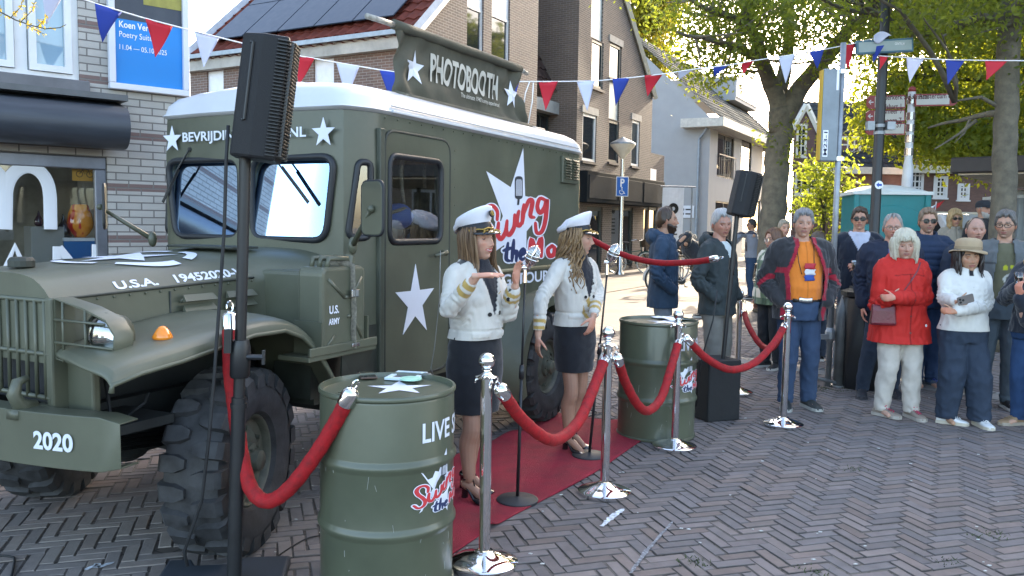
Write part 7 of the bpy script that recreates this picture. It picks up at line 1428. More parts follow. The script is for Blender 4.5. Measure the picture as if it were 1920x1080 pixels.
def person(label, pos, heading, H, sex='m', g=1.0, belly=0, head=(0, 0, 0), arms=(None, None), skin=(.46, .27, .19), lip=(.33, .12, .10), brow=(.10, .07, .05), face={}, hair=None, top=None, bottom=None, shoes=None, lean=0, stance=(.10, .10), feet=None, under=None, headz=0, hs=1.0, group='people in the watching crowd', vox=.0062, armt=0):
    """heading: world direction the chest faces (degrees, 0 = +X, -90 = to the viewer); head: (yaw, pitch, roll) in degrees"""
    H -= .045; pos = Vector(pos); rz = R(heading-90); t = thing('person', label, 'person', pos, rz, group); inv = Matrix.Rotation(-rz, 3, 'Z'); s = H/1.75; sh = .185*(1 if sex == 'm' else .86)*s*(.6+.4*g)
    def Lw(p): return inv @ (Vector(p)-pos)
    Lm = Matrix.Rotation(-lean, 3, 'X'); piv = V(0, 0, .92*s)
    def U(p): p = Vector(p); return (Lm @ (p-piv))+piv if lean else p
    rings = [(z*s, rx*g*s, (ry*g+belly*math.exp(-((z-1.06)/.13)**2))*s, 0, (cy+belly*.75*math.exp(-((z-1.06)/.13)**2))*s) for z, rx, ry, cy in PROF[sex]]
    SH = [U((sd_*sh, -.008*s, 1.405*s)) for sd_ in (1, -1)]; AR = []
    for i, a in enumerate(arms):
        sd_ = (1, -1)[i]
        if a is None or a == 'hang': E, W, hd = U((sd_*(sh+.055), -.035*s, 1.13*s)), U((sd_*(sh+.05), .05*s, .885*s)), ((0, .12, -1), (-sd_, .2, 0), .35)
        elif a == 'pocket': E, W, hd = U((sd_*(sh+.095), -.05*s, 1.13*s)), U((sd_*(sh+.01), .115*s, .96*s)), None
        elif a == 'back': E, W, hd = U((sd_*(sh+.05), -.09*s, 1.14*s)), U((sd_*.08, -.17*s, 1.0*s)), None
        else: E, W = Lw(a[0]), Lw(a[1]); hd = (tuple(inv @ Vector(a[2])), tuple(inv @ Vector(a[3])), a[4] if len(a) > 4 else .35) if len(a) > 2 and a[2] is not None else None
        AR.append((SH[i], E, W, hd))
    FT = feet or [(stance[0]*s, .0), (-stance[1]*s, .0)]
    LG_ = []
    for i, (fx, fy_) in enumerate(FT):
        sd_ = (1, -1)[i]; kn = f_ = V(.5*(fx+sd_*.085*s), .5*fy_+.03*s, .50*s); LG_.append((V(sd_*.088*s, 0, .90*s), kn, V(fx, fy_-.02*s, (.145 if shoes and shoes.get('heel') else .085)*s)))
    hc = U((0, .018*s, H-.118*hs+headz)); hm = Matrix.Translation(hc) @ Matrix.Rotation(R(head[0]), 4, 'Z') @ Matrix.Rotation(R(head[1])-lean*.3, 4, 'X') @ Matrix.Rotation(R(head[2]), 4, 'Y') @ Matrix.Scale(hs, 4)
    # body: one remeshed skin
    mb = MB(); ringloft(mb, [(z*s, rx*g*s*.84, ry*g*s*.80, 0, cy*s) for z, rx, ry, cy in PROF[sex][1:]], 20) if not lean else ctube(mb, [U((0, 0, .86*s)), U((0, 0, 1.1*s)), U((0, 0, 1.4*s))], [.12*s, .11*s, .10*s])
    nb = U((0, -.02*s, 1.42*s)); nr = (.056 if sex == 'm' else .047)*(.7+.3*g); ctube(mb, [nb, hc-V(0, .012, .085), hc-V(0, .005, .03)], [nr*1.25, nr, nr*.95])
    for i, (S0, E, W, hd) in enumerate(AR):
        ctube(mb, [S0, E, W], [.05*s, .037*s, .025*s]); 
        if hd: hand(mb, W+(W-E).normalized()*.012, hd[0], hd[1], (1, -1)[i]*(1), hd[2], sc=(1.0 if sex == 'm' else .92)*s)
    lr = (.078, .052, .034) if not (bottom and bottom.get('bare')) else (.070, .055, .036)
    for A_, K, F_ in LG_:
        ctube(mb, [A_, K, K.lerp(F_, .42)-V(0, .022 if bottom and bottom.get('bare') else 0, 0), F_], [lr[0]*s, lr[1]*s, lr[1]*1.02*s, lr[2]*s], 14); ctube(mb, [F_-V(0, .035, .045)*s, V(F_.x, F_.y+.05*s, F_.z*.5), V(F_.x, F_.y+.13*s, .03*s)], [.031*s, .03*s, .022*s], 10)
    me = remesh(mb, vox, 2); P = coords(me); cl = np.tile(np.array(skin), (len(P), 1))*(1+.08*nz3(P, 30, 30, 30, 1))[:, None]
    for S0, E, W, hd in AR:
        t_, d_ = segt(P, E, W); m_ = (t_ > 1.1) & (np.linalg.norm(P-np.array(W), axis=1) < .22); cl[m_] *= np.array([1.04, .86, .82])
    if bottom and bottom.get('bare'): m_ = P[:, 2] < .85*s; cl[m_] = np.array(bottom['bare'])*(1+.05*nz3(P[m_], 20, 20, 20, 2))[:, None]
    HV, HFc, HC = headmesh(skin, lip, brow, face); n0 = len(P)
    V_ = [tuple(p) for p in P]+[tuple(hm @ Vector(v)) for v in HV]; fs = [tuple(p.vertices) for p in me.polygons]+[tuple(i+n0 for i in f) for f in HFc]; C_ = np.concatenate([cl, np.array(HC)])
    vcmesh('body', V_, fs, C_, SKINM, t); bpy.data.meshes.remove(me)
    def garment(nm, mb, col, m, vox, amp=.006, colfn=None, cut=None, disp=None, solid=.006, joints=(), smooth=3, scale=(17, 17, 9), hem=0, jk=.8):
        me = remesh(mb, vox, smooth); P = coords(me); N_ = normals(me); sd0 = (sum(map(ord, label)) % 97)*.37
        a = nz3(P, *scale, sd0); b = nz3(P, scale[0]*2.3, scale[1]*2.3, scale[2]*1.6, sd0+4); dsp = amp*((1-2*np.abs(a))*.9+b*.55)
        for A_, B_ in joints:
            t_, d_ = segt(P, A_, B_); near = np.exp(-((np.abs(t_-1)*np.linalg.norm(np.array(B_)-np.array(A_)))/.085)**2)*(d_ < .16); dsp += near*amp*jk*np.sin(t_*34+a*9)
        if disp is not None: dsp = dsp+disp(P)
        Pn = P+N_*dsp[:, None]; cl = np.tile(np.array(col, float), (len(P), 1))
        if colfn is not None: cl = colfn(P, cl)
        setco(me, Pn); setcol(me, cl)
        if cut is not None:
            k = cut(P, N_); b_ = bmesh.new(); b_.from_mesh(me); b_.verts.ensure_lookup_table(); b_.verts.ensure_lookup_table(); bmesh.ops.delete(b_, geom=[b_.verts[i] for i in np.nonzero(k)[0]], context='VERTS')
            if hem: bmesh.ops.bisect_plane(b_, geom=b_.verts[:]+b_.edges[:]+b_.faces[:], plane_co=(0, 0, hem), plane_no=(0, 0, -1), clear_outer=True)
            b_.to_mesh(me); b_.free()
        o = link(nm, me, m, t, True)
        if cut is not None: q = o.modifiers.new('s', 'SOLIDIFY'); q.thickness = solid; q.offset = -1
        return o
    ctx = dict(t=t, s=s, AR=AR, LG=LG_, hm=hm, hc=hc, rings=rings, U=U, sh=sh, garment=garment, Lw=Lw, SH=SH)
    # ---- lower clothes
    if bottom:
        mb = MB(); c = bottom
        if c['kind'] == 'trousers':
            k = c.get('loose', 0); ringloft(mb, [(z*s, (rx+.008)*g*s, (ry*g+.008+belly*.5*(z > 1))*s, 0, (cy+belly*.4*(z > 1))*s) for z, rx, ry, cy in PROF[sex] if z < (1.05 if not lean else .95)]+[((1.02 if not lean else .97)*s, .16*g*s, .115*g*s, 0, 0)], 28) if False else None
            zs = [(.80, .172, .118), (.88, .178, .128), (.96, .172, .125), (c.get('top', 1.03), .160, .115)]
            ringloft(mb, [(z*s, (rx+.006)*g*s, ((ry+.008)*g+belly*.35)*s, 0, belly*.3*s) for z, rx, ry in zs], 28)
            for A_, K, F_ in LG_: ctube(mb, [A_+V(0, 0, -.02), K, K.lerp(F_, .5)-V(0, .012*s, 0), F_-V(0, .005, .03*s)], [(.098+k*.3)*g*s, (.068+k)*g*s, (.062+k)*g*s, (.056+k*1.15)*s], 18)
            garment(c.get('name', 'trousers'), mb, c['col'], c.get('mat', DENIM), .010, c.get('amp', .006), c.get('colfn'), lambda P, N_: P[:, 2] < -1, joints=[(K, F_) for A_, K, F_ in LG_], smooth=2, scale=(12, 12, 10), hem=.055*s, jk=.45)
        else:
            zt_, zb_ = c['top']+.05, c['hem']; n_ = 8; cx_ = (FT[0][0]+FT[1][0])/2
            ringloft(mb, [(zb_+(zt_-zb_)*i/n_, np.interp(i/n_, [0, .5, .75, .9, 1], [.145, .174, .170, .154, .11])*g*s, np.interp(i/n_, [0, .5, .75, .9, 1], [.122, .137, .126, .104, .08])*g*s, cx_*(1-i/n_)*.6, (FT[0][1]+FT[1][1])/2*(1-i/n_)*.6+.01) for i in range(n_+1)], 36)
            garment('skirt', mb, c['col'], CLOTH, .009, .004, None, lambda P, N_: P[:, 2] < -1, scale=(9, 9, 14), smooth=2, hem=zb_+.012)
    # ---- upper clothes
    def torso(c):
        mb = MB(); th = c.get('th', .012); hem = c.get('hem', .80); fl = c.get('flare', 0)
        rr = [r for r in rings if r[0] > hem*s+.02]
        if not lean:
            lo = rings[0] if hem < .88 else rings[1]; rx0 = np.interp(hem, [p_[0] for p_ in PROF[sex]], [p_[1] for p_ in PROF[sex]])*g*s; ry0 = np.interp(hem, [p_[0] for p_ in PROF[sex]], [p_[2] for p_ in PROF[sex]])*g*s+belly*.5*s
            ringloft(mb, [(hem*s, rx0+th+fl, ry0+th+fl, 0, belly*.3*s)]+[(z, rx+th+fl*max(0, 1-(z/s-hem)/.35), ry+th+fl*max(0, 1-(z/s-hem)/.35), cx, cy) for z, rx, ry, cx, cy in rr[:-1]]+[(1.50*s, .082*s+th*.4, .084*s+th*.4, 0, -.008*s)], 32)
        else: ctube(mb, [U((0, 0, hem*s+.05)), U((0, 0, 1.1*s)), U((0, 0, 1.3*s)), U((0, 0, 1.40*s))], [.16*s, .15*s, .17*s, .12*s])
        if sex == 'f' and not c.get('flat'):
            for q in (-1, 1): mb.ell(U((q*.068*s, .078*s*g, 1.255*s)), (.066*s*g, .058*s*g, .064*s*g), 14, 10)
        if c.get('sleeves', True):
            for S0, E, W, hd in AR:
                k = c.get('puff', .012)+armt; e = c.get('cuff', .94); ctube(mb, [U((math.copysign(.07*s, S0.x), -.012*s, 1.435*s)), S0, S0.lerp(E, .5), E, E.lerp(W, .5), E.lerp(W, e)], [(.055+k)*s, (.058+k)*s, (.053+k)*s, (.047+k)*s, (.041+k)*s, (.034+k*.9)*s], 16)
        return mb
    if under:
        mb = MB(); th = .004; ringloft(mb, [(z, rx*.97+th, ry*.96+th, cx, cy) for z, rx, ry, cx, cy in rings if z > under.get('hem', .9)*s][:-1]+[(1.475*s, .078*s, .078*s, 0, -.01)], 30)
        if under.get('collar'): mb.tube([(math.cos(a)*.072*s, -.005+math.sin(a)*.076*s, (1.495-.03*max(0, math.sin(a)))*s) for a in [k*2*PI/20 for k in range(20)]], [(.016, .011)]*20, 8, closed=True)
        garment(under.get('name', 'shirt'), mb, under['col'], CLOTH, .009, .005, under.get('colfn'), None, smooth=2)
    if top:
        mb = torso(top); cf = top.get('collar')
        if cf: mb.tube([(math.cos(a)*(.086+cf*.1)*s, -.008+math.sin(a)*(.088+cf*.1)*s, (1.475+cf-.03*max(0, math.sin(a)))*s) for a in [k*2*PI/24 for k in range(24)]], [(.03+cf*.35, .014)]*24, 8, closed=True) if not lean else None
        if top.get('hood'): mb.ell(U((0, -.105*s, 1.47*s)), (.125*s, .075*s, .075*s)); mb.tube([U((math.cos(a)*.105*s, -.02+math.sin(a)*.105*s, (1.485-.05*math.sin(a))*s)) for a in [k*2*PI/24 for k in range(24)]], .028*s, 8, closed=True)
        op = top.get('open'); cut = None
        if op: cut = lambda P, N_: ((P[:, 1] > .01) & (np.abs(P[:, 0]-op[2]) < np.interp(P[:, 2]/s, op[0], op[1]))) | ((P[:, 2] > 1.47*s) & (np.hypot(P[:, 0], P[:, 1]+.008) < .075*s))
        elif top.get('cuthem', True): cut = lambda P, N_: P[:, 2] < -1
        jt = [(a[0], a[1]) for a in AR]
        garment(top.get('name', 'jacket'), mb, top['col'], top.get('mat', CLOTH), top.get('vox', .0095), top.get('amp', .007), (lambda P, c: top['colfn'](P, c, ctx)) if top.get('colfn') else None, cut, (lambda P: top['disp'](P, ctx)) if top.get('disp') else None, .008, jt, hem=0 if lean else top.get('hem', .8)*s+.014)
    # ---- shoes
    if shoes:
        for i, (A_, K, F_) in enumerate(LG_):
            ang = shoes.get('turn', (R(-14), R(14)))[i]; M_ = Matrix.Translation((F_.x, F_.y+.02*s, 0)) @ Matrix.Rotation(ang, 4, 'Z'); k = shoes.get('size', 1)*s
            if shoes.get('heel'):
                mb = MB(); H_ = .065
                secs = [(-.075, .022, .018, H_+.028), (-.05, .030, .028, H_+.03), (0, .031, .016, H_*.72+.022), (.05, .036, .012, .026), (.09, .040, .020, .018), (.125, .034, .017, .013), (.15, .020, .010, .009)]
                vs = []; 
                for y, wx, hh, zc in secs:
                    for q in range(12): a = 2*PI*q/12; vs.append((wx*math.cos(a), y, max(.002, zc+hh*math.sin(a))))
                mb.add(vs, [(a*12+q, a*12+(q+1) % 12, (a+1)*12+(q+1) % 12, (a+1)*12+q) for a in range(6) for q in range(12)]+[tuple(range(12)), tuple(72+q for q in range(12))])
                mb.tube([(0, -.055, H_+.02), (0, -.06, .03), (0, -.062, .001)], [(.024, .022), (.02, .019), (.021, .02)], 10)
                mb.tube([(.034*math.cos(a), -.03+.036*math.sin(a), H_+.06+.01*math.sin(a)) for a in [q*2*PI/16 for q in range(16)]], .004, 6, closed=True); mb.tube([(0, .008, H_+.066), (0, .04, .07), (0, .075, .04)], [(.006, .003)]*3, 6)
                mb.v = [tuple(M_ @ Vector(v)) for v in mb.v]; mb.build('shoe', PATENT, t, 50)
            else:
                secs = [(-.095, .026, .065), (-.08, .036, .085), (-.03, .039, .095), (.02, .040, .088), (.07, .046, .066), (.12, .049, .050), (.155, .042, .042), (.18, .024, .032)]; nq = 14; vs = []
                for y, wx, hh in secs:
                    for q in range(nq): a = 2*PI*q/nq; c_, s2 = math.cos(a), math.sin(a); vs.append((wx*k*math.copysign(abs(c_)**.7, c_), y*k, .012+(hh*k-.012)*(.5+.5*math.copysign(abs(s2)**.8, s2))))
                mb = MB(); mb.add(vs, [(a*nq+q, a*nq+(q+1) % nq, (a+1)*nq+(q+1) % nq, (a+1)*nq+q) for a in range(len(secs)-1) for q in range(nq)]+[tuple(range(nq)), tuple((len(secs)-1)*nq+q for q in range(nq))])
                vcmesh('shoe', mb.v, mb.f, np.tile(shoes['col'], (len(mb.v), 1)), SHOEM, t, M_); sh_ = t.children[-1] if False else [o for o in t.children if o.name.startswith('shoe')][-1]
                sb_ = MB(); ol = [(x*k*1.08, y*k) for x, y in ((-.03, -.10), (-.04, -.06), (-.04, 0), (-.05, .08), (-.05, .13), (-.035, .17), (0, .187), (.035, .17), (.05, .13), (.05, .08), (.04, 0), (.04, -.06), (.03, -.10))][::-1]; sb_.prism(ol, (0, 0, .001), (1, 0, 0), (0, 1, 0), (0, 0, 1), .026); vcmesh('sole', sb_.v, sb_.f, np.tile(shoes.get('sole', (.5, .5, .48)), (len(sb_.v), 1)), SHOEM, sh_, M_, False)
                if shoes.get('lace'):
                    lb = MB()
                    for q in range(4): y = .035+.022*q; zz = (.085-.3*(y-.02))*k+.004; lb.tube([(-.02, y*k, zz-.003), (0, y*k, zz+.004), (.02, (y+.012)*k, zz-.003)], .004, 6)
                    lb.tube([(-.028, .03, .09), (-.012, .035, .103), (0, .03, .094), (.014, .038, .103), (.03, .03, .088)], .0035, 6); vcmesh('laces', lb.v, lb.f, np.tile(shoes['lace'], (len(lb.v), 1)), SHOEM, sh_, M_)
    # ---- hair, beard, glasses
    if hair:
        VV, FF, CC = [], [], []
        def put(v, f, c): o = len(VV); VV.extend([tuple(q) for q in v]); FF.extend([tuple(i+o for i in q) for q in f]); CC.extend([tuple(q) for q in c])
        put(*hairmesh(hair['col'], hair['style'], hair.get('seed', 1), hair.get('col2')))
        for lk in hair.get('locks', ()): put(*locks(hair['col'], *lk[:1], *lk[1:4], **(lk[4] if len(lk) > 4 else {}), col2=hair.get('col2')))
        if hair.get('bun'): mb = MB(); mb.ell(hair['bun'], (.045, .05, .045), 14, 10); put(mb.v, mb.f, [hair['col']]*len(mb.v))
        vcmesh('hair', VV, FF, CC, HAIRM, t, hm)
    if face.get('beard'):
        x, y, z, zn, fr = headbase(); w_ = sm(np.cos(LG), -.15, .25); ax = np.abs(x); m_ = w_*sm(-.040-z+.9*np.clip(ax-.045, 0, 1), 0, .022)*(1-sm(1.2-((ax/.024)**2+((z+.062)/.009)**2), 0, .3)); n_ = np.stack([x, y, z], 1); n_ = n_/np.linalg.norm(n_, axis=1)[:, None]; fine = np.array([mnoise.noise((l*30, p_*14, 2)) for l, p_ in zip(LG, PG)])
        P_ = np.stack([x, y, z], 1)+n_*(-.014+m_*(.014+face['beard'][1]+.004*fine))[:, None]; P_[:, 2] -= .012*m_*sm(-zn, .6, 1); vcmesh('beard', P_, HF, np.array(face['beard'][0])*(1+.5*fine)[:, None], HAIRM, t, hm)
    gl = face.get('glasses')
    if gl:
        mb = MB(); lm = MB(); y0 = .1035; rx, rz_ = gl.get('size', (.024, .019))
        for q in (-1, 1):
            pts = [(q*.033+rx*math.copysign(abs(math.cos(a))**.8, math.cos(a)), y0-.006*abs(math.cos(a)+q*.4), .002+rz_*math.copysign(abs(math.sin(a))**.8, math.sin(a))) for a in [k*2*PI/20 for k in range(20)]]; mb.tube(pts, gl.get('rim', .0018), 6, closed=True)
            lm.add([(q*.033, y0, .002)]+pts, [(0, k+1, (k+1) % 20+1) for k in range(20)]); mb.tube([(q*(.033+rx), y0-.008, .006), (q*.077, .06, .006), (q*.079, -.01, .004)], gl.get('rim', .0018), 6)
        mb.tube([(-.012, y0+.001, .005), (0, y0+.004, .008), (.012, y0+.001, .005)], gl.get('rim', .0018), 6)
        mb.v = [tuple(hm @ Vector(v)) for v in mb.v]; go = mb.build('sunglasses' if gl.get('dark') else 'glasses', mat('glasses_rim_%d' % int(gl.get('c', .02)*1000), (gl.get('c', .02),)*3, .35, var=0), t, True)
        lm.v = [tuple(hm @ Vector(v)) for v in lm.v]; lm.build('lens', glassmat('dark_lens', (.006, .006, .007), .2, .2) if gl.get('dark') else clearglass('spectacle_lens', -.02), go, True)
    return ctx
def buttons(ctx, spots, r=.011, m=None):                       # small discs pressed onto the front of the jacket
    jk = [o for o in ctx['t'].children if o.name.startswith(('jacket', 'coat', 'shirt'))][-1]; me = jk.data; bv = BVHTree.FromPolygons([tuple(v.co) for v in me.vertices], [tuple(p.vertices) for p in me.polygons])
    for x, z in spots:
        h = bv.ray_cast(V(x, 1, z), V(0, -1, 0))
        if h[0] is None: continue
        mb = MB(); mb.lathe([(.001, .004), (r, .004), (r*1.05, 0), (r, -.004)], h[0], 14, h[1]); mb.build('button', m or BLACKM, jk)
def strip(ctx, pts, wd, m, nm, up=.003, th=.004, of=('jacket', 'coat', 'shirt')):   # ribbon following the cloth front
    jk = [o for o in ctx['t'].children if o.name.startswith(of)][-1]; me = jk.data; bv = BVHTree.FromPolygons([tuple(v.co) for v in me.vertices], [tuple(p.vertices) for p in me.polygons]); Q = []; N_ = V(0, 1, 0)
    for i in range(len(pts)-1):
        for k in range(6):
            t_ = k/6; x = pts[i][0]+(pts[i+1][0]-pts[i][0])*t_; z = pts[i][1]+(pts[i+1][1]-pts[i][1])*t_; h = bv.ray_cast(V(x, 1, z), V(0, -1, 0))
            if h[0] is not None and h[1].y > -.2: Q.append(h[0]+h[1]*up)
    if len(Q) > 2: mb = MB(); mb.tube(Q, [(wd, th)]*len(Q), 6, N_); mb.build(nm, m, jk, True)
NAVY = (.012, .018, .035); FAIR = (.48, .28, .20); RUDDY = (.47, .24, .17); TAN = (.40, .23, .15)
GOLD = mat('gold_braid', (.45, .29, .07), .35, .6, var=.15, scale=60); CAPW = mat('cap_white', (.66, .66, .72), .7, var=.03)
def captain_cap(ctx):
    t, hm = ctx['t'], ctx['hm'] @ Matrix.Rotation(R(7), 4, 'X') @ Matrix.Translation((0, -.006, .012)); F = lambda mb: [tuple(hm @ Vector((v[0]*.94, v[1]*1.12, v[2]))) for v in mb.v]
    mb = MB(); mb.lathe([(.090, .072), (.110, .096), (.114, .118), (.113, .127), (.103, .136), (.065, .144), (.001, .146)], seg=36, caps=False); mb.v = [(v[0], v[1]-.004, v[2]+.34*v[1]*(v[2] > .09)-.02*(v[2] > .09)*(v[1] < -.05)) for v in mb.v]; mb.v = F(mb); cp = mb.build('cap', CAPW, t, True)
    mb = MB(); mb.lathe([(.0905, .030), (.092, .034), (.0925, .076), (.088, .078)], seg=36, caps=False); mb.v = F(mb); mb.build('band', mat('cap_black', (.010, .010, .013), .55, var=.1), cp, True)
    mb = MB()
    def vis(u, v): a = R(-62+124*u); r = .090+.052*v*math.cos(a*.9)**.6; return (r*math.sin(a), r*math.cos(a), .033-.030*v*math.cos(a)+.004*math.sin(PI*v))
    mb.grid(vis, 20, 6); mb.v = F(mb); o = mb.build('visor', PATENT, cp, True); o.modifiers.new('s', 'SOLIDIFY').thickness = .004
    mb = MB(); mb.tube([(.0965*math.sin(R(a)), .0965*math.cos(R(a)), .040+.003*math.sin(R(a*9))) for a in range(-75, 76, 5)], .0045, 6); mb.ell((.0965*math.sin(R(75)), .0965*math.cos(R(75)), .042), (.007,)*3, 8, 6); mb.ell((-.0965*math.sin(R(75)), .0965*math.cos(R(75)), .042), (.007,)*3, 8, 6)
    rr_ = random.Random(5)
    for k in range(26): a = R(rr_.uniform(-38, 38)); v = rr_.uniform(.35, .9); p = V(*vis((math.degrees(a)+62)/124, v))+V(0, 0, .003); mb.tube([p-V(.007, 0, -.001), p+V(.0, .004, .002), p+V(.007, 0, -.001)], .0022, 5)
    mb.v = F(mb); mb.build('braid', GOLD, cp, True)
    mb = MB(); mb.lathe([(.001, .004), (.020, .004), (.021, -.004)], (0, .121, .118), 18, (0, 1, .25)); mb.v = F(mb); bd = mb.build('badge', MATS['cap_black'], cp)
    mb = MB(); mb.tube([(.014*math.cos(a), .1265, .118+.014*math.sin(a)) for a in [k*2*PI/14 for k in range(14)]], .0022, 5, closed=True); mb.tube([(0, .1275, .108), (0, .1275, .127)], .003, 5); mb.tube([(-.007, .1275, .112), (0, .1275, .108), (.007, .1275, .112)], .0025, 5); mb.v = F(mb); mb.build('emblem', GOLD, bd)
def singer_jacket(P, c, ctx):
    s = ctx['s']; v = (P[:, 1] > .02) & (P[:, 2] > 1.16*s) & (np.abs(P[:, 0]+.01) < (P[:, 2]-1.16*s)*.30); c[v] = (.012, .014, .022)
    for S0, E, W, hd in ctx['AR']:
        t_, d_ = segt(P, E, W)
        for a, b in ((.56, .66), (.74, .84)): m_ = (t_ > a) & (t_ < b) & (d_ < .085); c[m_] = (.40, .27, .08)
    sh_ = (P[:, 2] > 1.44*s) & (np.abs(P[:, 0]) > .085*s) & (np.abs(P[:, 1]+.008) < .03*s) & (np.abs(P[:, 0]) < .15*s); c[sh_] = (.03, .03, .035)
    return c
def singer_disp(P, ctx):
    s = ctx['s']; e = (P[:, 2]-1.16*s)*.30; k = np.abs(np.abs(P[:, 0]+.01)-e-.022); d = .010*np.clip(1-k/.026, 0, 1)**.5*(P[:, 1] > .02)*(P[:, 2] > 1.17*s)
    d = d+np.where((P[:, 1] > .0) & (np.abs(P[:, 2]-1.045*s) < .012) & (np.abs(np.abs(P[:, 0])-.085*s) < .05), .007, 0)      # pocket flaps
    return d-.006*(np.abs(P[:, 2]-1.075*s) < .006)
JW = (.53, .505, .465)
W = yp
a = person('woman in white captain cap smiling and raising both hands beside the truck', (-.215, 4.74, 0), -40, 1.665, 'f', 1.10, .02, head=(4, 2, 4), skin=(.50, .29, .21), lip=(.42, .05, .06), brow=(.12, .07, .04), face=dict(smile=1, age=.35, gaze=.15),
    arms=((W(841, 580, 4.50), W(892, 520, 4.34), (.97, -.1, .10), (0, .15, -1), .10), (W(951, 590, 4.76), W(966, 536, 4.64), (.06, -.12, 1), (.78, -.6, .1), .22)), hair=dict(style='cap', col=(.19, .115, .06), col2=(.09, .05, .028), seed=3, locks=[(130, 21, (1.0, 2.7), (.30, .44), dict(rad=.0075, wave=.004))]),
    top=dict(col=JW, hem=1.0, th=.009, colfn=singer_jacket, disp=singer_disp, vox=.0075, amp=.0045, collar=.0, cuff=.80, puff=.006), bottom=dict(kind='skirt', col=(.008, .009, .013), top=.965, hem=.50, bare=(.30, .165, .115)), shoes=dict(heel=1, turn=(R(-8), R(12))), feet=[(.07, .06), (-.07, -.07)], vox=.0042, group='singers in white jackets')
captain_cap(a); buttons(a, [(-.05, 1.17), (-.045, 1.09), (.035, 1.085)], .012)
b = person('woman in white captain cap with long wavy hair looking to the right', (.44, 5.78, 0), -48, 1.66, 'f', 1.0, 0, head=(42, 0, 0), skin=(.47, .275, .20), lip=(.36, .10, .09), brow=(.10, .06, .035), face=dict(age=.5, gaze=.05),
    arms=((W(1016, 560, 5.52), W(1009, 630, 5.46), (-.03, -.1, -1), (.75, .4, 0), .30), (W(1121, 548, 5.86), W(1113, 592, 5.60), (-.20, -.1, -1), (-.55, .6, 0), .3)), hair=dict(style='cap', col=(.13, .072, .036), col2=(.30, .19, .09), seed=5, locks=[(170, 8, (1.25, 2.9), (.26, .45), dict(rad=.0085, wave=.024, out=.018))]),
    top=dict(col=JW, hem=.955, th=.014, colfn=singer_jacket, disp=singer_disp, vox=.0075, amp=.0045, cuff=.90, puff=.004), bottom=dict(kind='skirt', col=(.011, .012, .017), top=.925, hem=.56, bare=(.32, .175, .12)), shoes=dict(heel=1, turn=(R(-8), R(12))), feet=[(.06, .05), (-.06, -.04)], vox=.0042, group='singers in white jackets')
captain_cap(b); buttons(b, [(-.05, 1.19), (-.05, 1.10), (.03, 1.10)], .011)
def G(px, D): p = yp(px, 600, D); return (p.x, p.y, 0)
FRONT = lambda P: P[:, 1] > .02
def zipc(col=(.01, .01, .012), w=.008, x0=0):
    def f(P, c, ctx): c[FRONT(P) & (np.abs(P[:, 0]-x0) < w)] = col; return c
    return f
# blue coat man in profile
p = person('bearded man in long blue hooded coat looking to the right', G(1241, 8.1), -12, 1.81, 'm', .94, head=(2, 2, 0), skin=(.42, .235, .155), face=dict(beard=((.035, .02, .012), .012), age=.5, wide=.98), hair=dict(style='receding', col=(.06, .035, .02), seed=2), arms=('pocket', 'pocket'),
    top=dict(col=(.030, .056, .098), hem=.78, th=.016, flare=.012, hood=True, puff=.012, mat=NYLON, amp=.009, colfn=zipc((.25, .24, .22), .010)), under=None, bottom=dict(kind='trousers', col=(.17, .20, .24), loose=.004), shoes=dict(col=(.03, .03, .03)))
# white haired man
def teew(P, c): return c
p = person('white-haired man in dark green-grey parka standing behind the black speaker pole', G(1343, 7.5), -42, 1.78, 'm', 1.0, .02, head=(-34, -6, 3), skin=RUDDY, face=dict(age=1, wide=1.06, browk=.5), brow=(.3, .28, .26), hair=dict(style='short', col=(.48, .47, .46), col2=(.26, .26, .26), seed=9), arms=('pocket', 'pocket'),
    top=dict(col=(.036, .046, .050), hem=.80, th=.014, hood=True, puff=.010, mat=NYLON, amp=.009, open=([.8, 1.16, 1.2, 1.5], [0, 0, .012, .085], .0)), under=dict(col=(.50, .56, .58), hem=1.1), bottom=dict(kind='trousers', col=(.17, .165, .15), loose=.008), shoes=dict(col=(.06, .05, .04)))
# leaning cyclist, seen from behind
p = person('man in dark jacket bending forward over a bicycle behind the white-haired man', G(1318, 14.5), 165, 1.80, 'm', 1.0, lean=R(42), headz=-.17, head=(-20, 10, 0), skin=TAN, hair=dict(style='short', col=(.045, .028, .018), seed=4), arms=((W(1290, 440, 14.1), W(1266, 462, 14.0), (-1, 0, -.2), (0, 0, -1), .8), (W(1300, 445, 14.8), W(1270, 462, 14.8), (-1, 0, -.2), (0, 0, -1), .8)), top=dict(col=(.022, .026, .034), hem=.86, th=.016), bottom=dict(kind='trousers', col=(.03, .03, .035)), shoes=dict(col=(.02, .02, .02)), vox=.009)
def swe(P, c, ctx): s = ctx['s']; m_ = (np.abs(P[:, 0]) < .12) & (P[:, 2] < 1.25*s) & (P[:, 2] > 1.05*s); c[m_] = (.02, .022, .03); c[P[:, 2] > 1.43*s] = (.03, .035, .06); return c
p = person('person in grey-blue sweater and jeans pushing a bicycle to the left', G(1404, 18.4), 172, 1.80, 'm', .95, head=(8, 0, 0), skin=TAN, face=dict(glasses=dict(dark=1, rim=.003)), hair=dict(style='short', col=(.015, .013, .013), seed=6), arms=((W(1388, 440, 18.3), W(1376, 452, 18.2), (-1, 0, -.3), (0, 0, -1), .7), (W(1390, 440, 18.8), W(1380, 455, 18.8), (-1, 0, -.3), (0, 0, -1), .7)), top=dict(col=(.20, .23, .29), hem=.90, th=.014, colfn=swe), bottom=dict(kind='trousers', col=(.03, .06, .12)), shoes=dict(col=(.03, .03, .04)), vox=.009)
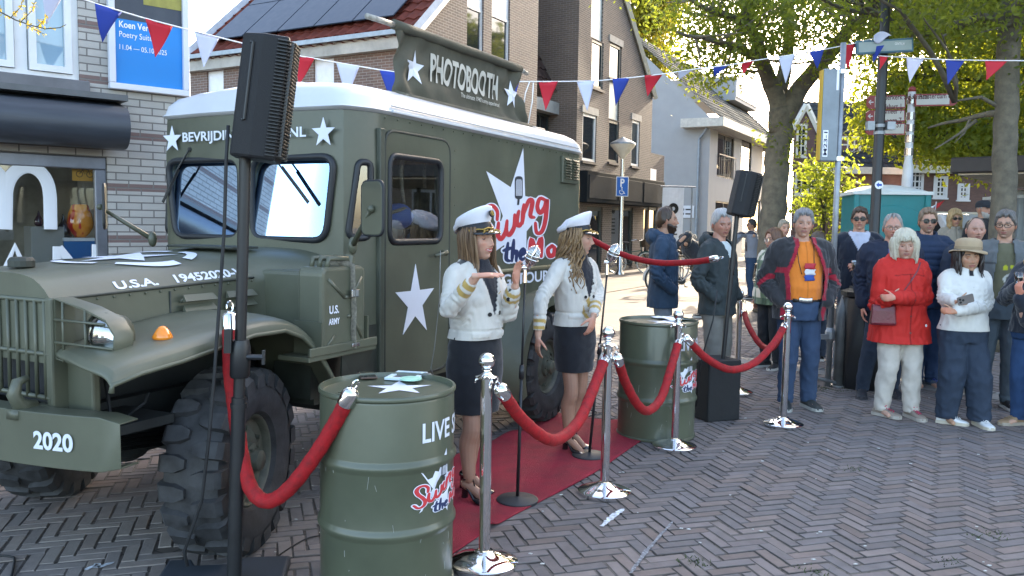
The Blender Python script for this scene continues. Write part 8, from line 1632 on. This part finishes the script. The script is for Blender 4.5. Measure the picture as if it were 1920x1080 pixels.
# person with backpack further back
p = person('grey-haired person with glasses and backpack walking in front of the plane tree', G(1462, 12.6), -85, 1.74, 'f', 1.05, head=(0, 0, 0), skin=FAIR, face=dict(glasses=dict(), age=.8), hair=dict(style='short', col=(.38, .34, .27), col2=(.18, .15, .11), seed=8), arms=('hang', 'hang'), top=dict(col=(.016, .02, .032), hem=.84, th=.016), bottom=dict(kind='trousers', col=(.025, .025, .03)), shoes=dict(col=(.02, .02, .02)), vox=.008)
mb = MB(); mb.ell((0, -.20, 1.28), (.17, .11, .24), 16, 12); bp_ = mb.build('backpack', mat('pack_black', (.012, .014, .02), .7, var=.2, bump=.3), None, True, loc=G(1462, 12.6)); bp_.rotation_euler[2] = R(-175); tag(bp_, 'black backpack on the grey-haired person near the plane tree', 'backpack')
# plaid woman with hand on her cheek
def plaid(P, c, ctx):
    u = np.floor(P[:, 2]/.105+.3); v = np.floor((np.arctan2(P[:, 1], P[:, 0])*.19)/.09); k = (u+v) % 2; c[k == 0] = (.10, .15, .09); c[(u % 2 == 0) & (v % 2 == 0)] = (.55, .53, .45); c[(u % 2 == 1) & (v % 2 == 1)] = (.045, .075, .045); return c
pw = G(1447, 9.3)
p = person('brown-haired woman in green and white plaid jacket holding her hand to her cheek', pw, -150, 1.62, 'f', 1.15, .02, head=(-12, -4, 0), skin=FAIR, face=dict(glasses=dict(c=.05, rim=.0022), age=.5), brow=(.12, .06, .03), hair=dict(style='long', col=(.15, .07, .032), col2=(.08, .035, .018), seed=12, bun=(0, -.10, -.02)), arms=('hang', (W(1462, 530, 8.95), W(1470, 478, 9.0), (-.15, 0, 1), (-.6, -.2, 0), .2)), top=dict(col=(.10, .15, .09), hem=.80, th=.022, colfn=plaid, puff=.02, open=None), bottom=dict(kind='trousers', col=(.02, .024, .03)), shoes=dict(col=(.02, .02, .022)))
# orange shirt man
def workj(P, c, ctx):
    s = ctx['s']; w0 = np.interp(P[:, 2]/s, [.8, 1.0, 1.2, 1.3, 1.45], [.10, .135, .15, .115, .06]); e = np.abs(P[:, 0]+.01)-w0; red = (.30, .012, .03)
    c[FRONT(P) & (e < .035) & (e > .0) & (P[:, 2] > .98*s)] = red; m_ = FRONT(P) & (np.abs(P[:, 2]-1.235*s-.3*(P[:, 0] > 0)*0) < .022) & (e > 0) & (e < .10) ; c[m_] = red
    for i, (S0, E, W_, hd) in enumerate(ctx['AR']): t_, d_ = segt(P, E, W_); c[(t_ > .02) & (t_ < .17) & (d_ < .11)] = red
    c[(P[:, 2] < .92*s) & (np.abs(np.abs(P[:, 0])-.17) < .02) & FRONT(P)] = red
    return c
op = G(1497, 7.25); ZO = [.8, 1.0, 1.2, 1.3, 1.45, 1.52]; WO = [.10, .135, .15, .115, .06, .055]
def oshirt(P, c): c[FRONT(P) & (np.abs(P[:, 0]+.01) < .004)] = (.45, .13, .015); return c
o_ = person('grey-haired man in orange shirt and open black and red work jacket', op, -92, 1.79, 'm', 1.06, .03, head=(-8, 2, -3), skin=(.47, .27, .19), face=dict(age=1, browk=.5), brow=(.18, .15, .12), hair=dict(style='short', col=(.24, .24, .245), col2=(.10, .10, .105), seed=14), arms=('pocket', 'pocket'),
    top=dict(col=(.028, .028, .032), hem=.79, th=.034, puff=.030, amp=.010, colfn=workj, open=(ZO, WO, -.01), mat=CLOTH, collar=.02), under=dict(col=(.66, .19, .025), hem=.97, collar=True, colfn=oshirt), bottom=dict(kind='trousers', col=(.038, .062, .115), loose=.006, top=1.01, amp=.008), shoes=dict(col=(.03, .035, .035), sole=(.35, .35, .33)), feet=[(.09, .03), (-.13, -.02)])
buttons(o_, [(0, z) for z in ()]) if False else None
strip(o_, [(-.15, .975), (.15, .975)], .02, mat('belt_dark', (.02, .018, .015), .5), 'belt', .004, .006, ('trousers',)); strip(o_, [(-.06, .978), (-.02, .974), (.02, .974), (.06, .978)], .024, STEEL, 'buckle', .012, .005, ('trousers',))
strip(o_, [(.075, 1.47), (.06, 1.3), (.03, 1.18)], .003, BLACKM, 'lanyard', .004, .003, ('shirt',)); strip(o_, [(-.075, 1.47), (-.07, 1.3), (-.04, 1.2)], .003, BLACKM, 'lanyard', .004, .003, ('shirt',))
fl = thing('flag_ribbon', 'red, white and blue ribbon pinned to the orange shirt', 'ribbon', Vector(op)+V(.02, -.175, 1.205), R(4))
for k, cl in enumerate(((.015, .06, .30), (.6, .6, .62), (.42, .015, .03))): mb = MB(); mb.grid(lambda u, v: (-.045+.09*u+.006*math.sin(7*v+k), -.006*math.sin(5*u+2*k), .05*k-.06+.05*v), 6, 5); o = mb.build('band', mat('ribbon_%d' % k, cl, .6, var=.05), fl, True); o.modifiers.new('s', 'SOLIDIFY').thickness = .003
p = person('person in red sweater mostly hidden behind the man in the orange shirt', G(1528, 9.9), 95, 1.58, 'f', 1.15, skin=FAIR, hair=dict(style='short', col=(.08, .05, .03), seed=3), arms=('hang', 'hang'), top=dict(col=(.33, .012, .02), hem=.85, th=.016), bottom=dict(kind='trousers', col=(.03, .04, .06)), shoes=dict(col=(.03, .03, .03)), vox=.008)
# navy zip jacket man with sunglasses and a beer
sgp = G(1602, 9.2)
def vneck(P, c, ctx):
    s = ctx['s']; m_ = FRONT(P) & (P[:, 2] > 1.25*s) & (np.abs(P[:, 0]) < (P[:, 2]-1.25*s)*.45+.004); c[m_] = (.42, .43, .52); c[FRONT(P) & (np.abs(P[:, 0]) < .006) & (P[:, 2] < 1.26*s)] = (.35, .34, .30); return c
p = person('dark-haired man in sunglasses and navy zip jacket holding a glass of beer', sgp, -100, 1.86, 'm', 1.06, .01, head=(-12, 2, 0), skin=(.46, .25, .17), face=dict(glasses=dict(dark=1, size=(.027, .020), rim=.0035), age=.3, smile=.3), brow=(.05, .03, .02), hair=dict(style='short', col=(.055, .034, .022), seed=21), arms=('hang', (W(1622, 535, 8.95), W(1606, 512, 8.78), (-.3, -.4, .35), (-.6, .3, 0), .75)),
    top=dict(col=(.010, .014, .026), hem=.88, th=.02, puff=.018, colfn=vneck, collar=.015), bottom=dict(kind='trousers', col=(.13, .15, .175), loose=.004), shoes=dict(col=(.55, .55, .55), sole=(.6, .6, .6)), feet=[(.15, .05), (-.08, 0)])
c = W(1603, 497, 8.70); t = thing('beer_glass', 'plastic glass of amber beer held by the man in sunglasses', 'glass', c+V(0, 0, -.06)); mb = MB(); mb.lathe([(.028, 0), (.036, .11), (.034, .11), (.027, .004)], seg=18); mb.build('cup', clearglass('cup_plastic', .08), t, True); mb = MB(); mb.lathe([(.026, .005), (.032, .085), (.001, .085)], seg=18); mb.build('beer', mat('beer_amber', (.30, .10, .01), .1, var=0), t); mb = MB(); mb.lathe([(.032, .0855), (.0335, .1), (.001, .102)], seg=18); mb.build('foam', LETTER, t, True)
# grey-haired man with glasses behind the red coat
def openshirt(P, c): k = (np.floor(P[:, 2]*60)+np.floor(P[:, 0]*60)) % 2; c[k == 0] = (.03, .10, .07); c[FRONT(P) & (np.abs(P[:, 0]-.03) < .02)] = (.12, .11, .30); return c
p = person('grey-haired man with glasses in navy jacket behind the woman in red', G(1664, 7.85), -100, 1.77, 'm', 1.14, .03, head=(-10, 0, 0), skin=RUDDY, face=dict(glasses=dict(c=.12, size=(.026, .019)), age=.9, browk=.4, wide=1.05), brow=(.3, .27, .24), hair=dict(style='receding', col=(.32, .31, .29), col2=(.18, .17, .16), seed=17), arms=('hang', 'hang'), top=dict(col=(.016, .022, .042), hem=.82, th=.028, puff=.028, mat=NYLON, amp=.010, open=([.8, 1.1, 1.3, 1.5], [.07, .065, .055, .05], .0), collar=.01), under=dict(col=(.05, .06, .12), hem=.92, colfn=openshirt, collar=True), bottom=dict(kind='trousers', col=(.025, .035, .055)), shoes=dict(col=(.018, .02, .025), sole=(.05, .05, .06)), feet=[(.22, .10), (-.08, 0)])
# woman in red coat
rp = G(1687, 7.02)
def redc(P, c, ctx):
    s = ctx['s']; c[FRONT(P) & (np.abs(P[:, 0]-.005) < .0035) & (P[:, 2] < 1.36*s)] *= .35; c[FRONT(P) & (np.abs(P[:, 2]-1.36*s+.1*np.abs(P[:, 0])) < .004) & (np.abs(P[:, 0]) < .12)] *= .45; return c
p = person('white-haired woman in bright red coat with arms folded at her waist', rp, -88, 1.62, 'f', 1.20, .03, head=(-16, -2, 2), skin=(.47, .28, .205), lip=(.32, .13, .11), face=dict(age=1, wide=1.06, browk=.3), brow=(.25, .2, .15), hair=dict(style='bob', col=(.52, .48, .38), col2=(.40, .36, .27), seed=23, locks=[(150, 4, (.98, 2.9), (.165, .225), dict(rad=.011, wave=.004, out=.022)), (46, 6, (0, .7), (.012, .036), dict(rad=.008, out=.018))]),
    arms=((W(1645, 575, 6.98), W(1672, 556, 6.76), (1, -.05, .05), (0, .8, -.3), .5), (W(1732, 560, 6.95), W(1680, 558, 6.72), (-1, .02, -.05), (0, 1, -.1), .7)), top=dict(col=(.47, .023, .018), hem=.70, th=.026, flare=.035, puff=.026, amp=.009, mat=NYLON, colfn=redc, hood=True, collar=.012, name='coat'), bottom=dict(kind='trousers', col=(.47, .43, .38), loose=.006, amp=.008), shoes=dict(col=(.24, .20, .165), sole=(.35, .32, .28), lace=(.45, .03, .09), turn=(R(35), R(8))), feet=[(.12, .03), (-.10, .10)])
buttons(p, [(.005, z*.925) for z in (1.27, 1.1, .95, .80)], .008, mat('button_red', (.12, .01, .01), .4)); buttons(p, [(-.14, .80)], .012, WHITE)
hb = thing('handbag', 'dark red leather handbag hanging at the hip of the woman in red', 'handbag', Vector(rp)+V(-.215, -.155, .80), R(-14)); LEA = mat('leather_red', (.13, .012, .022), .35, var=.2, bump=.2, bscale=70)
mb = MB(); vs = []
for z, s_ in ((0, .9), (.02, 1), (.12, .85), (.17, .6)): vs += [(x*.10*(1 if z < .1 else .9), y*.045*s_, z) for x, y in ((-1, -1), (1, -1), (1, 1), (-1, 1))]
mb.add(vs, [(3, 2, 1, 0), (12, 13, 14, 15)]+[(i*4+k, i*4+(k+1) % 4, i*4+4+(k+1) % 4, i*4+4+k) for i in range(3) for k in range(4)]); mb.build('body', LEA, hb, bevel=.012)
mb = MB(); P_ = [V(.07, 0, .16), V(.135, -.045, .28), V(.19, -.062, .38), V(.235, -.05, .46), V(.265, .0, .53)]; mb.tube(P_, [(.006, .002)]*5, 6); mb.build('strap', LEA, hb)
# puffer man
def puff(P, ctx):
    d = .011*np.abs(np.sin(P[:, 2]*PI/.062))**.6-.004
    for S0, E, W_, hd in ctx['AR']:
        t_, d_ = segt(P, S0, E); t2, d2 = segt(P, E, W_); m_ = (np.minimum(d_, d2) < .09) & (np.abs(P[:, 0]) > ctx['sh']*.9); q = np.where(d_ < d2, t_*.28, .28+t2*.26); d = np.where(m_, .010*np.abs(np.sin(q*PI/.055))**.6-.004, d)
    return d
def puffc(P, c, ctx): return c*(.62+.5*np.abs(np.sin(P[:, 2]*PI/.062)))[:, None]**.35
p = person('tall short-haired man in sunglasses and navy quilted puffer jacket', G(1728, 8.35), -96, 1.84, 'm', 1.10, .02, head=(-8, 2, 0), skin=(.48, .27, .19), face=dict(glasses=dict(dark=1, size=(.026, .022), rim=.002), age=.6, stubble=((.22, .15, .10), .45), browk=.4), brow=(.2, .12, .07), hair=dict(style='short', col=(.20, .13, .085), col2=(.12, .08, .05), seed=26), arms=('pocket', (W(1752, 520, 8.3), W(1735, 505, 8.1))), top=dict(col=(.020, .034, .070), hem=.87, th=.020, puff=.020, mat=NYLON, amp=.003, disp=puff, collar=.028), bottom=dict(kind='trousers', col=(.035, .065, .14), loose=.002), shoes=dict(col=(.10, .13, .17), sole=(.3, .3, .3), lace=(.03, .06, .4), turn=(R(-40), R(20))), feet=[(.03, .05), (-.12, .05)])
# raised terrace of the kiosk: the people at the back stand on it
mb = MB(); mb.bb((5.4, 11.0, -.01), (10.5, 18.5, .26)); kind(mb.build('terrace', mat('terrace_brick', (.13, .11, .10), .85, var=.3, scale=12)), 'structure')
def up(px, D): g_ = G(px, D); return (g_[0], g_[1], .262)
p = person('blond woman in sunglasses and khaki jacket standing behind the crowd', up(1778, 12.0), -95, 1.66, 'f', 1.0, head=(0, 0, 0), skin=TAN, face=dict(glasses=dict(dark=1, size=(.027, .019), rim=.003)), hair=dict(style='bob', col=(.42, .30, .15), col2=(.22, .14, .06), seed=31), arms=('hang', 'hang'), top=dict(col=(.25, .225, .185), hem=.85, th=.016, colfn=zipc((.16, .14, .11), .006), collar=.012), bottom=dict(kind='trousers', col=(.04, .04, .045)), shoes=dict(col=(.03, .03, .03)), vox=.008)
p = person('older man in dark flat cap and black coat at the back of the crowd', up(1830, 11.9), -72, 1.80, 'm', 1.08, head=(8, 3, 0), skin=FAIR, face=dict(glasses=dict(), age=1, beard=((.42, .41, .39), .006)), hair=dict(style='bald', col=(.4, .4, .39), seed=33), arms=('hang', 'hang'), top=dict(col=(.012, .013, .016), hem=.72, th=.022, collar=.012), bottom=dict(kind='trousers', col=(.02, .02, .022)), shoes=dict(col=(.02, .02, .02)), vox=.008)
hm = p['hm']; mb = MB(); mb.lathe([(.090, .028), (.094, .05), (.092, .085), (.07, .118), (.03, .13), (.001, .132)], seg=28, caps=False); mb.v = [tuple(hm @ Vector((v[0]*.95, v[1]*1.15-.008, v[2]))) for v in mb.v]; cp = mb.build('cap', mat('cap_navy', (.018, .022, .032), .8, var=.1, bump=.2), p['t'], True)
mb = MB(); mb.grid(lambda u, v: (.09*math.sin(R(-55+110*u))*(1+.1*v), .100*math.cos(R(-55+110*u))+.055*v, .036-.018*v), 14, 5); mb.v = [tuple(hm @ Vector(v)) for v in mb.v]; o = mb.build('visor', MATS['cap_navy'], cp, True); o.modifiers.new('s', 'SOLIDIFY').thickness = .005
# balding man
def wcollar(P, c, ctx): s = ctx['s']; m_ = FRONT(P) & (P[:, 2] > 1.36*s) & (np.abs(P[:, 0]) < (P[:, 2]-1.36*s)*.55+.004); c[m_] = (.5, .5, .52); return c
p = person('balding man in navy leather jacket with open mouth behind the hat', G(1818, 8.0), -98, 1.76, 'm', 1.10, .02, head=(-6, 2, 0), skin=(.47, .27, .20), face=dict(age=.9, browk=.4, wide=1.04), brow=(.2, .14, .1), hair=dict(style='bald', col=(.14, .10, .075), seed=35), arms=('hang', 'hang'), top=dict(col=(.022, .032, .055), hem=.86, th=.020, puff=.018, mat=NYLON, colfn=wcollar, collar=.012), bottom=dict(kind='trousers', col=(.02, .03, .05)), shoes=dict(col=(.02, .02, .02)))
# woman with felt hat and phone
hp = G(1806, 6.78)
def whitej(P, c, ctx):
    s = ctx['s']; c[FRONT(P) & (np.abs(P[:, 0]) < .004)] *= .6; c[FRONT(P) & (P[:, 2] > 1.44*s) & (np.abs(P[:, 0]) < .02)] = (.015, .015, .02); c[(P[:, 2] < .915*s)] *= .9; return c
p = person('woman in beige felt hat and white jacket holding a phone', hp, -92, 1.54, 'f', 1.18, .02, head=(-6, -2, 5), skin=(.42, .24, .15), lip=(.34, .12, .10), face=dict(closed=1, smile=.3, wide=1.10, nose=.75, age=.3), brow=(.04, .03, .025), hair=dict(style='long', col=(.016, .013, .013), col2=(.03, .022, .02), seed=41, locks=[(90, 9, (1.0, 2.8), (.20, .28), dict(rad=.012, wave=.014, out=.022))]),
    arms=((W(1772, 560, 6.72), W(1794, 566, 6.46), (.95, -.1, .05), (0, .9, .35), .55), (W(1848, 572, 6.72), W(1792, 584, 6.44), (-1, .05, .1), (0, .8, -.4), .8)), top=dict(col=(.60, .585, .55), hem=.90, th=.020, puff=.018, amp=.006, mat=NYLON, colfn=whitej, collar=.022), bottom=dict(kind='trousers', col=(.030, .042, .065), loose=.030, amp=.010), shoes=dict(col=(.62, .62, .62), sole=(.5, .45, .36), lace=(.6, .6, .6), turn=(R(60), R(4))), feet=[(.10, .04), (-.13, .12)])
hm = p['hm'] @ Matrix.Rotation(R(-7), 4, 'Y') @ Matrix.Rotation(R(4), 4, 'X'); FELT = mat('felt_beige', (.36, .27, .17), .9, var=.08, bump=.2, bscale=300)
mb = MB(); mb.lathe([(.142, .040), (.145, .043), (.140, .050), (.120, .058), (.104, .062), (.102, .10), (.100, .128), (.085, .150), (.05, .160), (.001, .163)], seg=40, caps=False); mb.v = [tuple(hm @ Vector((v[0]*.97, v[1]*1.1-.005, v[2]+.012*math.sin(2*math.atan2(v[1], v[0]))*(v[2] < .045)))) for v in mb.v]; ht = mb.build('hat', FELT, p['t'], True); ht.modifiers.new('s', 'SOLIDIFY').thickness = .004
mb = MB(); mb.lathe([(.1055, .064), (.1055, .088)], seg=36, caps=False); mb.ell((-.10, -.02, .068), (.016, .03, .028), 10, 8); mb.v = [tuple(hm @ Vector((v[0]*.97, v[1]*1.1-.005, v[2]))) for v in mb.v]; mb.build('hat_band', mat('felt_dark', (.28, .21, .13), .9), ht, True)
ph = thing('phone', 'grey phone with triple camera held by the woman in the beige hat', 'phone', W(1811, 562, 6.345), R(-4), None, (R(8), R(-18))); mb = MB(); mb.prism(rrect(-.062, .062, -.034, .034, .012), (0, 0, 0), (1, 0, 0), (0, 0, 1), (0, 1, 0), .009); mb.build('case', mat('phone_grey', (.16, .14, .13), .35), ph, bevel=.002); mb = MB()
for q in ((-.042, .014), (-.042, -.010), (-.020, .002)): mb.lathe([(.001, .002), (.0085, .002), (.009, 0)], (q[0], -.0005, q[1]), 12, (0, -1, 0))
mb.build('camera_lens', BLACKM, ph)
# man in grey denim jacket
def teep(P, c):
    rr_ = np.hypot(P[:, 0]+.035, P[:, 2]-1.17); c[FRONT(P) & (rr_ < .05) & (rr_ > .028)] = (.5, .5, .45); c[FRONT(P) & (np.hypot(P[:, 0]-.0, P[:, 2]-1.27) < .022)] = (.45, .45, .03); c[FRONT(P) & (np.hypot(P[:, 0]+.05, P[:, 2]-1.28) < .018)] = (.45, .45, .03); return c
def denj(P, c, ctx): s = ctx['s']; m_ = FRONT(P) & (np.abs(P[:, 2]-1.30*s) < .006) & (np.abs(np.abs(P[:, 0])-.13) < .05); c[m_] *= .5; return c
p = person('man with glasses in open grey denim jacket over olive printed shirt', G(1874, 7.45), -112, 1.81, 'm', 1.06, .01, head=(-18, -2, 0), skin=(.44, .25, .17), face=dict(glasses=dict(c=.02, rim=.0025, size=(.026, .018)), age=.8, stubble=((.16, .13, .11), .4)), brow=(.07, .05, .04), hair=dict(style='short', col=(.13, .125, .12), col2=(.06, .055, .05), seed=44), arms=('hang', 'hang'), top=dict(col=(.115, .125, .13), hem=.92, th=.022, puff=.016, colfn=denj, collar=.012, open=([.8, 1.1, 1.3, 1.5], [.11, .095, .07, .05], 0), mat=DENIM), under=dict(col=(.12, .115, .07), hem=.92, colfn=teep), bottom=dict(kind='trousers', col=(.065, .085, .105), loose=.004), shoes=dict(col=(.015, .015, .017)), feet=[(.12, .0), (-.1, .05)])
# woman cut by the right edge
p = person('blond woman with glasses in navy jacket cut off by the right edge', G(1950, 6.65), -150, 1.64, 'f', 1.2, .02, head=(-10, -4, 0), skin=FAIR, face=dict(glasses=dict(c=.03, rim=.0025), age=.5), hair=dict(style='bob', col=(.45, .30, .13), col2=(.25, .15, .06), seed=47, locks=[(30, 5, (.7, 2.6), (.2, .28), dict(rad=.014, wave=.02, out=.02))]), arms=((W(1885, 560, 6.75), W(1908, 538, 6.45), (.1, -.1, .7), (.8, .3, 0), .8), (W(1930, 600, 6.4), W(1912, 556, 6.3), (-.2, -.1, .8), (.7, .3, 0), .7)), top=dict(col=(.014, .018, .030), hem=.84, th=.020, puff=.018, collar=.01), bottom=dict(kind='trousers', col=(.025, .055, .13), loose=.006), shoes=dict(col=(.30, .20, .115), sole=(.35, .3, .24), lace=(.25, .18, .12), turn=(R(-20), R(15))), feet=[(.12, .02), (-.1, .08)])
c = W(1910, 520, 6.36); t = thing('drink_glass', 'small clear glass held up by the woman at the right edge', 'glass', c+V(0, 0, -.05)); mb = MB(); mb.lathe([(.026, 0), (.034, .09), (.032, .09), (.025, .004)], seg=18); mb.build('cup', MATS['cup_plastic'], t, True); mb = MB(); mb.lathe([(.024, .005), (.029, .06), (.001, .06)], seg=18); mb.build('drink', mat('drink_dark', (.08, .03, .03), .1, var=0), t)
